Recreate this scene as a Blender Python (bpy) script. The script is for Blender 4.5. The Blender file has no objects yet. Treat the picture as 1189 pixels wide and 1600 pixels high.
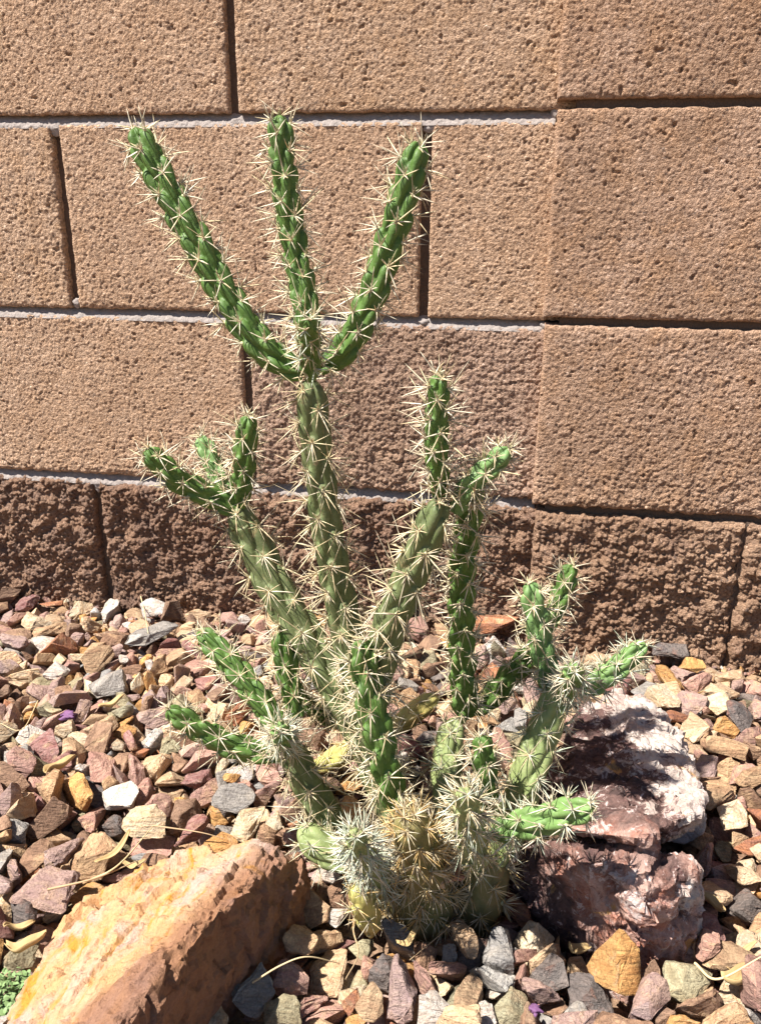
import bpy, bmesh, math, random
import numpy as np
from mathutils import Vector, Matrix, Quaternion, Euler, noise

D = bpy.data
SC = bpy.context.scene
COL = SC.collection
random.seed(3)
noise.seed_set(5)

# ---------------------------------------------------------------- camera
CAM = (1300.083, -0.158, 0.35, 0.007, 0.508, -0.922, -0.087)   # focal (px of 1600), yaw, pitch, roll, x, y, z
f_, yaw, pitch, roll, cx, cy, cz = CAM
cyw, syw, cp, sp = math.cos(yaw), math.sin(yaw), math.cos(pitch), math.sin(pitch)
fwd = Vector((syw * cp, cyw * cp, -sp))
rgt = Vector((cyw, -syw, 0))
upv = rgt.cross(fwd)
r2 = math.cos(roll) * rgt + math.sin(roll) * upv
u2 = -math.sin(roll) * rgt + math.cos(roll) * upv
cam = D.cameras.new('camera')
cam.sensor_fit = 'VERTICAL'
cam.sensor_height = 24
cam.lens = 24 * f_ / 1600
cam.clip_start = .01
cam.clip_end = 200
camo = D.objects.new('camera', cam)
camo.matrix_world = Matrix(((r2.x, u2.x, -fwd.x, cx), (r2.y, u2.y, -fwd.y, cy), (r2.z, u2.z, -fwd.z, cz), (0, 0, 0, 1)))
COL.objects.link(camo)
SC.camera = camo

# ---------------------------------------------------------------- daylight
SUN = Vector((-.45, -.255, .86)).normalized()      # towards the sun: high, from the left and a little in front of the wall
world = D.worlds.new('World')
SC.world = world
world.use_nodes = True
wn = world.node_tree
bgn = wn.nodes['Background']
sky = wn.nodes.new('ShaderNodeTexSky')
sky.sky_type = 'NISHITA'
sky.sun_disc = False
sky.sun_elevation = math.asin(SUN.z)
sky.sun_rotation = math.atan2(SUN.x, SUN.y)
sky.altitude = 400
sky.dust_density = .4
wn.links.new(sky.outputs[0], bgn.inputs[0])
bgn.inputs[1].default_value = .05
sl = D.lights.new('sun', 'SUN')
sl.energy = 5.0
sl.angle = math.radians(.53)
sl.color = (1.0, .955, .88)
so = D.objects.new('sun', sl)
so.rotation_euler = SUN.to_track_quat('Z', 'Y').to_euler()
so.location = (0, -2, 3)
COL.objects.link(so)
SC.view_settings.view_transform = 'Standard'
SC.view_settings.look = 'None'
SC.view_settings.exposure = 1.22
SC.view_settings.gamma = 1
SC.view_settings.use_curve_mapping = False

SC.cycles.diffuse_bounces = 2
SC.cycles.glossy_bounces = 2

GROUND = -.575

# ---------------------------------------------------------------- measured layout (metres)
SEGMENTS = [('o', [[0.4614, -0.43, -0.577, 0.016], [0.4369, -0.42, -0.4938, 0.0142], [0.4168, -0.41, -0.4254, 0.013], [0.4014, -0.4, -0.3746, 0.0124], [0.3893, -0.4, -0.3059, 0.0111], [0.3823, -0.4, -0.2462, 0.0103], [0.3778, -0.4, -0.1912, 0.0104]]), ('y', [[0.3745, -0.4, -0.1863, 0.0083], [0.3593, -0.4, -0.181, 0.0104], [0.3428, -0.4, -0.1668, 0.0111], [0.3214, -0.395, -0.1376, 0.0111], [0.3005, -0.39, -0.1029, 0.0106], [0.2817, -0.385, -0.0725, 0.0105], [0.2641, -0.38, -0.0406, 0.0093]]), ('y', [[0.3769, -0.395, -0.1788, 0.0083], [0.3726, -0.385, -0.1475, 0.0095], [0.3638, -0.375, -0.1124, 0.0095], [0.3573, -0.37, -0.0738, 0.009], [0.3532, -0.365, -0.0327, 0.008]]), ('s', [[0.3816, -0.41, -0.1883, 0.0065], [0.3858, -0.43, -0.165, 0.0073], [0.3912, -0.455, -0.1467, 0.0054]]), ('y', [[0.3856, -0.4, -0.1838, 0.0074], [0.4016, -0.4, -0.171, 0.0094], [0.4164, -0.395, -0.1415, 0.01], [0.4271, -0.39, -0.1091, 0.0099], [0.4373, -0.385, -0.074, 0.0097], [0.4436, -0.38, -0.0495, 0.0081]]), ('o', [[0.4445, -0.42, -0.5219, 0.0154], [0.4092, -0.4, -0.4493, 0.0149], [0.3783, -0.39, -0.4036, 0.0148], [0.3474, -0.38, -0.3607, 0.0143], [0.3244, -0.37, -0.3226, 0.0134], [0.3111, -0.37, -0.2931, 0.0113]]), ('y', [[0.312, -0.37, -0.2955, 0.0085], [0.2958, -0.375, -0.2854, 0.0098], [0.2765, -0.385, -0.2706, 0.0096], [0.258, -0.395, -0.2464, 0.008]]), ('l', [[0.3011, -0.36, -0.2881, 0.0062], [0.2901, -0.35, -0.2708, 0.0077], [0.2772, -0.34, -0.2502, 0.0078]]), ('y', [[0.316, -0.37, -0.2928, 0.0066], [0.32, -0.37, -0.2631, 0.0092], [0.3257, -0.37, -0.2251, 0.0081]]), ('o', [[0.4249, -0.44, -0.4155, 0.0106], [0.437, -0.445, -0.3474, 0.0117], [0.4516, -0.45, -0.305, 0.0116], [0.4625, -0.455, -0.2722, 0.0101], [0.4703, -0.455, -0.2483, 0.008]]), ('y', [[0.4695, -0.455, -0.2472, 0.0049], [0.4668, -0.46, -0.2164, 0.0074], [0.4666, -0.46, -0.1739, 0.0064]]), ('l', [[0.4786, -0.45, -0.2585, 0.0054], [0.4869, -0.455, -0.2382, 0.0075], [0.4976, -0.455, -0.2278, 0.0074], [0.5079, -0.455, -0.2157, 0.0062]]), ('y', [[0.4872, -0.38, -0.447, 0.0116], [0.4836, -0.4, -0.372, 0.0104], [0.4827, -0.42, -0.3138, 0.0093], [0.4866, -0.44, -0.2616, 0.0078], [0.4878, -0.45, -0.2397, 0.0057]]), ('y', [[0.4839, -0.35, -0.4636, 0.0092], [0.5048, -0.345, -0.4514, 0.0107], [0.5235, -0.355, -0.4175, 0.0098], [0.5418, -0.37, -0.3828, 0.0066]]), ('l', [[0.5496, -0.385, -0.4186, 0.0075], [0.5398, -0.38, -0.3828, 0.0097], [0.5284, -0.375, -0.3353, 0.0086]]), ('y', [[0.542, -0.36, -0.3828, 0.0062], [0.5513, -0.345, -0.363, 0.0082], [0.5595, -0.335, -0.3364, 0.0081]]), ('p', [[0.518, -0.44, -0.5227, 0.0137], [0.5325, -0.43, -0.4676, 0.013], [0.5445, -0.41, -0.4323, 0.0122], [0.5579, -0.4, -0.3954, 0.0099]]), ('g', [[0.5566, -0.4, -0.4111, 0.0081], [0.5579, -0.43, -0.3773, 0.008], [0.5569, -0.45, -0.359, 0.0056]]), ('g', [[0.5629, -0.39, -0.4114, 0.0073], [0.5869, -0.375, -0.4063, 0.0098], [0.6148, -0.36, -0.384, 0.0065]]), ('g', [[0.515, -0.47, -0.4746, 0.0093], [0.5398, -0.49, -0.4454, 0.0108], [0.5692, -0.505, -0.4179, 0.0076]]), ('y', [[0.5085, -0.45, -0.4711, 0.007], [0.5055, -0.455, -0.4413, 0.009], [0.502, -0.455, -0.4115, 0.0071]]), ('p', [[0.4837, -0.43, -0.5078, 0.0112], [0.4759, -0.39, -0.4885, 0.0127], [0.4788, -0.365, -0.4601, 0.0105]]), ('v', [[0.5022, -0.46, -0.5125, 0.0115], [0.4984, -0.49, -0.4548, 0.0102], [0.4947, -0.53, -0.399, 0.0062]]), ('b', [[0.4716, -0.45, -0.5677, 0.0159], [0.4648, -0.475, -0.4937, 0.0155], [0.4606, -0.5, -0.4458, 0.012]]), ('b', [[0.4703, -0.45, -0.5923, 0.0199], [0.4679, -0.455, -0.5514, 0.0212], [0.466, -0.455, -0.5114, 0.018]]), ('b', [[0.5026, -0.44, -0.5878, 0.0172], [0.5076, -0.44, -0.5535, 0.0187], [0.5116, -0.44, -0.5122, 0.0155]]), ('b', [[0.4509, -0.45, -0.5772, 0.0123], [0.4403, -0.455, -0.5383, 0.0129], [0.434, -0.46, -0.5061, 0.0108]]), ('w', [[0.4394, -0.47, -0.5271, 0.0098], [0.4342, -0.5, -0.4837, 0.0091], [0.4348, -0.55, -0.4198, 0.0058]]), ('p', [[0.4133, -0.46, -0.5263, 0.01], [0.3936, -0.455, -0.5195, 0.0129], [0.3751, -0.45, -0.5076, 0.0102]]), ('d', [[0.4322, -0.475, -0.5668, 0.0091], [0.4312, -0.49, -0.5343, 0.0096], [0.4278, -0.5, -0.5058, 0.0084]]), ('o', [[0.4072, -0.43, -0.5427, 0.0116], [0.3881, -0.43, -0.5069, 0.0124], [0.3696, -0.43, -0.4694, 0.0117], [0.3585, -0.43, -0.4432, 0.0088]]), ('g', [[0.3619, -0.43, -0.4537, 0.0079], [0.366, -0.455, -0.4277, 0.0079], [0.3705, -0.475, -0.4073, 0.0059]]), ('y', [[0.3608, -0.43, -0.4456, 0.0074], [0.3373, -0.42, -0.4196, 0.0102], [0.3133, -0.41, -0.3986, 0.0103], [0.2895, -0.4, -0.3823, 0.0076]]), ('y', [[0.3577, -0.43, -0.4653, 0.0066], [0.3361, -0.43, -0.4607, 0.0103], [0.3139, -0.435, -0.4521, 0.0102], [0.2799, -0.445, -0.4223, 0.0077]]), ('y', [[0.3637, -0.41, -0.4423, 0.0076], [0.357, -0.4, -0.4162, 0.01], [0.35, -0.395, -0.3794, 0.0085]]), ('y', [[0.3559, -0.38, -0.4426, 0.006], [0.3699, -0.37, -0.4621, 0.0076], [0.3868, -0.36, -0.4818, 0.0062]]), ('y', [[0.4463, -0.46, -0.4726, 0.0096], [0.4344, -0.46, -0.4161, 0.0115], [0.4248, -0.455, -0.3761, 0.0101], [0.4219, -0.455, -0.3481, 0.0078]]), ('d', [[0.357, -0.33, -0.5485, 0.0073], [0.3818, -0.33, -0.5307, 0.01], [0.407, -0.33, -0.5094, 0.0082]]), ('d', [[0.417, -0.3, -0.5291, 0.008], [0.4389, -0.3, -0.5033, 0.0101], [0.4602, -0.3, -0.4834, 0.0078]])]
LEFT_HULLS = [[[0.2285, -0.5951, -0.553], [0.2205, -0.544, -0.553], [0.2256, -0.493, -0.553], [0.2759, -0.4673, -0.538], [0.3462, -0.4658, -0.513], [0.3689, -0.4735, -0.518], [0.3823, -0.4466, -0.553], [0.3623, -0.5173, -0.493], [0.34, -0.5723, -0.479], [0.3339, -0.6473, -0.468], [0.3311, -0.6785, -0.468], [0.3729, -0.4265, -0.595], [0.3434, -0.4629, -0.595], [0.3328, -0.4933, -0.595], [0.3157, -0.5468, -0.595], [0.3251, -0.5803, -0.595], [0.2686, -0.628, -0.553]]]
RIGHT_HULLS = [[[0.5805, -0.273, -0.503], [0.6201, -0.2223, -0.508], [0.6512, -0.2053, -0.518], [0.6734, -0.286, -0.518], [0.6671, -0.3718, -0.498], [0.6532, -0.4161, -0.483], [0.6048, -0.4776, -0.461], [0.5663, -0.469, -0.468], [0.5502, -0.3854, -0.503], [0.5613, -0.255, -0.615], [0.6967, -0.2876, -0.605], [0.6962, -0.1831, -0.615], [0.6345, -0.1725, -0.615]], [[0.5283, -0.4203, -0.533], [0.5528, -0.4479, -0.498], [0.6116, -0.4663, -0.473], [0.6461, -0.4602, -0.491], [0.6541, -0.4647, -0.533], [0.6509, -0.4717, -0.553], [0.6133, -0.4821, -0.543], [0.582, -0.4588, -0.543], [0.5436, -0.4314, -0.553], [0.6086, -0.499, -0.485], [0.5596, -0.3312, -0.615], [0.678, -0.3936, -0.615], [0.5975, -0.401, -0.615], [0.6857, -0.3394, -0.615]]]
LANDMARK_POSES = [[0.2071, -0.4467, -0.563, 0.0389, 0.794, 0.548, [0.68, 0.243, -0.173, 0.669], 'tan'], [0.3159, -0.3934, -0.563, 0.0325, 0.862, 0.485, [0.947, 0.278, -0.002, 0.159], 'cream'], [0.2333, -0.4067, -0.561, 0.0377, 0.71, 0.341, [0.966, 0.256, 0.043, -0.008], 'cream'], [0.1961, -0.3761, -0.563, 0.033, 0.815, 0.419, [0.977, 0.211, 0.035, -0.008], 'white'], [0.2939, -0.3653, -0.563, 0.0405, 0.691, 0.382, [0.954, 0.254, -0.002, 0.16], 'grey'], [0.2762, -0.4123, -0.559, 0.0319, 0.58, 0.388, [0.726, 0.177, -0.115, 0.654], 'maroon'], [0.3007, -0.4174, -0.565, 0.0306, 0.704, 0.379, [0.943, 0.293, -0.002, 0.158], 'ochre'], [0.0829, -0.0331, -0.563, 0.042, 0.854, 0.48, [0.936, 0.255, -0.024, 0.242], 'white'], [0.1037, -0.1015, -0.561, 0.0635, 0.371, 0.211, [0.914, 0.261, -0.044, 0.306], 'grey'], [0.5972, -0.5067, -0.539, 0.0389, 0.877, 0.599, [0.865, 0.236, 0.162, -0.412], 'ochre'], [0.6426, -0.4978, -0.553, 0.0377, 0.654, 0.359, [0.958, 0.281, 0.035, 0.034], 'olive'], [0.6181, -0.511, -0.549, 0.0403, 0.36, 0.189, [0.667, 0.162, -0.127, 0.716], 'brown'], [0.7108, -0.3171, -0.561, 0.032, 0.7, 0.411, [0.699, 0.158, -0.112, 0.688], 'cream'], [0.6649, -0.4588, -0.553, 0.0366, 0.475, 0.25, [0.7, 0.157, -0.112, 0.688], 'maroon'], [0.701, -0.414, -0.565, 0.028, 0.925, 0.521, [0.94, 0.239, -0.023, 0.244], 'dark'], [0.7203, -0.3412, -0.565, 0.032, 0.806, 0.557, [0.805, 0.193, -0.092, 0.554], 'rust'], [0.3869, -0.5255, -0.565, 0.0262, 0.933, 0.563, [0.951, 0.3, 0.024, 0.075], 'pink'], [0.3894, -0.5517, -0.563, 0.025, 0.827, 0.515, [0.951, 0.3, 0.024, 0.075], 'olive'], [0.4417, -0.537, -0.563, 0.0196, 1.111, 0.665, [0.918, 0.316, -0.03, 0.238], 'tan'], [0.43, -0.5367, -0.563, 0.0188, 0.521, 0.264, [0.742, 0.235, -0.138, 0.612], 'rust'], [0.3661, -0.5439, -0.561, 0.0279, 1.079, 0.497, [0.892, 0.318, -0.059, 0.316], 'grey'], [0.3425, -0.5443, -0.563, 0.0348, 0.686, 0.415, [0.907, 0.199, -0.046, 0.367], 'grey'], [0.3472, -0.5619, -0.563, 0.02, 0.756, 0.393, [0.966, 0.201, -0.002, 0.162], 'cream'], [0.3863, -0.4992, -0.561, 0.022, 1.025, 0.587, [0.861, 0.311, -0.086, 0.393], 'tan'], [0.4053, -0.4685, -0.565, 0.0185, 0.943, 0.426, [0.887, 0.214, -0.059, 0.405], 'white'], [0.4479, -0.5108, -0.565, 0.0213, 0.883, 0.613, [0.785, 0.273, -0.13, 0.54], 'dark'], [0.4818, -0.5379, -0.561, 0.0257, 0.938, 0.458, [0.915, 0.324, -0.031, 0.237], 'white'], [0.5073, -0.4841, -0.567, 0.0307, 0.796, 0.492, [0.916, 0.321, -0.031, 0.237], 'dark'], [0.3868, -0.4641, -0.563, 0.0326, 0.773, 0.513, [0.484, 0.189, -0.229, 0.823], 'tan'], [0.5302, -0.5271, -0.561, 0.0243, 0.93, 0.493, [0.741, 0.24, -0.141, 0.611], 'olive'], [0.5552, -0.5017, -0.561, 0.0302, 0.805, 0.419, [0.733, 0.267, -0.157, 0.605], 'dark'], [0.5823, -0.5074, -0.563, 0.0347, 0.794, 0.455, [0.946, 0.303, 0.078, -0.091], 'dark'], [0.5731, -0.5259, -0.563, 0.0224, 0.873, 0.49, [0.971, 0.212, 0.055, -0.093], 'grey'], [0.5032, -0.0205, -0.555, 0.0645, 0.37, 0.213, [0.963, 0.242, 0.009, 0.119], 'rust'], [0.4982, -0.0753, -0.563, 0.0439, 0.704, 0.386, [0.955, 0.248, -0.002, 0.16], 'white'], [0.4156, -0.1321, -0.563, 0.0322, 0.739, 0.431, [0.697, 0.171, -0.122, 0.686], 'tan'], [0.7495, -0.1636, -0.563, 0.0384, 0.766, 0.479, [0.738, 0.251, -0.148, 0.609], 'dark'], [0.7315, -0.1894, -0.561, 0.0224, 1.052, 0.661, [0.902, 0.284, -0.053, 0.32], 'ochre'], [0.7269, -0.2193, -0.561, 0.0409, 0.557, 0.255, [0.973, 0.226, 0.028, 0.034], 'tan'], [0.7355, -0.2579, -0.561, 0.0298, 0.768, 0.449, [0.973, 0.228, 0.038, -0.008], 'pink'], [0.7072, -0.2806, -0.565, 0.0348, 0.859, 0.49, [0.959, 0.273, 0.022, 0.076], 'tan'], [0.7356, -0.1373, -0.565, 0.029, 0.858, 0.459, [0.968, 0.239, 0.019, 0.077], 'cream'], [0.0799, -0.3446, -0.561, 0.0305, 0.767, 0.408, [0.796, 0.231, -0.11, 0.548], 'grey'], [0.1281, -0.4328, -0.563, 0.03, 0.689, 0.431, [0.949, 0.304, 0.024, 0.075], 'grey'], [0.1947, -0.4872, -0.559, 0.0442, 0.734, 0.367, [0.958, 0.275, 0.059, -0.05], 'purple'], [0.1833, -0.5036, -0.565, 0.0249, 0.946, 0.578, [0.971, 0.213, 0.055, -0.093], 'dark'], [0.0402, -0.2005, -0.561, 0.0277, 0.834, 0.435, [0.978, 0.192, 0.015, 0.077], 'white'], [0.0662, -0.1648, -0.563, 0.043, 0.6, 0.384, [0.808, 0.178, -0.085, 0.556], 'tan'], [0.1261, -0.3084, -0.565, 0.0304, 0.665, 0.395, [0.945, 0.319, 0.025, 0.075], 'cream'], [0.289, -0.3333, -0.565, 0.0286, 0.886, 0.431, [0.894, 0.311, -0.057, 0.317], 'white'], [0.673, -0.4963, -0.561, 0.0287, 0.857, 0.509, [0.785, 0.275, -0.131, 0.54], 'cream'], [0.6911, -0.4605, -0.559, 0.0303, 0.716, 0.454, [0.745, 0.224, -0.132, 0.614], 'cream'], [0.6684, -0.1179, -0.569, 0.0341, 0.668, 0.31, [0.968, 0.194, -0.002, 0.162], 'grey'], [0.7033, -0.0359, -0.561, 0.0412, 0.515, 0.274, [0.966, 0.253, 0.031, 0.034], 'dark'], [0.7236, -0.1053, -0.563, 0.0383, 0.673, 0.324, [0.962, 0.26, 0.021, 0.076], 'pink'], [0.723, -0.0651, -0.563, 0.0285, 0.667, 0.319, [0.973, 0.217, 0.017, 0.077], 'ochre'], [0.4237, -0.2871, -0.565, 0.0235, 0.837, 0.405, [0.946, 0.284, -0.002, 0.159], 'white'], [0.2525, -0.4373, -0.569, 0.0251, 0.58, 0.272, [0.967, 0.194, -0.002, 0.162], 'brown'], [0.1656, -0.4586, -0.563, 0.0347, 0.628, 0.421, [0.779, 0.293, -0.139, 0.536], 'brown']]
LANDMARK_LABELS = ['rounded tan stone just above the left slope of the orange boulder', 'cream yellow stone directly above the peak of the orange boulder', 'smooth cream white stone, widest pale stone above the orange boulder', 'white stone with a brown stain, up and left of the wide cream white one', 'speckled grey stone left of the lowest left cactus stem', 'dark red and black stone standing upright above the orange boulder', '', 'chalky white stone near the foot of the wall at the left', 'long grey slab lying tilted just below the chalky white stone near the wall', 'large ochre stone leaning on the front of the red and white boulder', 'olive brown stone right of the large ochre stone, below the boulder', 'narrow brown stone standing on end between the ochre and olive brown stones', 'pale cream stone standing upright right of the boulder ledge', 'dark purplish red stone standing against the lower right side of the boulder', '', 'rust brown rounded stone at the right edge beside the boulder', 'flat pinkish brown round stone right of the orange boulder', 'grey green stone at the bottom edge below the pinkish brown round stone', '', '', '', '', '', '', 'small bright white stone beside the yellowed cactus stub', '', 'white stone at the bottom edge below the cactus base', '', 'tan stone half in shade between the orange boulder and the cactus', 'grey green stone at the bottom edge left of the large black stone', '', 'large glossy black stone below the red and white boulder', '', 'flat orange red slab lying against the foot of the wall behind the cactus', '', '', '', '', '', '', '', '', '', '', 'large flat purple grey stone left of the orange boulder', '', '', '', '', '', '', '', '', '', '', '', '', '', '']
LEAVES = [(0.1346, -0.362, -0.553, 0.0339, 0.0113, 1.4, 0, 'curled tan dry leaf standing on end left of the cactus, above the rounded tan stone', 1.2, 0.2), (0.1331, -0.2567, -0.555, 0.0256, 0.009, 0.9, 1, 'narrow yellow dry leaf between stones near the purple petal', 1.0, 0.3), (0.2311, -0.4538, -0.545, 0.034, 0.0044, 1.2, 2, 'thin upright dry leaf beside the rounded tan stone', 0.6, 0.1), (0.2124, -0.543, -0.551, 0.0256, 0.0094, 0.3, 3, 'pale curled dry leaf at the left edge above the green weed', 1.3, 0.5), (0.6761, -0.4977, -0.545, 0.0324, 0.0138, 0.25, 4, 'large yellow folded dry leaf at the lower right edge', 1.3, 0.5), (0.6705, -0.4262, -0.555, 0.0239, 0.0083, -1.0, 5, 'pale dry leaf wedged right of the red boulder', 1.2, 0.3), (0.5723, -0.4877, -0.551, 0.0187, 0.0085, 0.9, 6, 'crumpled tan leaf below the red and white boulder', 1.2, 0.5), (0.1933, -0.5245, -0.557, 0.0204, 0.0062, 1.0, 7, 'small tan leaf at the left edge just above the pale curled leaf', 1.0, 0.3), (0.247, -0.4569, -0.555, 0.0194, 0.0044, 0.2, 8, 'short narrow leaf right of the rounded tan stone', 1.0, 0.2), (0.4613, -0.4896, -0.555, 0.0175, 0.0052, 0.5, 9, 'tan leaf scrap directly in front of the golden cactus base', 1.0, 0.2), (0.6798, -0.4712, -0.555, 0.0298, 0.0051, 0.6, 10, 'thin curved dry leaf leaning up at the lower right', 0.7, 0.5)]
TWIGS = [([[0.3694, -0.5491, -0.545], [0.3878, -0.5465, -0.53], [0.4028, -0.5405, -0.527], [0.42, -0.5263, -0.545]], 0.0007, 's', 'thin curved straw over the stones below the orange boulder'), ([[0.0457, -0.002, -0.563], [0.0817, -0.0671, -0.555], [0.1059, -0.1124, -0.555]], 0.0008, 's', 'short straw at the foot of the wall'), ([[0.2026, -0.5003, -0.545], [0.2341, -0.4892, -0.54], [0.2535, -0.4634, -0.545]], 0.0009, 't', 'brown twig above the orange boulder at the left'), ([[0.4187, -0.4525, -0.565], [0.4211, -0.4843, -0.559], [0.4292, -0.5081, -0.555], [0.4254, -0.5322, -0.551]], 0.0008, 't', 'reddish twig below the yellow cactus stub'), ([[0.6469, -0.4882, -0.545], [0.657, -0.5029, -0.54], [0.6828, -0.4953, -0.525]], 0.001, 's', 'long curved straw at the lower right'), ([[0.2244, -0.4905, -0.545], [0.2444, -0.4749, -0.54], [0.2441, -0.415, -0.555]], 0.0008, 's', 'straw crossing the rounded tan stone'), ([[0.2441, -0.415, -0.555], [0.2846, -0.4214, -0.55], [0.3047, -0.4195, -0.555]], 0.0007, 't', 'thin twig between pale stones above the orange boulder'), ([[0.0558, -0.2641, -0.555], [0.0674, -0.3121, -0.555], [0.0405, -0.3061, -0.555]], 0.0006, 's', 'faint straw at the left edge'), ([[0.4984, -0.4481, -0.565], [0.4865, -0.4771, -0.555], [0.4636, -0.5075, -0.555]], 0.0006, 't', 'thin brown twig in the shade under the cactus')]
PETALS = [(0.0975, -0.2802, -0.557, 1.0), (0.5451, -0.5325, -0.553, 0.5)]
WEED = [0.2072, -0.5715, -0.571]
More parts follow.
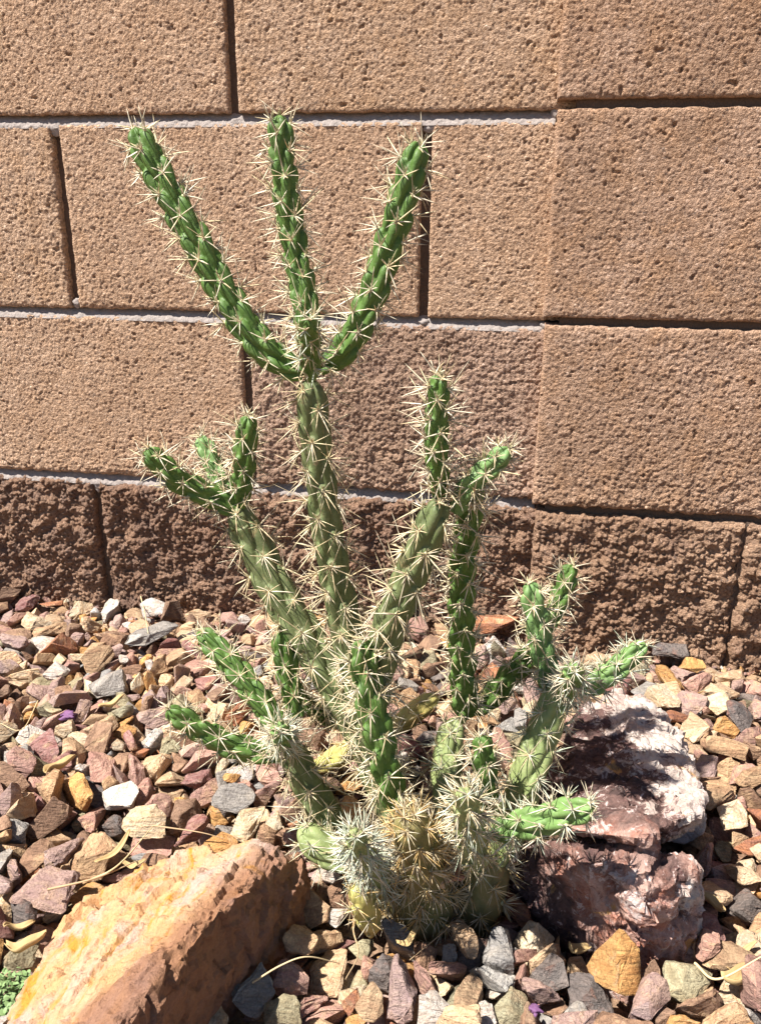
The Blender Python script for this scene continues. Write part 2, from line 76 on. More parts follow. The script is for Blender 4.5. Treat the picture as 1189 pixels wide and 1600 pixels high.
# gravel: shape, size (0.1 mm), x, y, z (0.5 mm), rotation quaternion (1/99)
STONES = [
21,420,922,-1045,-1129,26,60,34,66,
0,375,822,-907,-1123,61,31,-40,60,
30,364,814,-1002,-1167,74,4,-16,63,
8,317,1228,-1051,-1082,78,38,-19,44,
36,331,1048,-970,-1119,61,18,-3,-76,
43,420,297,-824,-1132,41,15,30,-84,
19,398,1364,-1000,-1082,46,43,-59,-49,
33,350,904,-963,-1142,15,15,-56,78,
22,414,1290,-1028,-1109,76,-62,-4,14,
6,291,393,-1065,-1151,1,-81,-52,24,
9,420,995,-583,-1165,63,41,5,64,
29,420,312,-754,-1131,13,29,82,45,
10,354,1343,-941,-1107,3,98,-8,6,
27,350,730,-732,-1101,1,-78,59,15,
35,355,1088,-937,-1144,53,12,23,-79,
38,420,773,-576,-1098,28,22,72,59,
43,321,994,-965,-1111,45,-40,-45,65,
19,308,999,-1099,-1109,8,23,38,-88,
7,420,720,-628,-1108,97,-11,-4,16,
20,359,517,-765,-1144,55,62,12,52,
22,380,475,-817,-1173,5,-11,98,12,
26,377,1398,-590,-1116,19,-97,-11,-1,
34,420,223,-435,-1122,33,-79,-47,16,
10,420,1315,-1051,-1119,60,68,-13,39,
2,396,820,-1054,-1185,19,83,49,15,
40,420,328,-691,-1122,90,5,5,-41,
36,372,1008,-1051,-1125,56,-25,18,-76,
21,347,373,-902,-1119,31,85,36,18,
0,296,401,-1116,-1151,0,-20,96,15,
34,420,885,-745,-1147,5,-9,96,24,
34,368,1030,-1018,-1120,33,82,-43,8,
18,356,286,-619,-1117,74,1,28,-60,
5,420,861,-822,-1131,48,-86,0,1,
19,394,688,-583,-1087,59,4,36,71,
16,301,1098,-1027,-1119,50,75,36,-21,
9,241,1316,-942,-1092,3,-85,-43,-28,
26,388,1353,-807,-1131,21,74,62,-9,
22,345,1409,-370,-1130,88,8,-4,44,
2,353,204,-653,-1125,41,-77,47,2,
23,420,1359,-280,-1133,71,63,-18,-22,
6,332,795,-740,-1116,15,-75,62,12,
10,315,971,-1008,-1131,41,88,20,-3,
29,318,193,-718,-1104,24,-90,28,19,
15,400,992,-774,-1165,21,63,-71,-20,
23,399,1013,-236,-1148,79,32,-17,-46,
32,372,1136,-1074,-1116,97,3,-10,16,
1,420,847,-531,-1131,16,-94,21,16,
43,312,727,-800,-1116,94,-24,5,19,
25,274,940,-933,-1040,58,67,-42,-15,
43,420,799,-803,-1134,28,-32,-86,-22,
20,332,277,-768,-1114,48,57,-40,-52,
6,386,500,-647,-1116,20,7,-41,-88,
19,420,411,-655,-1137,13,-88,19,-38,
35,398,359,-521,-1131,15,29,-91,-21,
25,347,262,-826,-1113,16,-61,66,-37,
5,420,1412,-282,-1138,24,39,4,-87,
28,296,800,-965,-1156,19,-19,55,-78,
25,392,186,-755,-1123,19,-11,-79,55,
23,416,12,-272,-1139,57,75,31,-4,
30,389,1356,-723,-1149,16,83,8,50,
18,301,1063,-722,-1187,77,10,8,-62,
16,391,780,-656,-1123,27,9,2,-95,
39,339,1410,-754,-1134,21,91,-30,-12,
31,420,1079,-889,-1145,21,37,35,82,
0,420,485,-77,-1130,3,-43,15,-88,
36,355,757,-740,-1127,17,13,-44,-86,
24,382,642,-598,-1109,76,22,8,59,
30,420,1208,-212,-1138,71,68,11,-7,
23,256,888,-856,-1161,44,43,-76,15,
34,420,805,-472,-1108,49,67,-35,-41,
29,231,1005,-896,-1042,79,24,16,52,
2,390,162,-496,-1118,19,87,43,12,
34,285,973,-920,-1038,81,-15,-8,-55,
20,273,790,-859,-1127,36,9,11,91,
23,406,960,-424,-1157,74,31,51,-26,
23,221,941,-977,-1138,29,35,78,40,
2,256,1057,-556,-1181,82,10,27,-48,
14,347,228,-817,-1113,27,70,13,63,
43,347,357,-782,-1154,39,-59,-49,48,
18,326,920,-533,-1156,82,43,12,-34,
30,420,1108,-967,-1145,63,32,65,-25,
5,415,1081,-398,-1176,17,20,-92,24,
36,407,762,-249,-1114,83,31,-41,-17,
10,371,398,-796,-1169,58,59,-44,32,
19,407,825,-52,-1134,6,-49,-86,-2,
9,310,1411,-481,-1146,73,12,-22,62,
6,332,503,-680,-1134,7,-46,88,0,
36,420,820,-724,-1143,78,-43,5,-42,
4,360,887,-708,-1149,22,-26,-71,-60,
33,420,265,-664,-1123,93,5,20,-27,
41,334,793,-1056,-1173,24,16,-48,-82,
36,343,856,-859,-1162,53,-17,-63,-52,
34,417,530,-504,-1109,50,7,79,-33,
23,321,837,-607,-1142,36,-76,25,47,
30,420,1430,-623,-1168,5,12,95,25,
11,274,818,-617,-1122,17,-84,44,21,
14,294,1469,-545,-1105,27,-5,95,2,
35,382,1197,-1085,-1106,16,22,93,18,
0,391,902,-680,-1157,58,-56,-40,-40,
35,281,669,-810,-1133,53,-22,72,35,
38,388,953,-598,-1178,60,62,48,-9,
5,381,1028,-322,-1150,90,-34,12,21,
7,420,955,-193,-1130,67,-5,-28,67,
5,358,547,-601,-1127,22,-27,89,-27,
0,355,211,-94,-1121,34,33,-70,-51,
34,264,259,-690,-1119,57,-72,-35,-8,
28,278,945,-1019,-1136,52,-70,36,-29,
36,369,530,-704,-1151,58,-62,-35,37,
26,287,952,-637,-1164,75,37,42,32,
31,386,419,-511,-1106,12,10,-98,1,
19,291,419,-725,-1143,49,36,-5,-78,
15,358,469,-765,-1138,62,22,10,73,
6,294,382,-589,-1134,62,22,55,-50,
22,420,534,-250,-1130,11,-76,60,-19,
31,420,643,-702,-1124,16,-47,18,84,
23,399,473,-478,-1128,72,-31,4,-60,
11,408,723,-420,-1116,79,25,-26,-47,
30,290,984,-819,-1179,94,-30,0,1,
6,420,-109,-257,-1145,7,16,97,-9,
11,420,611,-561,-1107,88,4,45,9,
29,395,1447,-486,-1158,78,40,-26,39,
27,317,487,-528,-1126,43,84,16,-25,
16,359,914,-842,-1143,72,-56,24,30,
27,420,536,-161,-1126,25,72,64,1,
3,372,374,-323,-1126,96,14,-18,12,
21,278,866,-934,-1041,62,43,-59,-24,
11,420,127,-214,-1150,21,4,-81,-53,
7,391,393,-685,-1133,60,4,-68,39,
7,278,845,-778,-1134,29,-73,-60,-9,
17,290,957,-831,-1189,26,-10,-26,-91,
0,186,814,-828,-1123,50,-64,-56,1,
4,293,634,-678,-1114,88,42,-10,-9,
29,337,1017,-448,-1181,12,-59,-78,7,
23,306,336,-1024,-1129,45,48,-7,74,
14,315,701,-735,-1124,49,-26,42,-71,
27,344,579,-512,-1101,3,-83,-54,1,
13,420,1491,-228,-1130,7,96,22,1,
42,277,1057,-465,-1177,7,12,-18,96,
23,334,845,-378,-1128,75,64,5,-9,
0,284,470,-615,-1122,21,-39,85,-23,
21,404,674,-106,-1137,79,24,-25,48,
29,420,-61,-189,-1146,16,92,33,7,
13,353,1143,-209,-1147,37,-11,28,-87,
38,350,1101,-270,-1154,14,78,-43,-41,
20,377,578,-552,-1134,46,1,8,-87,
7,420,298,-282,-1134,10,-27,94,8,
30,236,389,-1007,-1178,38,-85,-7,33,
36,349,770,-85,-1136,67,-53,-46,17,
36,359,598,-419,-1118,0,-22,-82,51,
27,319,1466,-564,-1143,56,-10,74,32,
16,420,-123,-145,-1156,96,-3,20,-13,
0,249,451,-583,-1122,40,-79,-43,13,
23,303,1078,-1001,-1151,71,-53,45,2,
24,281,1364,-671,-1148,22,76,60,-6,
43,418,405,-862,-1156,29,10,-93,-13,
4,420,456,-682,-1140,24,87,38,-13,
27,260,971,-698,-1169,8,93,29,-16,
9,285,407,-543,-1131,45,-4,48,-74,
10,343,1127,-446,-1163,12,92,-23,26,
37,189,895,-919,-1045,82,8,-8,55,
20,292,986,-202,-1113,78,9,57,-19,
23,293,733,-312,-1134,4,-34,86,-35,
22,320,564,-17,-1153,26,-66,59,37,
35,314,1153,-967,-1162,58,31,-47,57,
30,259,773,-813,-1136,94,-13,28,-1,
26,420,1113,-155,-1140,45,-18,-7,86,
23,322,1066,-240,-1144,54,-80,22,9,
30,389,427,-283,-1134,91,-27,-17,21,
26,420,159,-611,-1143,32,-21,-91,-10,
20,291,84,-612,-1131,28,37,-81,-32,
9,229,1401,-680,-1161,73,1,-8,66,
7,310,1221,-264,-1141,34,11,-24,89,
1,369,550,-523,-1131,16,-45,86,-9,
25,370,1087,-328,-1169,67,-54,-48,3,
14,357,862,-668,-1145,26,-90,22,-24,
29,334,696,-288,-1121,7,97,17,10,
3,334,726,-463,-1110,92,-12,-32,12,
42,420,1327,-114,-1157,84,19,-24,-42,
35,420,-199,-62,-1152,28,23,92,4,
6,376,1191,-286,-1142,27,-43,-68,51,
4,244,1118,-1025,-1146,11,85,-43,27,
21,305,212,-544,-1119,50,-12,84,2,
14,349,608,-387,-1112,13,-22,-67,68,
19,349,316,-121,-1147,83,-37,39,-11,
5,377,291,-346,-1128,80,-5,-57,15,
10,420,1130,-90,-1140,89,-36,-15,-16,
20,367,929,-359,-1146,29,84,38,22,
15,366,1052,-152,-1128,55,67,-2,-47,
43,192,1032,-1070,-1123,16,-50,-70,-47,
40,420,73,-451,-1153,13,15,-95,18,
35,303,632,-517,-1097,38,-79,39,-24,
41,290,1091,-1074,-1126,16,69,-63,-29,
12,200,726,-824,-1135,6,23,51,-81,
38,268,666,-643,-1115,54,46,0,-69,
23,229,1096,-525,-1185,62,73,22,-12,
36,420,29,-61,-1156,65,-12,-15,72,
15,248,819,-923,-1178,2,-97,6,-17,
29,322,879,-232,-1134,53,79,1,26,
4,345,312,-943,-1130,41,19,73,50,
14,275,865,-427,-1123,2,96,-14,-18,
4,377,-58,-49,-1159,19,-87,-40,17,
25,325,281,-938,-1123,29,-54,-37,69,
18,310,462,-442,-1105,51,8,-1,-85,
29,346,1537,-109,-1161,98,-8,-9,5,
5,329,161,-555,-1137,20,42,-41,-77,
39,367,406,-449,-1131,75,21,-19,58,
29,333,435,-939,-1163,12,4,-23,95,
2,225,964,-1018,-1142,88,4,-2,-46,
34,233,1077,-971,-1131,13,-47,55,-66,
9,287,799,-311,-1109,26,-4,34,-89,
20,420,1240,-92,-1158,93,-17,-27,11,
38,371,340,-650,-1140,72,-10,-11,-66,
39,380,509,-444,-1110,51,39,61,-43,
17,283,896,-491,-1136,89,9,-4,42,
11,394,1400,-132,-1166,24,32,29,86,
10,420,731,-685,-1121,19,42,88,1,
35,362,1506,-389,-1133,29,-28,61,-67,
7,372,1329,-899,-1160,49,6,35,-78,
41,295,417,-589,-1134,63,24,6,72,
10,226,1392,-819,-1174,16,84,-50,0,
36,402,327,-716,-1157,94,7,17,-25,
5,340,1309,-184,-1143,99,-2,-2,2,
30,296,957,-475,-1156,21,-44,83,-24,
24,254,551,-729,-1164,41,-88,-10,-14,
2,274,1013,-584,-1187,7,11,-96,-20,
43,285,1074,-354,-1159,18,55,67,44,
10,334,416,-399,-1115,98,2,-12,9,
1,375,1281,-232,-1142,58,-72,-30,22,
35,244,199,-582,-1131,23,-1,83,48,
8,258,513,-584,-1125,28,47,37,74,
38,321,1041,-414,-1181,32,79,-44,-25,
2,280,1377,-777,-1159,12,-59,78,-9,
12,341,356,-469,-1112,59,46,-64,-12,
37,333,745,-831,-1150,18,8,-27,-93,
7,420,710,-50,-1147,88,38,5,-22,
28,317,-69,-369,-1142,87,34,27,21,
24,379,-273,-39,-1147,51,71,45,14,
30,155,979,-979,-1133,65,32,16,-66,
26,420,1265,-1082,-1113,42,29,-52,67,
40,353,321,-218,-1145,10,30,38,86,
10,420,27,-149,-1149,39,57,-70,8,
12,322,1554,-270,-1143,67,34,-38,-52,
24,333,317,-833,-1169,28,1,55,78,
36,235,277,-891,-1137,65,58,46,-6,
12,299,903,-253,-1136,29,26,90,-15,
38,350,948,-846,-1153,67,36,-59,-23,
6,293,327,-993,-1152,14,-76,-55,28,
22,385,859,-126,-1132,36,-28,-14,87,
30,233,968,-377,-1137,17,-97,2,13,
0,324,216,-700,-1145,17,-86,-23,41,
29,366,449,-701,-1159,94,-12,-10,-27,
11,367,819,-440,-1129,79,39,-24,-39,
6,290,923,-453,-1138,19,-23,-84,43,
9,291,1003,-672,-1166,47,36,-79,13,
38,277,917,-634,-1164,50,-70,-1,49,
25,344,592,-315,-1127,43,-13,82,-33,
21,339,453,-879,-1179,33,-11,-52,-76,
18,331,1003,-295,-1140,40,88,-22,-5,
26,385,792,-886,-1159,40,6,-86,28,
23,307,1440,-98,-1172,4,-99,-5,-4,
34,420,819,-211,-1126,33,-32,83,-28,
5,420,764,-565,-1121,17,-26,-78,-53,
36,316,133,-518,-1136,3,-28,-81,50,
0,216,908,-565,-1152,49,-77,-15,34,
5,288,270,-406,-1124,69,-20,41,-54,
5,249,765,-470,-1112,16,-89,-38,-16,
11,268,316,-983,-1116,79,-28,-6,-52,
12,235,1111,-467,-1185,95,-8,6,24,
0,314,-5,-308,-1157,81,-38,5,42,
18,230,1391,-731,-1158,93,19,5,26,
17,230,855,-1035,-1163,62,-2,-20,-74,
5,274,878,-990,-1167,41,12,-88,13,
10,308,927,-313,-1125,1,-80,55,-19,
5,344,902,-96,-1150,91,25,22,18,
7,258,670,-774,-1132,25,39,20,-85,
1,307,797,-412,-1112,22,-82,-49,-14,
18,264,1250,-1061,-1112,79,27,51,-17,
12,272,1384,-325,-1140,93,4,16,29,
39,420,377,-98,-1141,20,56,69,-39,
6,358,865,-201,-1140,15,-58,67,42,
0,330,-79,-341,-1146,26,-23,-87,-31,
35,355,586,-271,-1135,34,-88,-28,13,
15,383,1393,-406,-1157,12,-39,-90,-9,
15,354,-43,-248,-1153,95,24,-3,10,
24,360,888,-24,-1156,45,23,32,79,
28,272,1143,-383,-1177,48,-84,3,21,
26,420,678,-786,-1152,10,29,-17,-92,
9,259,1429,-660,-1152,16,-28,38,-85,
22,332,350,-369,-1127,17,67,0,70,
17,284,882,-451,-1150,23,20,12,93,
29,255,691,-476,-1120,12,95,-20,-13,
38,304,286,-521,-1124,27,40,85,-15,
21,363,444,-537,-1124,75,-32,38,-40,
29,311,680,-715,-1136,14,24,1,95,
36,298,917,-584,-1158,26,-26,74,-55,
21,268,886,-771,-1129,24,64,52,49,
6,292,1050,-1020,-1136,13,89,-32,27,
11,270,1248,-126,-1153,30,-15,51,78,
19,210,971,-956,-1142,12,-20,92,-29,
7,238,1016,-349,-1154,25,-7,-73,-61,
32,319,541,-399,-1124,83,3,14,-52,
33,346,499,-199,-1140,31,-14,-83,-42,
21,372,630,-466,-1110,20,-84,42,-24,
25,278,867,-621,-1157,8,55,61,-55,
14,266,1509,-421,-1137,10,7,-72,67,
33,280,674,-601,-1114,10,-60,-75,21,
40,267,320,-581,-1127,84,50,-16,-8,
7,420,177,-175,-1137,22,9,-17,94,
12,226,345,-607,-1123,59,71,-22,-29,
0,215,939,-659,-1183,18,-61,-76,8,
26,333,92,-39,-1168,2,-92,37,6,
5,308,59,-548,-1145,58,27,76,-7,
6,275,1139,-363,-1171,46,-80,-34,-10,
29,420,1472,-628,-1127,52,-31,-24,-74,
23,264,658,-252,-1144,76,57,6,-27,
35,375,1424,-854,-1138,37,-81,-40,-17,
21,330,1014,-171,-1111,40,79,35,-27,
0,356,811,-352,-1143,68,-10,55,-44,
10,294,1095,-182,-1132,14,82,4,53,
37,270,1014,-776,-1187,79,-5,-10,-58,
38,299,749,-795,-1149,90,37,6,-18,
8,367,744,-148,-1133,31,49,79,13,
19,357,1584,-137,-1171,11,50,85,-4,
27,196,917,-619,-1153,54,65,36,-36,
33,302,1049,-367,-1170,49,1,-7,-86,
41,326,471,-357,-1122,9,97,11,-11,
32,283,819,-949,-1174,6,26,-80,53,
37,344,821,-992,-1184,4,40,91,-4,
29,420,353,-408,-1140,19,79,39,41,
31,349,983,-494,-1172,91,-22,-6,-33,
12,292,317,-385,-1143,53,44,45,-55,
33,237,536,-804,-1165,96,-4,19,11,
29,328,449,-85,-1146,70,44,35,40,
20,248,621,-232,-1134,10,-76,-41,-48,
15,383,-176,-135,-1150,36,-41,-9,82,
33,347,601,-632,-1134,97,6,15,-6,
25,345,911,-181,-1129,57,-48,42,-50,
35,237,835,-329,-1119,10,-96,2,20,
2,319,245,-199,-1162,21,-59,41,65,
18,325,140,-476,-1137,20,-83,49,5,
29,241,867,-1065,-1185,86,15,-7,-46,
38,304,96,-435,-1146,24,62,-28,-67,
23,358,254,-791,-1152,54,34,-1,-76,
34,360,274,-580,-1121,46,-19,7,-85,
0,350,72,-346,-1151,6,-93,23,-24,
40,250,954,-245,-1138,34,90,23,-10,
42,299,1005,-633,-1179,16,1,-40,-89,
16,230,996,-416,-1166,31,-26,51,-75,
2,166,251,-875,-1106,5,30,-93,-11,
19,292,1344,-812,-1162,72,-19,-30,-58,
36,311,621,-92,-1143,67,22,-9,-68,
24,305,1172,-268,-1162,26,52,-72,35,
30,404,-130,-205,-1165,92,1,15,-34,
33,245,257,-888,-1117,13,-27,43,84,
13,240,1450,-718,-1124,37,-9,-16,90,
20,263,785,-755,-1137,95,-19,-15,15,
1,356,717,-97,-1151,25,-64,64,33,
11,314,866,-1014,-1182,62,21,24,71,
3,355,1,-183,-1146,73,-30,19,-56,
24,271,386,-959,-1177,37,23,-38,-80,
19,211,1423,-725,-1151,3,-54,-19,80,
19,216,363,-726,-1132,23,55,-36,71,
38,285,215,-338,-1152,6,21,-89,-37,
5,277,394,-197,-1134,8,-34,-86,33,
2,289,809,-284,-1117,3,9,97,18,
15,260,1078,-490,-1184,27,94,-13,-12,
4,233,778,-607,-1126,55,-29,35,-68,
19,326,570,-793,-1165,85,7,43,-24,
8,242,1356,-665,-1177,46,48,-70,-22,
34,353,745,-361,-1142,10,-60,61,-49,
23,206,264,-461,-1136,27,-83,-26,39,
33,340,265,-50,-1152,15,17,81,-52,
11,322,1031,-192,-1133,74,-53,2,38,
2,289,298,-406,-1128,74,-30,56,-18,
16,404,345,-39,-1153,62,-9,-2,76,
43,270,47,-491,-1150,32,-42,41,73,
30,272,883,-835,-1175,81,53,-8,-18,
6,238,1084,-446,-1184,23,-95,0,18,
14,300,615,-137,-1146,27,35,85,-23,
24,236,243,-554,-1121,24,-6,-1,-96,
25,333,890,-493,-1157,1,2,-98,15,
6,198,668,-676,-1125,93,-13,4,-32,
25,414,-21,-369,-1174,20,-1,94,-26,
15,292,817,-545,-1141,61,74,-23,-10,
9,332,790,-533,-1105,16,91,30,-22,
30,340,405,-1143,-1161,57,80,-9,12,
25,363,591,-357,-1130,40,15,76,-46,
10,291,1353,-1021,-1128,46,-24,-67,-51,
36,251,1003,-373,-1158,3,6,66,73,
17,199,880,-559,-1168,72,35,-46,37,
39,249,1109,-377,-1162,75,-48,-38,-20,
29,153,915,-907,-1043,11,72,67,2,
30,328,597,-802,-1157,73,-1,35,-57,
33,366,1199,-135,-1151,13,-62,-64,41,
19,270,74,-101,-1161,40,60,27,62,
12,305,800,-775,-1149,9,4,98,-10,
43,236,494,-308,-1141,4,-45,77,42,
30,335,745,-286,-1144,58,-79,15,-4,
36,241,934,-414,-1135,41,-29,2,86,
10,291,326,-493,-1126,16,-77,-17,-58,
2,250,1666,-212,-1162,39,8,-28,86,
2,230,1644,-322,-1162,-18,30,1,93,
35,200,1446,-168,-1162,91,0,15,36,
19,229,1050,-850,-1162,34,-2,17,91,
20,213,962,-564,-1162,-1,6,5,99,
30,278,962,-674,-1162,98,2,-5,15,
0,269,874,-894,-1162,9,2,-18,97,
15,221,852,-960,-1162,-69,16,-6,68,
0,239,830,-1092,-1162,84,-18,30,38,
10,219,698,-1246,-1162,-80,-17,-13,54,
3,228,280,-1048,-1162,-81,-15,15,53,
21,210,-6,-124,-1162,-38,-7,-38,83,
1,242,-6,-586,-1162,72,1,20,65,
0,238,-94,-454,-1162,-28,14,33,88,
32,274,-138,-366,-1162,-80,-3,-4,57,
18,210,-226,-234,-1162,-86,-14,30,35,
18,244,1688,-102,-1162,-68,14,-25,66,
14,203,1644,-102,-1162,-89,33,-24,14,
39,279,1600,-212,-1162,-97,-1,-1,18,
2,274,1402,-234,-1162,-20,12,-7,96,
17,237,1138,-322,-1162,-77,-14,-2,60,
39,228,1116,-410,-1162,-42,-25,-18,84,
36,215,1072,-476,-1162,52,16,39,73,
14,263,1006,-454,-1162,20,25,-24,91,
5,227,984,-630,-1162,-93,-9,-30,13,
21,254,940,-718,-1162,53,5,-6,84,
43,235,940,-872,-1162,51,6,-12,84,
19,240,874,-1114,-1162,-64,-18,14,72,
6,262,808,-1180,-1162,-77,1,13,60,
20,261,698,-1290,-1162,42,2,-15,89,
40,237,1688,-146,-1162,40,2,3,91,
1,247,1116,-498,-1162,-67,-5,-26,68,
22,254,1094,-564,-1162,51,-7,23,81,
39,247,1094,-652,-1162,96,-20,10,8,
21,201,1072,-520,-1162,56,-11,-7,80,
15,275,1072,-608,-1162,19,11,17,95,
6,250,1072,-696,-1162,-55,-5,-33,75,
29,270,1072,-740,-1162,31,21,29,87,
21,225,1050,-564,-1162,-55,-9,-10,81,
12,278,1050,-652,-1162,96,19,13,7,
2,225,1028,-498,-1162,-13,30,33,87,
37,226,1028,-608,-1162,95,22,10,12,
26,270,1028,-696,-1162,59,-9,-3,79,
22,264,1028,-740,-1162,4,-4,-24,96,
18,210,1028,-806,-1162,-19,-32,0,92,
6,257,1006,-850,-1162,-23,-16,-14,94,
10,256,830,-1136,-1162,-32,-7,12,93,
43,273,786,-1136,-1162,-91,22,5,31,
36,228,786,-1224,-1162,-85,-2,18,47,
27,262,764,-1180,-1162,-98,-9,-8,12,
23,208,742,-1136,-1162,85,-27,-33,29,
25,258,742,-1224,-1162,-93,-14,23,20,
38,258,720,-1180,-1162,61,27,-16,71,
37,203,588,-872,-1162,83,25,17,45,
33,231,544,-916,-1162,-40,9,-3,90,
35,238,500,-938,-1162,11,-53,10,82,
30,221,478,-850,-1162,-92,23,5,30,
38,238,-336,-58,-1162,39,-19,10,89,
14,188,953,-723,-1180,30,39,25,83,
43,294,877,-363,-1142,76,11,-1,-62,
5,197,327,-616,-1129,75,-13,2,-64,
37,269,834,-912,-1180,0,-77,-57,-22,
4,320,371,-213,-1149,1,58,-79,-12,
30,341,657,-441,-1131,88,-14,27,-33,
23,355,675,-302,-1149,22,27,-43,82,
13,292,1536,-155,-1161,32,-31,70,-55,
34,256,1464,-643,-1160,53,-79,25,12,
35,248,234,-733,-1139,12,-94,-16,24,
10,388,605,-220,-1140,7,-17,49,-84,
23,255,428,-150,-1146,2,-15,-95,25,
40,420,466,-224,-1153,3,33,-87,35,
4,240,417,-799,-1186,0,3,-99,9,
21,208,537,-649,-1128,47,42,-30,-70,
0,189,1059,-890,-1159,29,68,65,-13,
37,268,1426,-677,-1170,10,-93,-33,-5,
25,348,329,-469,-1127,93,-6,22,-24,
13,261,-12,-463,-1145,30,-4,94,9,
1,301,632,-353,-1123,33,27,82,36,
3,263,690,-683,-1122,23,-53,80,-6,
19,216,328,-779,-1167,8,-57,-80,9,
1,265,152,-396,-1139,62,-66,-40,11,
13,385,96,-638,-1163,83,45,-11,26,
23,322,1061,-200,-1144,1,-82,-50,-24,
6,188,765,-987,-1183,10,98,4,12,
19,302,1006,-1022,-1157,84,36,37,12,
40,208,364,-982,-1177,24,35,-64,-62,
26,303,286,-178,-1150,91,35,-7,12,
43,420,281,-159,-1163,17,27,20,-92,
34,282,688,-230,-1134,61,-24,-62,41,
15,218,832,-684,-1132,36,92,-3,-3,
18,271,916,-1065,-1155,41,38,4,82,
42,317,377,-707,-1131,26,-24,-74,55,
8,193,298,-700,-1126,82,21,40,32,
9,420,1358,-623,-1153,25,71,61,21,
5,156,570,-684,-1116,12,8,-97,13,
19,335,18,-208,-1164,26,-57,1,77,
5,256,663,-512,-1109,12,15,97,1,
12,233,89,-527,-1157,45,54,68,-13,
0,228,951,-549,-1183,11,-71,68,-6,
3,286,836,-864,-1122,26,59,75,-3,
9,207,868,-850,-1128,59,-76,0,-24,
42,312,1407,-765,-1158,88,-10,-11,43,
24,346,662,-222,-1133,71,-43,-16,51,
14,246,1137,-252,-1163,22,64,49,-53,
12,359,713,-240,-1137,39,-51,68,-33,
20,263,455,-634,-1137,5,-43,-83,33,
43,221,551,-686,-1126,58,-56,52,-26,
12,267,886,-306,-1150,15,-67,-64,31,
7,293,955,-302,-1147,11,-39,23,-87,
7,211,986,-483,-1160,41,-18,7,88,
8,163,1111,-602,-1186,33,-6,18,91,
36,242,366,-610,-1143,11,29,82,-46,
7,324,-9,-402,-1161,34,60,-70,17,
16,253,581,-122,-1144,66,49,55,1,
10,178,1035,-674,-1189,20,93,-25,14,
11,276,685,-190,-1135,21,-77,-45,-36,
32,281,487,-267,-1137,30,-2,90,-28,
3,224,598,-608,-1130,33,-39,6,-85,
19,238,-116,-54,-1169,4,37,-91,-8,
15,360,297,-788,-1163,91,6,-30,-23,
30,246,647,-630,-1129,34,-51,-43,65,
36,307,739,-610,-1139,44,24,-41,-75,
19,266,625,-657,-1122,41,-83,31,19,
28,328,684,-633,-1134,2,-7,-98,-13,
16,420,653,-164,-1150,19,-12,21,-94,
10,295,349,-1021,-1187,10,90,31,24,
13,355,328,-567,-1149,26,-3,-55,78,
29,217,665,-353,-1140,60,20,-7,76,
2,265,1394,-191,-1162,1,8,-95,-26,
20,223,919,-788,-1153,70,-57,37,-18,
18,303,400,-491,-1125,18,79,-43,-37,
3,279,960,-512,-1182,24,-90,-9,33,
1,196,458,-657,-1132,87,-37,-28,-7,
8,324,1089,-94,-1154,69,22,18,65,
30,290,837,-413,-1132,34,-91,15,8,
7,420,628,-327,-1147,5,28,37,-87,
3,299,253,-220,-1159,72,63,-15,22,
18,282,1065,-919,-1155,6,-98,4,14,
24,308,690,-445,-1132,16,38,90,3,
42,202,996,-675,-1183,16,33,17,90,
18,221,841,-691,-1140,3,37,88,-25,
7,201,1119,-500,-1189,48,-17,-6,85,
7,407,1191,-312,-1174,76,-30,30,-47,
24,420,460,-428,-1132,25,-30,86,30,
5,193,1114,-1037,-1159,33,-10,22,90,
33,351,-260,-92,-1155,6,59,-79,2,
30,382,-224,-117,-1175,75,33,-1,-55,
38,420,1196,-367,-1166,57,79,-16,-9,
29,209,937,-743,-1184,90,19,-1,-37,
34,320,558,-308,-1149,87,-7,16,-44,
26,276,459,-143,-1144,78,24,-23,-50,
14,414,739,-525,-1130,74,-60,-25,5,
28,416,1106,-204,-1162,1,-70,70,-8,
30,228,663,-411,-1119,35,39,-77,33,
37,370,786,-644,-1146,92,-1,5,36,
14,334,312,-532,-1152,45,61,14,62,
6,202,954,-698,-1186,89,-13,0,-41,
22,348,-140,-39,-1153,75,-18,14,61,
14,132,926,-878,-1043,8,92,28,-24,
28,305,435,-326,-1139,12,-54,81,12,
16,347,-94,-245,-1173,64,-15,42,-61,
30,420,427,-35,-1152,3,-97,6,-17,
0,326,646,-750,-1152,96,20,6,9,
38,209,764,-605,-1133,24,70,-60,-27,
38,419,820,-702,-1164,26,-12,59,-75,
17,417,672,-692,-1152,59,22,4,76,
24,296,768,-849,-1151,81,-31,-18,-43,
11,283,731,-587,-1114,18,-95,9,-21,
22,261,261,-120,-1155,39,-60,-58,-36,
15,346,152,-313,-1163,56,23,-38,-68,
11,294,912,-461,-1164,0,-98,12,-4,
10,349,-110,-98,-1170,13,-92,-32,12,
43,316,-2,-71,-1158,76,31,-54,-13,
27,309,137,-266,-1143,7,-89,-36,-24,
30,330,18,-375,-1159,20,33,-75,52,
13,312,51,-408,-1150,7,-91,-38,4,
29,337,76,-563,-1163,77,16,-52,-30,
10,420,396,-833,-1185,10,-41,-87,-22,
1,278,821,-658,-1136,51,27,-62,-51,
3,248,1127,-283,-1182,5,13,-96,-19,
21,276,197,-289,-1153,17,74,-52,-37,
39,231,1382,-851,-1168,38,-35,33,78,
41,331,971,-331,-1150,30,-50,27,75,
14,221,790,-910,-1184,10,98,2,4,
15,270,1160,-139,-1155,2,95,12,25,
30,276,385,-275,-1141,57,0,-1,-81,
30,285,362,-135,-1144,28,29,90,11,
4,259,1349,-900,-1181,5,88,-43,14,
11,289,802,-123,-1157,76,59,-19,-14,
27,243,556,-496,-1116,5,-48,86,10,
31,339,714,-501,-1133,32,86,4,37,
26,231,973,-679,-1183,25,5,-9,95,
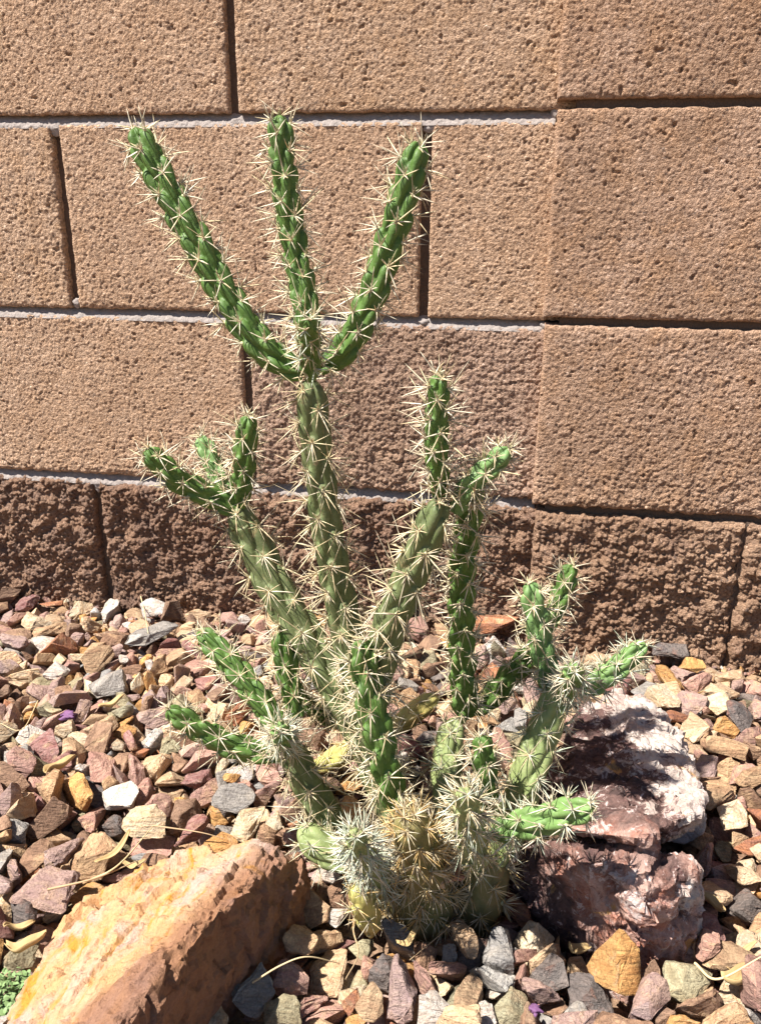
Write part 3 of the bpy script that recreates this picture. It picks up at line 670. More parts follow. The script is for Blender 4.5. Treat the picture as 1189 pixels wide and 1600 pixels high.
41,333,1507,-80,-1178,91,34,-2,20,
4,275,382,-903,-1171,20,-35,-89,12,
40,195,235,-483,-1137,48,-56,4,-66,
34,420,1421,-791,-1182,14,-96,-14,13,
24,359,262,-752,-1145,60,68,15,-37,
0,205,1156,-328,-1173,57,-49,57,30,
11,170,698,-758,-1140,85,-40,-28,-15,
22,271,1403,-522,-1141,7,-1,91,-38,
25,326,926,-997,-1158,28,41,-84,-16,
3,311,904,-423,-1146,53,-50,0,-67,
8,240,39,-313,-1146,19,-77,58,-10,
27,187,1056,-512,-1187,93,9,9,32,
13,420,210,-104,-1154,16,10,-96,15,
17,234,2,-446,-1169,74,37,-45,32,
30,239,383,-41,-1153,70,-16,11,-68,
7,192,377,-426,-1124,5,-19,61,-76,
0,420,-70,-424,-1145,33,91,4,-20,
1,310,82,-517,-1150,28,37,61,-63,
33,263,683,-384,-1136,2,31,94,8,
25,259,1564,-174,-1171,28,10,56,76,
23,339,1544,-401,-1124,80,-21,-4,54,
12,273,1005,-296,-1167,88,36,21,19,
32,246,797,-492,-1121,49,71,-32,-36,
11,275,898,-1064,-1164,60,45,-2,65,
27,357,575,-150,-1152,20,89,-31,22,
26,388,766,-753,-1165,13,-13,-96,-14,
9,254,-53,-297,-1163,39,-35,-22,-81,
28,159,733,-1075,-1189,7,71,-69,-1,
24,234,302,-47,-1165,84,9,-45,26,
38,258,81,-302,-1146,37,90,18,0,
1,201,972,-653,-1184,51,-83,1,19,
9,275,839,-443,-1146,28,-67,-4,-67,
3,247,427,-167,-1163,93,-4,-10,33,
23,271,1367,-888,-1159,63,33,59,35,
10,271,533,-431,-1140,45,-65,-36,-47,
24,286,345,-1065,-1136,28,91,9,-24,
21,193,182,-300,-1139,81,47,-27,-17,
19,212,628,-624,-1133,35,69,-38,-48,
36,323,1241,-231,-1162,3,54,-23,80,
11,285,1371,-627,-1180,93,6,-32,-7,
37,166,448,-833,-1188,72,13,20,64,
4,222,881,-302,-1135,21,93,-23,-16,
4,269,786,-1004,-1186,5,-54,81,19,
14,296,22,-538,-1153,40,-65,52,35,
24,256,570,-378,-1131,78,43,-31,-29,
15,285,1043,-325,-1181,8,-85,-50,-11,
3,272,922,-802,-1182,56,19,-19,77,
37,362,549,-214,-1133,24,-16,94,-11,
27,238,211,-211,-1166,50,29,80,0,
18,264,926,-235,-1145,25,46,-1,-84,
23,312,986,-390,-1182,45,23,72,45,
35,298,1440,-401,-1147,3,-92,-26,25,
30,232,1106,-1015,-1175,62,-72,-28,-4,
33,227,523,-800,-1183,26,-93,5,23,
3,253,1274,-130,-1167,43,-1,4,89,
31,318,-3,-340,-1168,88,13,42,-7,
27,281,518,-93,-1151,67,41,51,31,
41,304,912,-293,-1141,5,52,84,-5,
16,249,939,-1059,-1153,3,-80,55,19,
1,152,1035,-499,-1186,77,21,-25,53,
36,365,1153,-451,-1177,23,-67,-67,18,
31,260,557,-435,-1128,16,72,-42,50,
13,420,804,-574,-1154,22,-75,-16,-59,
19,193,227,-277,-1151,53,64,35,40,
37,279,763,-972,-1168,80,-28,-51,-6,
19,366,201,-449,-1168,34,-12,92,2,
38,301,1444,-566,-1159,11,86,10,47,
29,298,486,-144,-1148,24,-19,90,27,
34,204,813,-658,-1126,67,-27,-4,67,
33,212,521,-562,-1134,31,72,-59,-12,
10,420,439,-1200,-1124,5,-42,88,-15,
14,224,-43,-344,-1161,23,82,23,45,
15,375,-190,-183,-1166,4,82,-56,2,
19,212,433,-483,-1125,92,-10,-22,-26,
30,261,1121,-405,-1182,17,69,-68,-10,
30,239,611,-579,-1140,19,-25,14,-93,
9,261,1111,-279,-1172,89,7,-1,-43,
34,229,312,-420,-1133,49,-59,-25,57,
14,362,176,-431,-1138,78,-47,5,-39,
30,257,1153,-991,-1163,2,9,-63,76,
25,232,585,-94,-1145,3,-29,92,-20,
10,302,178,-633,-1137,29,-3,-94,-9,
17,256,534,-359,-1140,29,-59,-74,2,
26,225,138,-432,-1142,72,-32,-47,37,
9,253,124,-415,-1145,78,0,-22,57,
17,282,1449,-748,-1159,7,-14,94,-26,
37,231,298,-540,-1134,3,94,17,25,
1,232,670,-744,-1136,69,-28,61,24,
25,379,1348,-178,-1163,39,76,31,39,
23,260,562,-702,-1169,51,-67,-9,51,
10,245,96,-487,-1149,9,-69,-65,-27,
34,296,298,-790,-1183,87,11,-3,46,
3,252,481,-176,-1131,20,-64,69,-23,
37,276,733,-450,-1132,11,-82,54,0,
33,227,266,-438,-1146,18,24,89,-31,
12,195,131,-548,-1150,64,38,47,46,
22,362,178,-804,-1116,75,16,-7,62,
33,420,408,-199,-1165,19,36,64,64,
1,230,1152,-245,-1189,30,-76,53,-18,
38,294,270,-90,-1155,28,84,-28,-35,
7,387,1461,-417,-1166,22,-23,73,-59,
8,184,394,-979,-1186,27,89,32,-2,
27,207,920,-34,-1164,70,-41,42,-38,
26,260,696,-851,-1148,55,29,26,-73,
26,214,772,-352,-1132,27,-72,-50,38,
17,193,864,-569,-1165,19,-64,-14,-72,
21,366,713,-804,-1176,16,34,70,59,
26,281,176,-366,-1150,18,-65,-72,-4,
27,268,1498,-548,-1129,55,57,55,-20,
0,172,365,-1066,-1160,74,-6,30,-58,
0,261,1441,-370,-1158,63,-68,-35,5,
19,236,1455,-746,-1140,26,-8,-43,85,
37,223,270,-519,-1131,43,21,15,85,
10,227,1590,-83,-1180,1,-87,-38,-28,
1,308,-166,-54,-1176,42,-90,-2,3,
35,275,1062,-285,-1170,9,78,-17,-58,
41,277,90,-254,-1145,61,15,-5,-76,
41,325,26,-427,-1171,51,27,14,79,
2,199,701,-318,-1148,30,-87,-34,-12,
41,411,487,-313,-1174,82,7,-40,-38,
43,348,489,-760,-1182,9,-66,69,-26,
16,308,-259,-24,-1163,8,-10,-97,-13,
42,314,218,-517,-1134,58,-21,-21,74,
29,324,260,-313,-1155,4,-49,-26,-82,
1,332,835,-304,-1138,28,0,46,-83,
21,246,1266,-191,-1158,6,60,-71,-33,
7,311,1357,-115,-1168,8,-2,-99,1,
5,420,288,-900,-1175,96,-15,15,15,
35,225,621,-669,-1149,84,-52,10,2,
17,215,939,-15,-1167,5,-86,48,-7,
29,266,1176,-85,-1166,26,-16,-81,48,
6,368,864,-257,-1164,91,-22,5,31,
15,248,796,-166,-1147,94,17,-25,1,
2,409,399,-1054,-1178,38,-6,7,91,
32,242,291,-483,-1140,30,88,-19,-26,
27,196,1030,-281,-1153,27,-1,-45,84,
22,420,184,-232,-1182,15,5,-6,98,
9,236,1049,-1020,-1163,97,-7,9,-19,
37,190,-17,-393,-1153,60,-22,-28,-70,
15,306,1360,-838,-1180,36,-21,-65,-63,
18,342,1536,-203,-1166,21,-20,-27,-91,
39,325,1184,-241,-1169,9,21,95,16,
39,420,1397,-722,-1177,1,-24,-96,1,
35,300,994,-727,-1175,42,-34,-35,75,
17,420,216,-547,-1150,10,98,-2,1,
9,260,846,-494,-1132,82,-35,7,-43,
5,259,684,-485,-1139,51,51,-68,0,
21,275,353,-819,-1173,78,31,-40,-34,
37,324,178,-528,-1155,43,71,23,-49,
42,310,1472,-256,-1178,2,13,-93,32,
6,269,328,-986,-1183,15,-89,-15,37,
0,334,447,-269,-1165,87,32,22,-26,
1,218,404,-61,-1169,30,19,80,46,
40,420,1449,-329,-1163,87,20,43,6,
18,360,741,-727,-1153,94,-24,-7,-20,
1,384,774,-705,-1138,78,48,-25,-28,
11,240,34,-167,-1170,78,32,41,31,
42,295,985,-543,-1186,5,56,81,6,
29,211,1042,-178,-1126,87,-19,-25,-35,
8,245,426,-1095,-1167,53,76,-30,-20,
32,347,906,-705,-1182,1,2,-99,4,
1,288,262,-135,-1160,81,-51,-26,3,
16,224,1123,-558,-1187,71,-9,18,66,
1,371,62,-248,-1169,41,-83,-2,36,
39,270,-78,-118,-1164,72,-37,13,-55,
20,294,629,-65,-1161,72,-53,-40,15,
26,221,983,-777,-1185,12,73,59,31,
42,277,1550,-134,-1175,86,9,-35,32,
15,166,1011,-484,-1177,49,-32,-28,75,
31,383,328,-1023,-1172,18,-29,92,-14,
19,149,945,-525,-1167,58,62,18,48,
13,242,934,-317,-1160,20,-16,-60,75,
39,203,1022,-529,-1181,55,-30,55,-52,
30,168,672,-433,-1117,43,-12,-30,-83,
37,257,862,-325,-1147,76,-19,53,-30,
37,319,1489,-440,-1163,35,22,-76,-48,
16,199,305,-608,-1136,47,-8,-1,87,
23,306,837,-166,-1144,56,28,37,-68,
36,199,632,-199,-1137,6,-70,67,21,
29,241,214,-486,-1148,37,-54,74,1,
33,228,771,-411,-1137,1,-2,56,-82,
12,307,133,-174,-1155,72,-16,50,42,
36,249,1465,-219,-1171,65,58,-26,39,
28,268,938,-769,-1181,11,17,-40,88,
39,370,86,-362,-1177,14,-63,51,-55,
5,327,85,-192,-1155,76,4,44,46,
7,305,954,-783,-1177,43,-17,42,-77,
34,292,361,-179,-1156,94,-7,13,-29,
1,247,472,-545,-1140,45,13,-58,-65,
14,227,278,-850,-1174,81,2,38,-42,
21,235,531,-532,-1150,12,-33,-24,-89,
23,220,686,-346,-1144,24,-46,-84,-3,
20,264,397,-122,-1175,22,-33,-74,-52,
23,259,-159,-97,-1168,18,32,-59,-71,
1,300,444,-300,-1153,88,-38,-20,-12,
23,312,181,-488,-1149,82,-37,-15,-38,
33,256,901,-327,-1170,11,-65,70,-23,
30,384,504,-668,-1175,35,3,0,93,
13,243,394,-232,-1159,52,-11,-67,-49,
21,167,453,-854,-1185,4,98,10,10,
27,315,838,-560,-1163,29,24,25,88,
34,223,632,-273,-1149,2,2,95,-29,
14,241,1415,-440,-1156,87,12,27,-38,
3,231,319,-809,-1183,35,-82,-14,41,
12,229,1546,-305,-1169,67,-6,-27,67,
23,366,647,-490,-1141,13,29,-85,-39,
7,228,853,-720,-1159,63,-30,66,23,
28,342,-69,-318,-1157,1,-14,-85,-48,
29,272,548,-110,-1148,88,25,24,-29,
26,219,1091,-270,-1179,6,-95,16,22,
9,222,759,-611,-1145,15,90,34,19,
25,291,402,-881,-1176,26,-85,21,38,
18,190,956,-376,-1158,6,-1,98,11,
14,253,808,-45,-1166,53,56,40,47,
17,294,302,-455,-1153,73,53,-11,40,
17,361,128,-557,-1161,6,-76,55,31,
34,206,887,-647,-1159,39,-85,-18,-27,
43,303,-95,-290,-1160,16,-3,-93,29,
43,268,745,-672,-1151,43,-86,-14,21,
5,420,1514,-148,-1175,64,22,-50,-52,
37,234,738,-340,-1133,66,-25,-30,-63,
20,142,497,-226,-1142,16,47,-73,45,
35,317,984,-981,-1182,32,85,35,-17,
23,234,987,-465,-1180,76,8,-53,34,
4,263,1327,-918,-1185,40,-5,-1,90,
9,243,97,-616,-1160,73,46,-29,38,
0,360,596,-682,-1167,16,28,78,-51,
26,345,-171,-239,-1162,18,-3,-15,-96,
17,120,885,-580,-1183,6,-25,-68,-67,
42,311,696,-571,-1123,75,20,-33,-52,
31,234,1005,-646,-1186,95,-16,-7,-21,
29,341,876,-153,-1155,38,32,61,60,
29,215,841,-884,-1185,8,-85,49,-11,
40,226,232,-390,-1135,72,51,-27,-35,
11,314,311,-601,-1156,92,33,8,-16,
39,212,1269,-979,-1182,27,-67,-68,4,
33,214,1289,-100,-1179,41,-85,19,21,
9,307,66,-482,-1181,36,26,-2,88,
8,251,633,-525,-1134,96,-6,20,11,
29,237,65,-226,-1156,69,-10,-42,-56,
19,224,770,-484,-1130,5,-65,73,-18,
16,264,236,-159,-1160,30,79,-20,-48,
33,141,395,-941,-1188,6,-54,80,-20,
25,272,325,-959,-1163,29,50,62,51,
12,293,1497,-249,-1170,70,-20,23,63,
24,314,542,-66,-1168,99,1,-8,4,
9,295,424,-1033,-1175,32,-14,-85,37,
3,242,1010,-365,-1183,13,53,-81,-14,
21,289,793,-645,-1171,9,55,-80,19,
1,256,494,-730,-1153,71,-49,21,44,
33,207,1369,-775,-1180,92,33,-5,-14,
8,243,897,-989,-1156,72,54,41,3,
21,308,956,-448,-1182,73,32,-49,-32,
26,204,326,-820,-1183,36,6,40,-83,
40,323,701,-176,-1149,61,8,-5,-78,
37,249,883,-559,-1179,3,27,26,-92,
1,328,739,-848,-1177,12,-11,-1,98,
40,201,332,-45,-1173,22,-93,-17,17,
18,212,-61,-110,-1169,16,6,86,45,
42,356,1484,-600,-1164,23,-83,49,-5,
18,226,546,-590,-1150,93,23,-22,12,
15,420,1545,-433,-1158,32,-15,-69,-62,
42,170,921,-697,-1173,31,93,-9,-6,
41,298,779,-688,-1152,61,-54,53,21,
43,299,524,-309,-1167,12,-82,8,54,
40,303,332,-261,-1150,22,-92,25,-13,
22,284,-224,-152,-1177,1,-5,45,-88,
28,309,45,-505,-1166,39,-37,-41,-72,
27,344,367,-1113,-1131,88,9,11,43,
33,136,509,-809,-1189,13,-38,-84,33,
36,332,695,-746,-1164,18,-89,36,14,
8,247,956,-85,-1160,21,-18,85,42,
18,241,481,-705,-1161,20,43,81,33,
19,283,446,-651,-1166,5,58,-15,78,
36,241,1108,-348,-1181,55,11,-48,-66,
10,164,985,-519,-1173,36,-13,24,88,
0,152,1350,-927,-1186,8,-39,90,-9,
20,197,-31,-76,-1171,48,45,23,71,
37,263,628,-408,-1139,38,-90,-13,-7,
35,243,924,-497,-1178,19,0,26,-94,
33,225,586,-698,-1127,20,90,-26,26,
28,420,172,-163,-1181,80,-13,-4,-57,
18,236,115,-124,-1154,21,71,62,-23,
36,349,512,-485,-1144,66,-44,-34,49,
10,310,220,-415,-1148,75,-60,-20,-12,
41,301,272,-404,-1153,27,-17,-89,-29,
28,253,363,-557,-1144,10,-55,-79,22,
15,190,943,-451,-1166,45,21,70,49,
21,278,797,-82,-1170,53,83,9,6,
21,243,1135,-342,-1181,6,-44,-88,-9,
34,292,1383,-667,-1172,58,-8,-28,-75,
34,202,862,-536,-1176,39,-42,80,13,
23,227,1414,-881,-1132,30,-17,55,75,
5,232,773,-132,-1157,7,-37,-73,-55,
10,420,669,-102,-1169,91,4,-21,31,
26,285,63,-80,-1173,72,22,19,61,
37,285,395,-159,-1161,43,-28,-2,85,
20,317,500,-573,-1144,1,-69,70,4,
8,269,112,-361,-1171,12,50,23,81,
34,372,859,-402,-1177,6,-88,44,8,
10,288,1003,-75,-1144,33,49,-79,7,
13,302,553,-394,-1145,14,60,42,65,
25,297,613,-24,-1163,67,-63,11,-34,
18,286,1123,-931,-1154,1,-74,7,-66,
38,259,418,-353,-1137,10,94,19,-22,
16,196,1118,-311,-1184,29,93,1,15,
28,306,501,-242,-1168,40,69,14,56,
43,290,808,-524,-1150,30,-32,80,-37,
6,236,891,-357,-1162,88,-38,-13,-22,
22,189,475,-755,-1157,0,-88,36,28,
9,250,1568,-217,-1163,64,-57,-50,-6,
18,185,514,-642,-1148,24,-7,96,0,
37,250,121,-656,-1161,38,31,-48,71,
0,240,401,-1153,-1132,91,-8,-9,-36,
9,269,139,-277,-1169,5,-87,-16,-43,
40,256,951,-256,-1156,22,-92,28,6,
30,257,733,-717,-1135,4,-28,30,90,
9,146,366,-773,-1173,57,-65,10,-47,
24,364,738,-183,-1151,41,-24,-35,-80,
29,263,1482,-319,-1160,44,-53,69,19,
21,173,335,-157,-1158,67,-64,-22,27,
23,363,59,-191,-1180,9,-27,75,59,
32,420,1119,-208,-1178,3,95,-26,4,
13,260,725,-144,-1163,2,88,-30,34,
41,120,789,-965,-1191,63,11,-22,-72,
18,233,680,-274,-1159,15,15,-66,-71,
26,198,314,-629,-1146,80,-1,-52,-25,
11,353,371,-539,-1172,7,-79,58,10,
5,233,216,-138,-1165,10,-52,27,-79,
8,210,446,-375,-1126,88,-44,12,2,
36,223,182,-515,-1149,89,-39,-2,-16,
25,216,19,-491,-1164,16,-59,-25,-74,
18,190,44,-116,-1178,78,32,32,-40,
19,258,270,-502,-1146,23,-93,22,7,
36,188,510,-385,-1137,44,15,87,8,
24,420,796,-318,-1161,48,61,-12,60,
29,203,634,-374,-1137,98,-11,3,-11,
20,180,465,-521,-1157,70,18,21,64,
8,304,225,-793,-1131,95,28,-6,0,
26,283,1056,-968,-1149,40,-11,82,-37,
20,165,527,-827,-1181,40,-24,77,-40,
39,420,982,-1022,-1175,4,-27,87,40,
25,348,934,-180,-1170,37,-71,44,37,
33,247,92,-162,-1157,9,87,-42,-19,
40,283,204,-170,-1174,45,-37,-21,-77,
16,212,-131,-92,-1165,8,90,-35,-19,
40,255,347,-777,-1185,37,-4,-29,-87,
23,320,297,-666,-1145,34,16,89,21,
8,231,14,-475,-1171,63,47,-47,36,
4,217,481,-252,-1152,46,-75,34,30,
33,199,659,-535,-1118,26,-21,-92,-15,
25,260,1115,-251,-1181,41,79,-42,-13,
8,273,138,-237,-1165,11,9,46,87,
26,208,148,-68,-1172,7,15,93,-30,
18,167,1392,-354,-1146,81,-49,27,-12,
41,283,1221,-188,-1138,97,-20,6,2,
26,153,169,-228,-1159,74,-19,7,-62,
31,282,825,-897,-1148,86,42,20,-15,
16,187,718,-752,-1154,49,65,1,-56,
36,341,374,-337,-1176,88,-15,4,-43,
38,320,49,-571,-1161,21,69,31,60,
13,173,706,-133,-1158,15,-85,41,-26,
37,241,-56,-242,-1167,4,30,93,14,
43,171,360,-270,-1144,39,71,-38,-43,
21,397,851,-72,-1165,9,42,89,-7,
32,262,-49,-401,-1171,31,-47,59,55,
21,353,-168,-135,-1177,3,-85,-45,25,
11,296,21,-90,-1176,17,96,10,-12,
8,357,413,-769,-1169,82,-43,6,-34,
0,302,284,-427,-1171,36,0,76,-52,
14,184,-82,-63,-1174,17,-81,47,27,
27,232,810,-740,-1183,19,-55,79,13,
37,211,645,-795,-1152,34,48,-23,-77,
18,171,924,-507,-1164,76,32,-17,-51,
15,420,100,-671,-1148,62,62,-24,-39,
8,253,986,-343,-1168,17,55,5,81,
40,218,1021,-345,-1178,50,-18,-34,-76,
6,313,1072,-243,-1175,79,30,-6,52,
3,323,1194,-128,-1175,41,8,-7,-89,
10,304,1162,-101,-1178,50,55,-66,-8,
0,219,814,-645,-1170,63,6,76,3,
14,228,56,-152,-1170,39,59,-19,-67,
1,340,421,-153,-1176,53,8,8,-83,
40,404,542,-278,-1168,28,-33,80,38,
19,262,1397,-951,-1120,10,-83,31,44,
20,197,896,-510,-1177,41,76,-24,42,
34,420,1319,-856,-1148,48,60,16,61,
36,229,701,-836,-1162,84,3,-38,35,
11,271,492,-395,-1136,29,62,-26,-67,
29,246,783,-947,-1182,67,-26,-9,68,
6,222,623,-773,-1186,66,-12,5,-73,
24,275,62,-287,-1167,26,60,-18,72,
25,217,181,-577,-1163,28,17,-85,40,
11,161,335,-745,-1174,43,80,-39,5,
40,193,477,-657,-1165,83,21,-39,-31,
19,250,335,-508,-1167,49,9,84,-16,
37,244,773,-1030,-1183,22,-96,0,8,
26,171,324,-183,-1154,13,-65,-49,55,
13,172,872,-589,-1180,77,-39,24,42,
34,193,1431,-540,-1185,18,-30,82,-42,
17,265,-56,-79,-1181,69,7,-26,-65,
13,268,774,-442,-1135,93,-15,26,-14,
19,397,336,-665,-1169,90,-19,6,-36,
1,300,235,-584,-1144,1,-96,-18,15,
34,179,958,-234,-1158,19,17,90,-33,
23,261,749,-25,-1161,29,-55,-56,52,
15,293,-22,-420,-1181,95,14,-17,-14,
42,311,1265,-98,-1183,59,20,-3,77,
33,344,-28,-448,-1178,17,40,82,35,
33,194,308,-754,-1177,10,46,-69,-53,
19,199,551,-244,-1158,23,4,-48,84,
31,334,184,-320,-1160,62,29,-37,-61,
32,211,628,-663,-1186,78,-28,22,-49,
24,231,820,-600,-1178,53,80,-11,-22,
18,280,901,-1046,-1170,50,16,24,-80,
26,321,1504,-314,-1181,36,17,-23,-87,
28,175,1041,-534,-1187,68,13,4,-71,
4,173,970,-273,-1150,79,28,41,33,
35,237,424,-606,-1153,94,-3,-4,31,
38,236,629,-800,-1177,40,64,20,61,
19,197,683,-130,-1149,68,-57,-1,-44,
17,274,787,-799,-1169,50,-12,11,-84,
0,349,1334,-1074,-1103,48,-10,-73,-45,
0,210,886,-628,-1177,30,-9,76,-56,
0,362,458,-516,-1180,66,-13,3,-73,
13,253,700,-372,-1144,53,21,32,-74,
14,291,1084,-898,-1177,38,-40,-65,51,
2,266,-262,-62,-1176,16,93,-31,-6,
19,287,1432,-226,-1177,15,-30,-93,3,
42,292,936,-130,-1149,2,-87,-46,13,
0,214,1525,-243,-1150,80,-10,-11,57,
26,272,1397,-470,-1164,23,15,-92,25,
13,420,616,-714,-1175,7,16,97,-11,
15,352,178,-143,-1155,10,95,-17,-20,
39,222,645,-80,-1158,22,-33,62,-67,
12,341,447,-910,-1177,4,26,88,-36,
32,271,1175,-192,-1167,38,32,-55,-66,
11,307,1396,-265,-1172,56,-82,3,-2,
8,164,237,-444,-1143,38,28,45,75,
16,338,1011,-262,-1167,59,-73,-32,1,
6,294,359,-945,-1178,17,25,-84,-44,
19,212,180,-268,-1161,86,41,21,14,
35,214,478,-285,-1154,38,-72,-1,-56,
5,275,401,-337,-1148,64,-46,20,56,
12,217,255,-535,-1136,35,49,-78,-8,
40,373,383,-702,-1168,33,46,18,79,
30,420,1366,-333,-1160,5,-98,-3,10,
25,310,1484,-120,-1176,5,-23,81,-52,
36,188,806,-611,-1156,18,-86,43,16,
1,331,-73,-25,-1171,15,-38,-86,27,
33,279,934,-276,-1157,10,-56,-71,-40,
25,298,254,-660,-1152,7,73,-60,-29,
43,351,722,-472,-1153,3,-4,-23,-96,
9,182,1101,-237,-1146,96,-12,-18,-13,
6,198,375,-760,-1184,10,-24,-91,30,
43,296,208,-640,-1149,71,56,16,36,
12,245,875,-48,-1160,2,53,61,-58,
27,356,390,-394,-1156,43,-53,15,70,
32,257,859,-363,-1147,60,53,-23,-55,
6,249,266,-366,-1143,36,-64,-50,44,
22,283,466,-307,-1162,42,-47,70,-30,
7,203,748,-492,-1129,24,-75,-13,59,
30,167,444,-479,-1148,74,-27,27,53,
18,284,566,-730,-1187,35,-11,7,92,
28,255,1380,-364,-1156,22,-93,24,5,
18,250,572,-479,-1133,1,74,-60,-26,
21,162,201,-610,-1159,35,49,3,79,
11,162,1449,-598,-1154,95,16,19,12,
33,222,563,-199,-1152,20,-67,70,-4,
18,308,1071,-185,-1178,76,-29,-8,56,
42,184,367,-133,-1161,42,24,-17,-85,
25,188,423,-118,-1159,9,21,-95,-15,
2,329,763,-245,-1146,8,78,60,4,
33,243,93,-298,-1158,80,-14,13,-55,
22,217,1388,-451,-1164,29,49,-54,61,
19,196,1479,-506,-1172,84,-10,2,-52,
1,351,201,-397,-1135,70,-56,-39,-14,
43,271,579,-652,-1157,26,47,-77,-32,
1,307,1170,-166,-1188,32,-93,-3,4,
35,306,361,-874,-1179,5,68,-72,-10,
2,411,423,-423,-1168,35,49,-78,-6,
17,420,768,-189,-1147,80,-34,13,-46,
42,206,1151,-201,-1183,21,83,49,9,
7,274,889,-281,-1187,94,-9,14,-27,
34,221,771,-383,-1140,51,-12,-31,-78,
39,246,734,-388,-1148,54,75,-20,-28,
0,417,535,-523,-1173,30,-82,38,25,
32,269,374,-158,-1153,21,1,97,-2,
23,335,1443,-716,-1175,76,9,-53,35,
7,285,368,-632,-1167,66,-15,-19,70,
41,263,619,-657,-1169,96,11,4,-20,
21,143,1091,-701,-1188,44,71,20,50,
2,248,421,-1165,-1168,59,-31,-62,-40,
24,308,258,-278,-1172,35,46,22,77,
0,169,644,-558,-1136,69,-56,-39,20,
32,255,-6,-91,-1167,85,-27,-28,-32,
5,334,988,-112,-1160,38,-57,-71,0,
4,214,1233,-1004,-1183,74,53,-23,31,
32,303,484,-524,-1161,35,-34,64,-57,
35,239,228,-521,-1144,60,2,-46,-65,
14,169,285,-926,-1176,52,-48,-23,-65,
2,191,63,-276,-1189,21,79,-55,-12,
20,227,740,-884,-1172,53,6,79,-27,
0,336,1471,-706,-1148,40,-18,-49,-74,
7,315,524,-251,-1178,58,22,19,-74,
12,182,538,-375,-1134,24,55,-49,-62,
11,316,500,-172,-1165,6,22,67,69,
24,328,279,-559,-1158,37,69,-51,-32,
40,323,305,-263,-1171,12,43,-21,86,
14,236,415,-635,-1181,97,-5,-3,19,
25,365,185,-709,-1149,2,-42,73,-52,
0,210,1479,-156,-1172,50,75,41,-7,
19,223,366,-153,-1181,53,36,-30,-69,
27,348,544,-167,-1169,34,22,58,70,
2,368,-88,-168,-1179,9,-62,-76,-8,
0,295,291,-962,-1141,88,-35,29,4,
2,226,466,-180,-1154,4,-31,-94,2,
3,372,1522,-464,-1145,20,-7,65,71,
11,402,362,-268,-1164,13,-27,90,-27,
0,219,889,-365,-1179,89,-27,-6,-35,
15,258,900,-332,-1184,3,24,-96,7,
15,310,968,-292,-1180,97,-17,-2,10,
5,227,774,-856,-1177,86,12,34,-34,
35,233,760,-329,-1180,10,27,-91,25,
42,264,-134,-274,-1167,38,83,-13,-36,
11,293,871,-214,-1170,5,32,90,-26,
28,236,909,-441,-1156,53,-6,17,82,
28,208,841,-210,-1169,48,49,-1,-72,
2,251,251,-715,-1143,95,14,17,-16,
17,260,493,-606,-1145,33,69,-61,-13,
39,196,1355,-692,-1187,51,-17,-12,-82,
8,420,247,-605,-1155,82,-51,-9,18,
7,264,1457,-773,-1136,2,-31,-86,38,
1,238,219,-291,-1175,56,-70,-33,27,
13,259,79,-314,-1186,84,-15,12,48,
32,300,919,-295,-1178,69,-41,21,-54,
15,267,1237,-133,-1174,34,92,-4,11,
26,315,895,-475,-1184,95,-4,1,28,
32,202,891,-287,-1168,29,94,-15,-3,
18,345,903,-552,-1174,20,-18,-43,85,
43,275,199,-760,-1148,92,21,-8,29,
20,319,556,-641,-1154,35,20,-75,-49,
35,279,622,-136,-1176,76,-63,6,6,
38,300,405,-520,-1153,10,96,0,23,
35,305,596,-487,-1125,0,-80,56,16,
16,347,913,-424,-1179,2,95,-28,6,
5,306,893,-138,-1171,59,-23,-36,67,
34,241,844,-23,-1167,10,-6,-7,-98,
41,201,658,-256,-1168,2,-19,38,-89,
32,237,339,-752,-1183,3,-33,90,-25,
33,242,336,-583,-1182,11,44,-88,-9,
37,369,788,-480,-1143,22,75,61,2,
7,291,1147,-119,-1175,33,38,40,75,
16,313,150,-387,-1158,86,15,38,-26,
27,208,471,-342,-1143,9,80,-58,0,
3,250,1108,-996,-1176,41,77,-40,24,
26,157,642,-587,-1143,38,-35,-9,84,
1,235,1172,-284,-1189,34,-90,-21,11,
35,319,357,-318,-1144,95,-9,3,-26,
29,276,301,-723,-1184,6,2,-12,-98,
3,254,561,-788,-1184,7,-79,-46,37,
43,216,34,-265,-1163,34,14,3,92,
38,295,-38,-325,-1183,24,39,83,29,
33,125,322,-503,-1158,40,-39,79,22,
32,404,1133,-1047,-1172,13,-68,-70,-9,
39,311,653,-636,-1153,60,-20,-2,-76,
26,293,1073,-162,-1173,60,-34,9,70,
36,249,51,-536,-1180,55,-40,-67,27,
11,252,1448,-793,-1142,21,85,-35,-30,
35,277,1265,-152,-1176,2,-75,58,-27,
11,165,726,-809,-1143,70,-27,38,53,
40,181,794,-840,-1158,1,65,68,32,
36,322,814,-457,-1155,35,-74,44,-34,
16,180,305,-342,-1147,23,24,83,42,
31,260,1096,-150,-1187,71,10,-11,-68,
8,212,645,-272,-1163,39,-91,-6,4,
15,181,797,-292,-1130,2,10,97,-17,
29,213,1402,-661,-1187,48,15,-25,-82,
1,271,363,-102,-1167,42,-9,-16,-88,
31,420,1304,-167,-1165,58,4,14,-79,
40,202,225,-309,-1157,74,-14,60,26,
33,222,50,-55,-1175,18,-35,87,-25,
22,280,780,-597,-1150,1,-34,17,91,
39,151,629,-235,-1164,89,-41,10,-6,
43,250,1466,-279,-1184,91,-36,4,15,
42,249,1578,-269,-1179,89,12,21,35,
17,254,182,-255,-1170,17,-43,87,13,
25,213,1051,-228,-1180,24,-17,-89,-33,
12,220,746,-590,-1155,6,-44,89,0,
37,210,947,-620,-1188,96,3,-11,22,
9,242,114,-298,-1165,3,-27,-19,-93,
35,184,884,-806,-1181,47,34,-25,-76,
10,195,1504,-402,-1181,17,-10,-63,-74,
40,342,238,-404,-1181,24,79,54,-12,
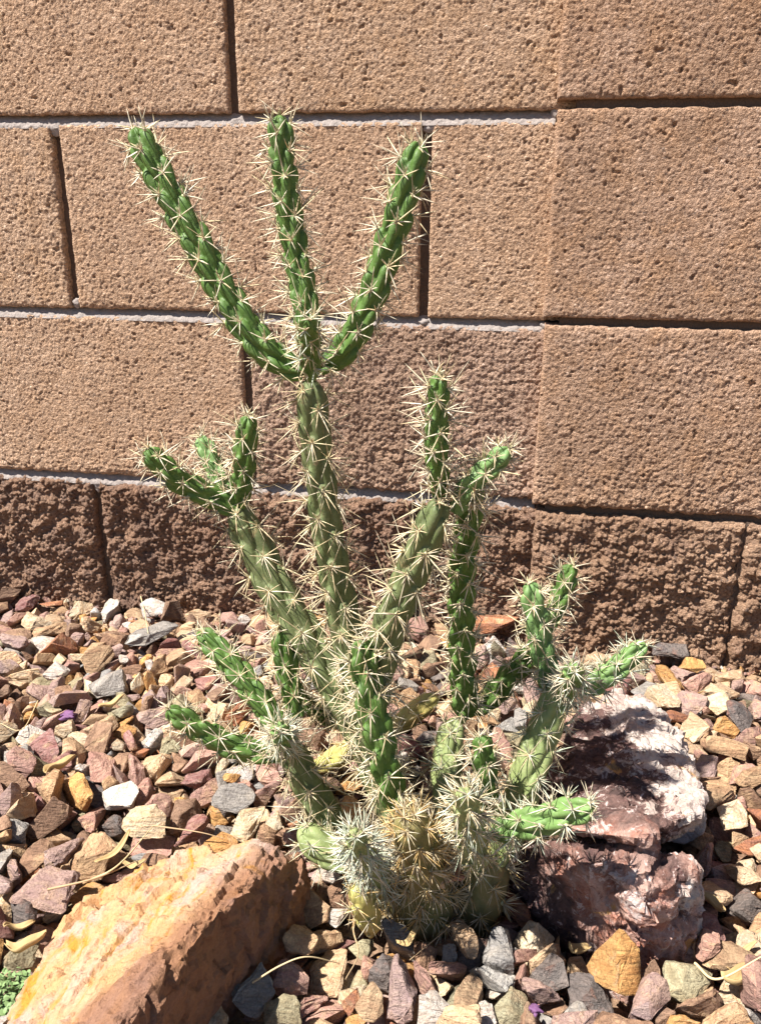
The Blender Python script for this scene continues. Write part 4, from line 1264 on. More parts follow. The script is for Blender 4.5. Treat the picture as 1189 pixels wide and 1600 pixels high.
39,305,944,-342,-1176,7,73,64,-19,
2,283,253,-62,-1169,9,94,-28,10,
17,247,1529,-413,-1172,4,-88,33,32,
22,364,1098,-91,-1176,17,-2,8,-97,
28,248,511,-757,-1177,10,74,-54,-37,
1,174,884,-333,-1166,45,3,83,-29,
29,278,17,-268,-1185,48,15,-25,-81,
4,258,386,-245,-1186,13,92,32,-8,
12,387,78,-592,-1177,10,91,35,14,
2,251,675,-395,-1156,38,-7,-90,12,
42,200,-46,-271,-1178,31,33,40,-79,
34,174,622,-587,-1134,1,47,-87,9,
8,326,200,-785,-1183,11,26,44,84,
35,420,666,-414,-1168,76,-56,23,-20,
30,259,176,-415,-1172,28,-71,-50,-38,
32,276,717,-314,-1182,4,-40,-88,-22,
10,420,513,-370,-1163,15,-62,-51,56,
36,359,868,-450,-1170,31,14,-20,-91,
18,257,460,-81,-1177,14,-41,88,8,
41,277,1481,-208,-1182,7,0,9,-98,
0,277,845,-517,-1155,0,47,85,-19,
2,216,903,-254,-1164,72,-14,-39,54,
1,146,1149,-403,-1185,52,11,31,-77,
37,312,334,-151,-1178,84,3,3,53,
17,262,382,-28,-1166,1,34,-93,0,
33,341,294,-372,-1161,33,-65,21,-63,
29,418,-14,-499,-1176,26,-16,-18,92,
34,279,769,-52,-1169,16,-6,-97,13,
1,300,154,-424,-1175,15,10,96,19,
22,288,377,-93,-1178,86,5,-10,49,
8,169,1021,-993,-1186,19,35,88,19,
13,197,731,-780,-1164,71,67,-3,14,
22,231,-208,-27,-1170,57,6,-14,80,
9,240,243,-320,-1163,73,34,38,44,
41,420,321,-867,-1171,2,62,59,-49,
14,238,667,-579,-1125,85,19,-25,-41,
4,362,333,-337,-1177,10,-30,87,-34,
25,295,54,-453,-1178,49,-16,18,-83,
7,236,1413,-290,-1188,28,8,16,-93,
23,132,415,-471,-1157,63,68,32,12,
31,337,506,-405,-1155,27,85,-13,40,
28,250,902,-789,-1186,54,4,-10,82,
42,276,622,-768,-1138,9,-35,92,4,
34,219,264,-732,-1133,26,-11,-81,-49,
39,272,879,-785,-1146,91,-23,-26,-17,
31,287,252,-367,-1160,33,-21,-83,-37,
31,310,363,-370,-1157,28,-49,-46,68,
39,172,934,-463,-1186,32,81,-39,-25,
43,326,158,-656,-1146,0,20,59,77,
0,266,427,-492,-1158,51,-41,-51,54,
39,265,990,-326,-1180,91,31,-13,-17,
17,191,915,-619,-1182,87,3,-30,35,
37,264,1000,-512,-1184,11,2,96,-21,
42,218,879,-238,-1189,97,19,0,-1,
23,258,214,-67,-1167,42,-82,33,10,
19,224,294,-130,-1182,51,7,13,83,
36,389,379,-456,-1174,6,23,-95,-13,
7,325,-87,-378,-1169,49,-27,-81,14,
2,209,754,-156,-1182,72,-1,-11,-67,
13,354,990,-196,-1159,3,46,-78,-40,
27,308,107,-483,-1177,7,79,-56,22,
21,420,260,-460,-1173,3,84,-52,1,
0,160,346,-1065,-1185,41,-39,81,-1,
41,202,1418,-818,-1189,40,14,26,86,
3,256,127,-16,-1164,2,-14,-95,-26,
40,253,662,-779,-1186,94,27,-17,0,
9,212,290,-67,-1169,44,-85,12,-24,
12,177,962,-47,-1173,98,0,7,9,
4,176,221,-238,-1165,39,-23,5,88,
13,189,284,-295,-1172,55,49,-56,-35,
4,213,1054,-443,-1187,63,3,8,-76,
42,266,270,-31,-1173,55,18,-1,80,
32,309,477,-410,-1159,42,11,-76,46,
30,179,1300,-117,-1183,83,-25,-25,40,
36,169,130,-376,-1165,52,65,28,46,
27,245,610,-361,-1151,97,-8,-18,-10,
31,255,741,-369,-1163,91,-4,-35,-17,
1,311,555,-222,-1158,7,50,72,45,
4,296,601,-283,-1156,39,-8,-18,-89,
39,271,1363,-220,-1180,43,48,75,-2,
12,229,1446,-146,-1178,45,-38,-58,55,
26,245,820,-793,-1170,18,77,47,38,
22,300,243,-702,-1165,7,-98,2,-14,
19,266,982,-965,-1162,27,57,74,-20,
17,359,220,-645,-1188,94,24,-19,10,
19,284,512,-606,-1175,14,-76,60,16,
43,282,1043,-1032,-1179,56,-44,-36,58,
8,301,58,-605,-1150,62,28,-1,-72,
33,236,521,-621,-1160,3,85,48,15,
23,234,918,-960,-1181,5,98,8,3,
6,221,913,-811,-1166,29,-94,2,-3,
12,246,616,-536,-1178,94,10,-6,28,
35,296,1290,-208,-1160,25,-90,5,32,
14,213,1379,-241,-1184,9,95,24,5,
0,237,982,-249,-1167,43,-74,15,-47,
23,260,1124,-131,-1168,26,41,-24,-83,
40,237,1473,-190,-1164,88,21,-20,-34,
11,297,1516,-272,-1179,86,-7,-27,-39,
5,219,414,-945,-1185,35,46,21,77,
13,158,199,-240,-1174,75,2,8,64,
7,261,496,-276,-1165,64,40,-63,11,
33,251,1545,-335,-1150,47,-18,-42,-74,
25,284,-102,-344,-1179,39,21,-67,-57,
30,247,36,-141,-1181,31,-18,45,-80,
30,277,94,-286,-1182,57,12,23,77,
16,233,248,-241,-1172,31,68,55,-35,
37,298,1353,-287,-1158,20,63,68,-29,
1,275,454,-220,-1174,39,18,57,69,
13,280,757,-80,-1169,79,-4,32,49,
22,345,322,-316,-1157,29,-11,29,90,
26,378,652,-235,-1183,4,-53,84,3,
10,291,1441,-413,-1179,59,13,-18,77,
16,196,130,-309,-1180,48,67,-55,1,
22,314,434,-100,-1178,53,3,-17,82,
32,274,354,-185,-1176,52,7,-50,68,
11,246,917,-252,-1183,76,5,15,-62,
34,278,436,-394,-1130,24,-15,35,88,
29,271,1489,-482,-1152,40,57,-51,-49,
30,234,541,-773,-1177,50,81,22,16,
25,311,1492,-573,-1176,17,20,85,44,
5,359,346,-217,-1179,28,-3,-10,94,
5,293,587,-242,-1173,68,37,-61,6,
2,195,805,-614,-1184,35,-52,-73,21,
29,235,378,-903,-1184,2,-54,82,-14,
22,267,458,-611,-1184,89,-13,1,-42,
42,310,900,-592,-1185,4,98,-13,8,
22,277,1209,-244,-1185,96,7,1,22,
31,151,423,-190,-1162,71,61,-10,-31,
11,262,448,-119,-1170,10,-9,-33,92,
24,214,622,-155,-1169,37,4,35,85,
13,293,-139,-169,-1177,8,13,-9,97,
5,182,695,-530,-1136,59,-77,-17,8,
10,248,247,-387,-1156,33,-30,-87,-13,
1,278,414,-362,-1154,60,12,53,58,
36,192,522,-656,-1156,36,12,-43,-81,
26,298,1061,-924,-1174,9,80,-57,-5,
34,232,173,-462,-1137,48,-8,20,84,
34,347,581,-454,-1137,12,-4,-12,-97,
42,207,266,-515,-1178,86,-18,-37,-26,
30,296,548,-477,-1141,37,71,-30,-49,
25,229,202,-122,-1182,29,-62,71,-12,
28,360,325,-108,-1180,4,-66,-72,-13,
24,338,1504,-491,-1176,8,-94,-29,-4,
18,268,232,-490,-1173,23,76,-42,-41,
3,297,606,-494,-1138,31,91,17,13,
15,245,805,-244,-1158,47,-20,-50,69,
17,226,2,-232,-1171,50,63,-58,0,
7,296,750,-784,-1183,2,95,-29,3,
37,213,125,-248,-1188,84,8,-8,51,
20,211,213,-265,-1172,24,85,-26,36,
23,281,705,-702,-1164,75,38,-39,34,
22,275,750,-631,-1158,95,-19,12,-18,
9,224,740,-690,-1185,49,-27,7,-81,
3,189,629,-632,-1181,9,12,82,53,
22,326,595,-87,-1169,81,-20,-24,47,
20,258,422,-577,-1148,14,1,97,14,
40,175,1136,-536,-1188,24,23,21,91,
9,221,1393,-608,-1183,74,-33,-44,37,
18,294,738,-550,-1155,37,-21,-1,-89,
39,270,559,-558,-1164,76,-60,19,-4,
14,256,753,-697,-1169,1,-70,50,49,
34,253,758,-798,-1172,4,-7,8,-98,
32,288,730,-662,-1158,18,36,-88,-22,
30,288,1361,-749,-1179,1,-9,40,90,
7,227,463,-503,-1143,15,-12,-93,27,
17,263,-219,-84,-1181,76,36,-9,51,
39,236,679,-722,-1181,35,25,-64,62,
34,147,786,-835,-1169,44,35,-22,79,
37,170,609,-789,-1171,20,-89,-17,-35,
32,198,505,-690,-1159,67,-11,11,-71,
43,132,499,-425,-1140,42,52,58,-45,
17,172,1501,-572,-1153,84,32,-1,41,
33,279,1511,-572,-1132,67,-61,-13,37,
7,214,1554,-640,-1153,40,-66,61,12,
36,209,57,-642,-1150,8,-16,-86,45,
18,365,1411,-1258,-1185,81,-5,12,56,
12,215,438,-1250,-1184,11,94,25,12,
23,330,886,-1253,-1174,60,-64,44,-12,
7,208,818,-1184,-1186,3,48,-87,1,
18,230,768,-1248,-1187,2,-86,47,11,
25,275,951,-1239,-1179,37,87,-25,16,
19,294,450,-1293,-1175,73,-39,22,-49,
2,263,534,-1286,-1180,42,26,19,-84,
25,362,598,-1328,-1174,86,-1,11,-48,
22,359,882,-1320,-1187,11,-81,-56,0,
25,237,560,-1408,-1177,71,50,14,45,
41,215,692,-1312,-1189,49,7,-24,-82,
29,401,914,-1369,-1171,18,75,60,15,
8,246,192,-364,-1180,21,75,-52,-31,
21,282,1377,-494,-1168,53,83,-8,7,
42,313,574,-428,-1147,75,-37,8,52,
27,249,1543,-494,-1151,62,-44,-47,-43,
1,164,-75,-458,-1185,14,7,76,62,
35,233,150,-449,-1156,26,-13,-16,-93,
11,215,322,-416,-1161,50,-37,-1,77,
17,226,440,-250,-1178,42,-21,-75,-45,
22,373,623,-296,-1170,95,-19,13,-14,
2,262,792,-275,-1161,9,29,21,92,
15,361,-159,-316,-1170,26,-62,-58,44,
22,178,29,-357,-1178,59,78,18,-2,
12,120,316,-310,-1148,21,42,-86,11,
33,300,1211,-435,-1181,96,-4,-4,21,
25,292,1621,-393,-1182,17,-33,89,-23,
3,286,656,-356,-1165,48,-33,-73,-33,
42,283,783,-360,-1158,67,-46,50,-26,
1,291,833,-360,-1174,16,9,47,-85,
42,228,571,-531,-1155,40,-4,-13,89,
28,243,693,-525,-1153,10,-93,-15,30,
29,236,745,-500,-1156,86,-48,0,-7,
6,416,1585,-564,-1133,6,-88,-9,-45,
0,195,1593,-524,-1183,45,-56,68,9,
25,317,1280,-239,-1173,19,22,-94,-1,
24,232,804,-139,-1172,25,94,-3,-18,
36,173,-184,-236,-1186,8,-24,51,-81,
20,223,273,-220,-1184,93,5,-1,-33,
12,180,1035,-265,-1170,41,25,-53,-69,
11,344,1253,-364,-1160,14,76,-55,-28,
0,250,1330,-283,-1184,71,-13,3,-68,
19,227,1574,-303,-1180,1,-98,0,10,
39,315,166,-587,-1176,13,14,79,56,
11,237,1551,-688,-1170,5,-27,3,95,
21,311,1527,-624,-1150,19,7,97,5,
42,311,15,-599,-1178,9,-50,-70,48,
32,357,577,-597,-1158,15,-87,-43,-10,
25,276,1536,-801,-1146,13,59,64,-45,
7,273,1486,-716,-1167,71,-56,7,41,
39,299,1455,-185,-1181,4,3,-2,99,
25,154,1530,-175,-1186,68,-53,-43,21,
15,266,1627,-135,-1175,44,74,49,3,
0,199,-285,-72,-1170,55,66,-25,-42,
27,246,937,-224,-1167,10,45,-61,-63,
31,272,289,-180,-1180,20,-23,93,-14,
12,287,814,-103,-1169,32,33,-25,-84,
16,219,1593,-234,-1183,12,-17,97,1,
29,249,134,-143,-1165,95,-6,18,20,
9,239,154,-91,-1177,70,-14,-9,-68,
13,168,1495,-855,-1149,61,6,2,78,
23,296,459,-744,-1165,52,-9,-83,3,
9,278,1473,-824,-1166,30,18,9,92,
20,260,1476,-876,-1141,29,22,77,-50,
2,226,653,-826,-1170,6,-88,-32,-31,
34,283,817,-856,-1174,42,30,79,28,
15,146,1412,-1389,-1186,42,-14,-66,-59,
39,370,594,-1348,-1118,22,91,14,-29,
42,183,706,-1263,-1190,21,-6,-14,-96,
29,316,759,-1282,-1175,29,89,-31,-11,
23,350,840,-1302,-1155,94,10,10,29,
42,212,907,-1277,-1168,46,-13,-60,-62,
18,219,772,-1418,-1174,8,73,66,5,
18,163,928,-1379,-1143,51,-12,-25,-80,
5,200,972,-1376,-1146,86,-43,13,-20,
18,352,1168,-1430,-1149,74,47,-38,26,
28,235,1244,-1397,-1166,6,-3,-30,-94,
2,220,706,-95,-1172,37,65,-51,-40,
11,194,932,-93,-1178,80,-9,4,58,
18,259,1668,-102,-1182,4,-98,-11,10,
15,370,536,-1389,-1119,7,16,-15,-96,
22,203,657,-1434,-1177,72,64,0,23,
20,279,102,-147,-1181,10,0,-3,-98,
30,168,275,-75,-1178,0,41,90,3,
23,334,1231,-1237,-1121,33,6,70,62,
24,330,1325,-1304,-1137,46,-87,5,12,
2,231,1247,-1199,-1144,6,-78,61,-6,
23,242,1394,-1283,-1149,72,-45,-8,-50,
31,414,1421,-1240,-1145,30,92,8,18,
34,314,531,-1285,-1167,52,-47,65,-27,
2,225,942,-1215,-1161,18,20,-90,-30,
17,305,611,-1358,-1153,81,38,32,30,
21,328,931,-1253,-1171,47,66,-25,-51,
34,205,909,-1260,-1165,61,1,76,-20,
4,323,973,-1270,-1182,69,19,-13,67,
37,401,1238,-1301,-1149,77,-11,3,-61,
40,361,1272,-1315,-1137,18,-59,71,32,
41,420,947,-1283,-1149,42,25,26,82,
16,420,1106,-1398,-1155,5,96,24,3,
2,420,1254,-1371,-1155,16,14,-57,-78,
29,297,1313,-1373,-1141,69,-48,-42,31,
41,317,573,-1331,-1125,28,-8,-95,-3,
4,369,945,-1134,-1169,57,-2,48,-65,
19,254,897,-1126,-1171,32,0,89,-30,
18,189,1037,-1070,-1156,10,35,-89,23,
8,369,1165,-1080,-1152,60,71,0,34,
8,420,1315,-1100,-1129,21,92,6,-31,
25,214,1363,-1176,-1142,3,-73,-47,-48,
22,323,261,-970,-1154,58,23,20,74,
19,270,1203,-1231,-1143,7,1,-99,4,
40,287,1186,-1145,-1141,82,48,-5,-28,
43,404,1157,-1188,-1143,23,-22,-22,91,
40,232,1287,-1193,-1148,21,-61,66,37,
5,262,1304,-1238,-1130,63,-59,-38,30,
33,314,1391,-1254,-1122,51,25,-54,-60,
26,281,1442,-1207,-1136,14,80,-28,49,
22,238,293,-999,-1165,38,66,62,4,
40,296,386,-1176,-1171,93,17,27,-11,
42,216,978,-1055,-1175,34,-5,-69,-62,
24,420,1423,-932,-1125,9,-16,-96,16,
36,232,1433,-942,-1160,46,-12,-14,86,
35,367,1472,-902,-1115,96,-16,13,-9,
38,261,501,-886,-1185,4,84,-45,-28,
21,166,1296,-961,-1188,34,-2,-73,-57,
41,209,1356,-966,-1180,80,-47,9,32,
42,362,1083,-1107,-1147,7,-36,-81,43,
35,162,611,-892,-1187,34,29,87,13,
43,198,581,-829,-1186,83,-36,-6,40,
11,140,1057,-870,-1188,26,59,75,8,
33,201,833,-1153,-1184,7,9,-90,-40,
18,261,1488,-1026,-1152,54,25,59,53,
39,213,1496,-964,-1167,10,80,42,-39,
37,310,300,-483,-1169,41,-50,-10,75,
4,233,557,-836,-1177,65,20,43,57,
24,395,1026,-956,-1167,7,-19,-88,-41,
37,257,1176,-994,-1186,5,-5,22,96,
36,314,1406,-995,-1118,35,-84,33,20,
29,209,426,-736,-1185,12,-97,11,-7,
38,253,526,-752,-1170,14,46,86,4,
23,194,1373,-938,-1184,86,42,26,-10,
38,179,1495,-919,-1155,72,65,6,-18,
24,206,1507,-793,-1154,85,11,-48,-12,
3,194,513,-850,-1186,31,-10,91,-21,
34,262,1467,-1126,-1175,3,-52,-45,71,
38,324,1458,-981,-1164,24,71,64,9,
6,292,1424,-973,-1142,98,1,-9,9,
9,228,1520,-859,-1148,82,-24,2,51,
17,202,1475,-1053,-1165,36,19,-70,-56,
20,166,1310,-1179,-1155,5,3,90,40,
24,276,921,-1140,-1183,15,-46,69,52,
32,257,1008,-1171,-1170,4,-46,-32,-82,
0,420,1012,-1129,-1140,63,33,4,69,
10,195,1098,-1052,-1149,6,-20,3,-97,
14,271,1091,-1159,-1172,78,-29,14,52,
40,420,1415,-1112,-1148,20,-51,82,14,
23,309,1450,-1090,-1170,11,-12,95,-23,
13,237,256,-974,-1179,70,4,36,-60,
21,340,317,-1039,-1155,96,19,-10,-14,
42,305,713,-1219,-1175,80,-4,31,-49,
29,188,907,-1179,-1186,12,-52,-83,8,
34,346,1317,-1144,-1151,84,23,-27,39,
25,328,1301,-1103,-1158,61,-10,-15,76,
28,241,1535,-601,-1165,9,17,19,95,
6,232,1502,-726,-1145,20,-78,-47,33,
10,169,1541,-632,-1171,6,-57,-80,-8,
37,200,1533,-674,-1156,94,-7,-16,25,
15,219,538,-743,-1185,3,-77,61,-8,
34,343,1492,-787,-1141,39,24,77,-43,
1,277,133,-671,-1165,72,-8,-68,-6,
18,234,217,-646,-1164,15,16,-7,-96,
40,171,629,-845,-1187,15,-95,-17,18,
20,238,1535,-765,-1133,9,-80,-15,-56,
10,236,1546,-570,-1152,69,-21,-16,66,
7,169,-14,-558,-1182,61,23,-37,64,
26,247,184,-513,-1173,2,2,-47,87,
3,268,135,-601,-1160,70,-7,-7,-69,
24,241,170,-555,-1170,49,15,-32,79,
33,210,245,-510,-1171,36,-37,50,68,
8,172,394,-615,-1169,70,56,-19,-37,
20,418,1361,-1222,-1151,42,73,9,-50,
2,283,1358,-1149,-1160,9,-81,-45,-34,
25,420,1392,-1184,-1152,52,-55,59,-24,
31,328,1462,-1179,-1151,71,34,48,36,
18,191,441,-1026,-1181,49,52,-58,-36,
20,198,1437,-1226,-1167,88,16,-29,-31,
18,160,886,-1203,-1183,71,-50,-24,42,
6,246,907,-1228,-1182,96,-22,5,-10,
1,160,905,-1204,-1185,22,21,73,60,
14,269,934,-1187,-1179,72,-23,-20,61,
9,315,1320,-1253,-1145,86,38,14,29,
36,296,1430,-1256,-1165,74,-28,-18,-57,
21,246,422,-1227,-1151,72,48,5,48,
25,420,533,-1340,-1141,12,-96,-9,21,
0,157,787,-1232,-1185,17,-95,14,-15,
27,297,923,-1318,-1150,84,-1,1,53,
3,267,917,-1191,-1169,90,-12,-37,11,
15,204,976,-1228,-1188,9,70,69,-1,
17,316,1049,-1242,-1152,28,76,-57,-6,
25,229,966,-361,-1177,26,-4,-94,-15,
5,204,1431,-463,-1156,85,-30,11,39,
0,221,629,-440,-1137,19,-74,-19,-60,
32,269,1585,-510,-1147,2,-18,-97,-1,
29,212,-43,-458,-1164,41,-17,-31,83,
13,196,76,-495,-1173,55,17,-3,80,
9,300,114,-422,-1168,58,-21,-19,75,
17,248,326,-357,-1156,30,79,-18,48,
8,312,777,-436,-1163,84,32,24,34,
1,178,-132,-293,-1190,29,-80,49,-14,
16,230,-13,-277,-1183,20,-91,30,-15,
39,273,36,-312,-1176,77,-53,-5,31,
2,165,27,-350,-1171,72,62,-15,23,
1,246,314,-286,-1163,23,15,66,-68,
20,259,867,-303,-1172,88,-27,26,26,
34,206,1077,-133,-1171,30,-17,93,-1,
2,180,1169,-403,-1181,34,18,89,19,
16,377,452,-368,-1157,86,-35,-23,-26,
37,310,685,-367,-1170,88,-2,19,-40,
1,171,868,-323,-1177,52,-22,68,45,
2,260,1537,-386,-1160,20,77,-48,34,
32,303,1045,-1309,-1160,42,80,-6,-41,
36,383,1363,-1370,-1151,2,-12,-54,-82,
38,334,472,-1289,-1128,57,60,42,-34,
6,172,1218,-1422,-1182,64,54,1,52,
41,324,1359,-1396,-1134,39,-50,-71,-27,
6,420,582,-1399,-1129,24,26,92,1,
41,313,628,-1410,-1156,94,-13,27,6,
24,270,857,-1420,-1167,14,95,7,-22,
14,309,843,-1367,-1167,15,-74,-31,56,
40,322,728,-1427,-1149,77,-53,-32,4,
40,191,749,-1430,-1180,2,-36,57,-73,
17,233,870,-1400,-1173,64,-46,-34,50,
23,361,912,-1417,-1139,72,-29,-39,-47,
18,223,966,-1354,-1163,6,-9,98,0,
27,217,1058,-1426,-1183,9,-38,91,1,
34,229,576,-68,-1171,49,15,-28,-80,
10,237,661,-137,-1183,25,80,14,51,
6,261,910,-71,-1168,54,-31,21,-74,
35,216,623,-250,-1167,33,83,-43,-6,
20,246,912,-213,-1161,2,-12,98,-11,
20,257,105,-263,-1171,18,95,-19,-10,
5,203,414,-240,-1182,11,-98,1,10,
8,120,1058,-375,-1188,5,54,-79,-27,
38,210,1089,-296,-1176,61,59,26,43,
26,298,1211,-256,-1165,78,-13,40,-44,
3,259,1343,-301,-1180,46,-27,42,-72,
4,316,1488,-356,-1176,43,-4,24,86,
7,297,1581,-344,-1178,31,79,-50,-13,
31,319,733,-306,-1166,10,93,-31,12,
20,143,126,-115,-1181,21,58,-65,-41,
20,252,178,-119,-1175,15,53,-82,-4,
31,254,295,-99,-1173,64,7,-27,-70,
7,341,445,-45,-1168,4,-25,95,6,
27,136,552,-97,-1178,23,8,-83,47,
28,384,1664,-172,-1173,67,12,24,68,
32,164,1,-107,-1183,5,-37,-92,-4,
23,185,1214,-125,-1185,47,84,10,-21,
27,234,1301,-148,-1177,30,-84,-43,3,
10,240,277,-105,-1169,0,-29,94,-10,
30,300,300,-213,-1169,73,13,-2,65,
33,388,464,-181,-1172,94,26,-16,8,
1,250,580,-149,-1189,5,-7,93,-32,
17,273,622,-172,-1176,80,-23,-27,-47,
4,289,769,-139,-1175,83,-31,7,-45,
5,224,910,-148,-1159,75,6,-64,-3,
22,246,1052,-138,-1175,48,35,28,74,
26,226,1110,-112,-1170,87,31,16,32,
38,251,632,-107,-1170,30,-10,-32,88,
30,197,704,-145,-1179,41,-18,-65,60,
42,280,741,-134,-1172,32,80,49,10,
39,308,1654,-232,-1178,31,61,-60,-39,
32,221,-205,-217,-1184,23,92,-28,7,
11,315,-185,-286,-1170,72,26,-42,-46,
1,324,-45,-142,-1176,30,-40,85,-12,
41,206,1439,-266,-1182,27,46,-82,14,
6,168,1493,-289,-1187,34,9,90,-24,
22,300,1550,-273,-1188,2,-67,72,-11,
7,259,-215,-184,-1185,55,-2,2,82,
33,202,-13,-199,-1184,14,24,-87,-39,
21,228,874,-182,-1166,15,6,6,98,
39,325,1296,-269,-1168,32,-13,-2,-93,
15,311,515,-209,-1181,14,59,77,-10,
43,292,1627,-302,-1183,61,77,-3,-15,
27,200,-176,-268,-1185,70,39,-8,-57,
34,194,-3,-254,-1167,1,35,86,33,
23,178,35,-230,-1183,21,-53,1,-81,
38,213,1225,-358,-1178,0,90,-17,39,
0,367,1572,-393,-1165,3,51,65,-54,
19,232,-122,-379,-1175,39,72,-27,-49,
12,200,1194,-380,-1186,6,2,31,94,
6,405,685,-1408,-1141,77,18,56,20,
41,388,793,-1388,-1161,19,62,62,42,
37,237,860,-1414,-1153,5,72,-66,16,
9,176,930,-1404,-1187,87,-10,-26,39,
1,221,714,-31,-1165,33,-6,-58,-73,
38,209,954,-73,-1175,7,12,97,15,
28,178,1468,-144,-1189,2,-41,-90,-7,
24,259,1616,-102,-1180,60,-13,-20,-75,
27,139,-44,-117,-1184,86,37,24,21,
0,253,1226,-1340,-1119,19,16,-65,-71,
1,355,1258,-1282,-1120,69,-26,-26,61,
42,259,1306,-1278,-1140,19,-8,23,-94,
0,182,1346,-1270,-1142,32,-67,-64,-14,
40,274,1418,-1271,-1128,20,-48,84,-10,
28,278,1373,-1337,-1154,71,-35,15,58,
0,257,509,-1271,-1140,15,-79,-28,50,
15,314,458,-1244,-1134,3,68,67,25,
2,239,988,-1306,-1141,5,-46,88,1,
32,375,1011,-1340,-1123,25,81,-41,-32,
40,297,1126,-1362,-1155,10,-10,-97,15,
11,248,946,-1344,-1154,50,54,65,8,
17,178,948,-1420,-1163,22,52,73,-35,
25,327,1038,-1386,-1140,13,-15,97,2,
19,250,1176,-1406,-1154,28,-9,-35,88,
17,300,1182,-1381,-1145,7,47,55,-67,
15,253,1209,-1393,-1123,85,9,-7,-50,
29,283,1292,-1359,-1135,75,-8,-23,-60,
5,303,1055,-1415,-1149,65,35,34,-56,
15,278,1117,-1431,-1140,83,50,-19,7,
43,168,1197,-1433,-1171,40,-90,8,-5,
6,261,1225,-1426,-1162,62,-52,38,43,
29,346,551,-1299,-1130,20,-11,82,51,
20,166,675,-1351,-1145,81,18,-33,-44,
27,258,1281,-1067,-1154,26,-93,-22,-3,
2,378,1404,-1167,-1129,83,-1,41,34,
35,282,1382,-1056,-1134,19,-27,-35,-87,
20,420,194,-849,-1115,28,-53,-45,-65,
36,395,1102,-1304,-1151,5,-89,42,5,
33,212,1101,-1225,-1113,22,86,-39,-20,
16,372,1070,-1230,-1145,5,20,0,97,
17,218,1194,-1206,-1124,78,-36,-17,-46,
43,186,1080,-1148,-1153,16,-6,71,-67,
22,132,1273,-1177,-1139,94,-18,-4,25,
40,257,1249,-1162,-1143,5,-11,93,-32,
19,233,1307,-1205,-1142,16,-14,43,-86,
13,351,414,-1209,-1157,2,74,-60,-27,
9,237,1204,-1290,-1132,23,-6,-18,94,
38,297,844,-1198,-1173,69,44,-12,-54,
24,420,1109,-1253,-1128,11,22,-56,78,
16,420,1121,-1225,-1141,51,7,-65,54,
40,219,1225,-1212,-1137,68,49,-18,-50,
40,293,471,-392,-1164,50,71,-33,35,
38,290,748,-408,-1169,14,-91,19,31,
10,403,824,-397,-1160,8,-96,-16,-18,
13,281,1507,-461,-1185,97,-7,18,-5,
40,342,-86,-422,-1181,9,92,-25,-26,
15,189,50,-369,-1183,74,26,11,-59,
14,281,335,-368,-1172,73,-5,-29,-60,
7,241,316,-427,-1181,91,-20,-13,30,
21,246,1099,-1079,-1152,6,53,63,-54,
37,187,1328,-971,-1188,6,97,16,-3,
20,327,1432,-1065,-1114,59,1,1,79,
37,203,214,-873,-1176,48,33,38,-71,
18,296,916,-1097,-1172,23,-13,43,85,
7,248,1066,-1090,-1138,23,-7,-6,-96,
15,284,1605,-479,-1172,35,-22,40,80,
17,309,1580,-492,-1176,23,89,-34,16,
10,266,110,-479,-1163,18,78,57,16,
24,205,249,-426,-1168,43,65,-28,55,
17,202,846,-224,-1190,59,6,-24,-76,
5,217,551,-447,-1162,10,3,89,-41,
38,367,588,-525,-1158,75,-22,-24,-56,
21,331,1572,-529,-1165,5,-19,-16,-96,
3,256,1558,-485,-1171,0,-18,-46,-86,
13,251,893,-726,-1166,3,13,-94,28,
11,226,1461,-853,-1153,94,-7,-28,-8,
17,386,219,-831,-1164,46,-38,-66,43,
16,309,452,-774,-1165,27,14,43,84,
36,258,1446,-974,-1128,91,-37,14,-4,
22,321,1483,-973,-1135,53,-43,40,-59,
41,315,1497,-830,-1154,88,40,0,20,
16,314,167,-841,-1159,12,-26,-70,64,
9,308,535,-865,-1179,75,-41,-41,27,
29,420,676,-572,-1154,13,45,-87,-1,
7,313,119,-602,-1178,3,-76,-61,16,
36,316,468,-598,-1154,24,-42,-80,33,
11,243,781,-605,-1177,82,-5,-45,-31,
22,309,848,-624,-1178,14,67,70,-12,
11,202,1580,-615,-1167,15,-71,68,0,
35,279,1484,-672,-1156,31,93,5,-16,
22,268,1480,-821,-1137,36,54,71,-23,
21,261,224,-766,-1160,70,19,-19,-64,
10,364,484,-441,-1162,47,86,-8,12,
28,197,1528,-575,-1152,18,-65,67,-26,
39,197,1515,-514,-1159,15,-41,63,63,
24,298,1541,-540,-1140,64,-12,-10,74,
8,278,1560,-586,-1145,5,88,5,44,
17,222,746,-423,-1141,83,-42,24,25,
6,269,1514,-691,-1144,18,30,72,58,
30,289,17,-578,-1173,74,-43,5,-50,
31,298,163,-628,-1171,5,19,30,92,
26,211,391,-551,-1144,93,14,29,11,
13,369,1544,-668,-1131,0,-3,31,-94,
28,261,1498,-839,-1137,30,-94,2,3,
13,276,1513,-663,-1144,24,-1,-25,-93,
28,340,1442,-806,-1159,80,9,19,55,
27,228,1542,-795,-1181,82,38,33,22,
27,243,1529,-740,-1143,80,15,-54,-17,
13,280,1506,-866,-1164,13,5,-98,9,
27,196,1526,-828,-1162,11,-28,94,-8,
20,299,144,-800,-1176,24,77,50,-27,
22,207,1508,-977,-1174,32,51,-46,-64,
29,216,558,-295,-1168,41,-84,-12,30,
6,223,595,-396,-1149,38,-31,-14,-85,
14,248,1616,-357,-1181,22,-47,81,24,
23,247,1609,-384,-1160,28,88,17,31,
40,236,1576,-459,-1172,44,-74,0,49,
25,183,1582,-476,-1158,30,-28,10,-89,
38,209,1540,-509,-1150,27,34,59,-66,
34,222,-52,-462,-1154,5,-56,-82,3,
22,192,417,-331,-1170,40,29,-3,-86,
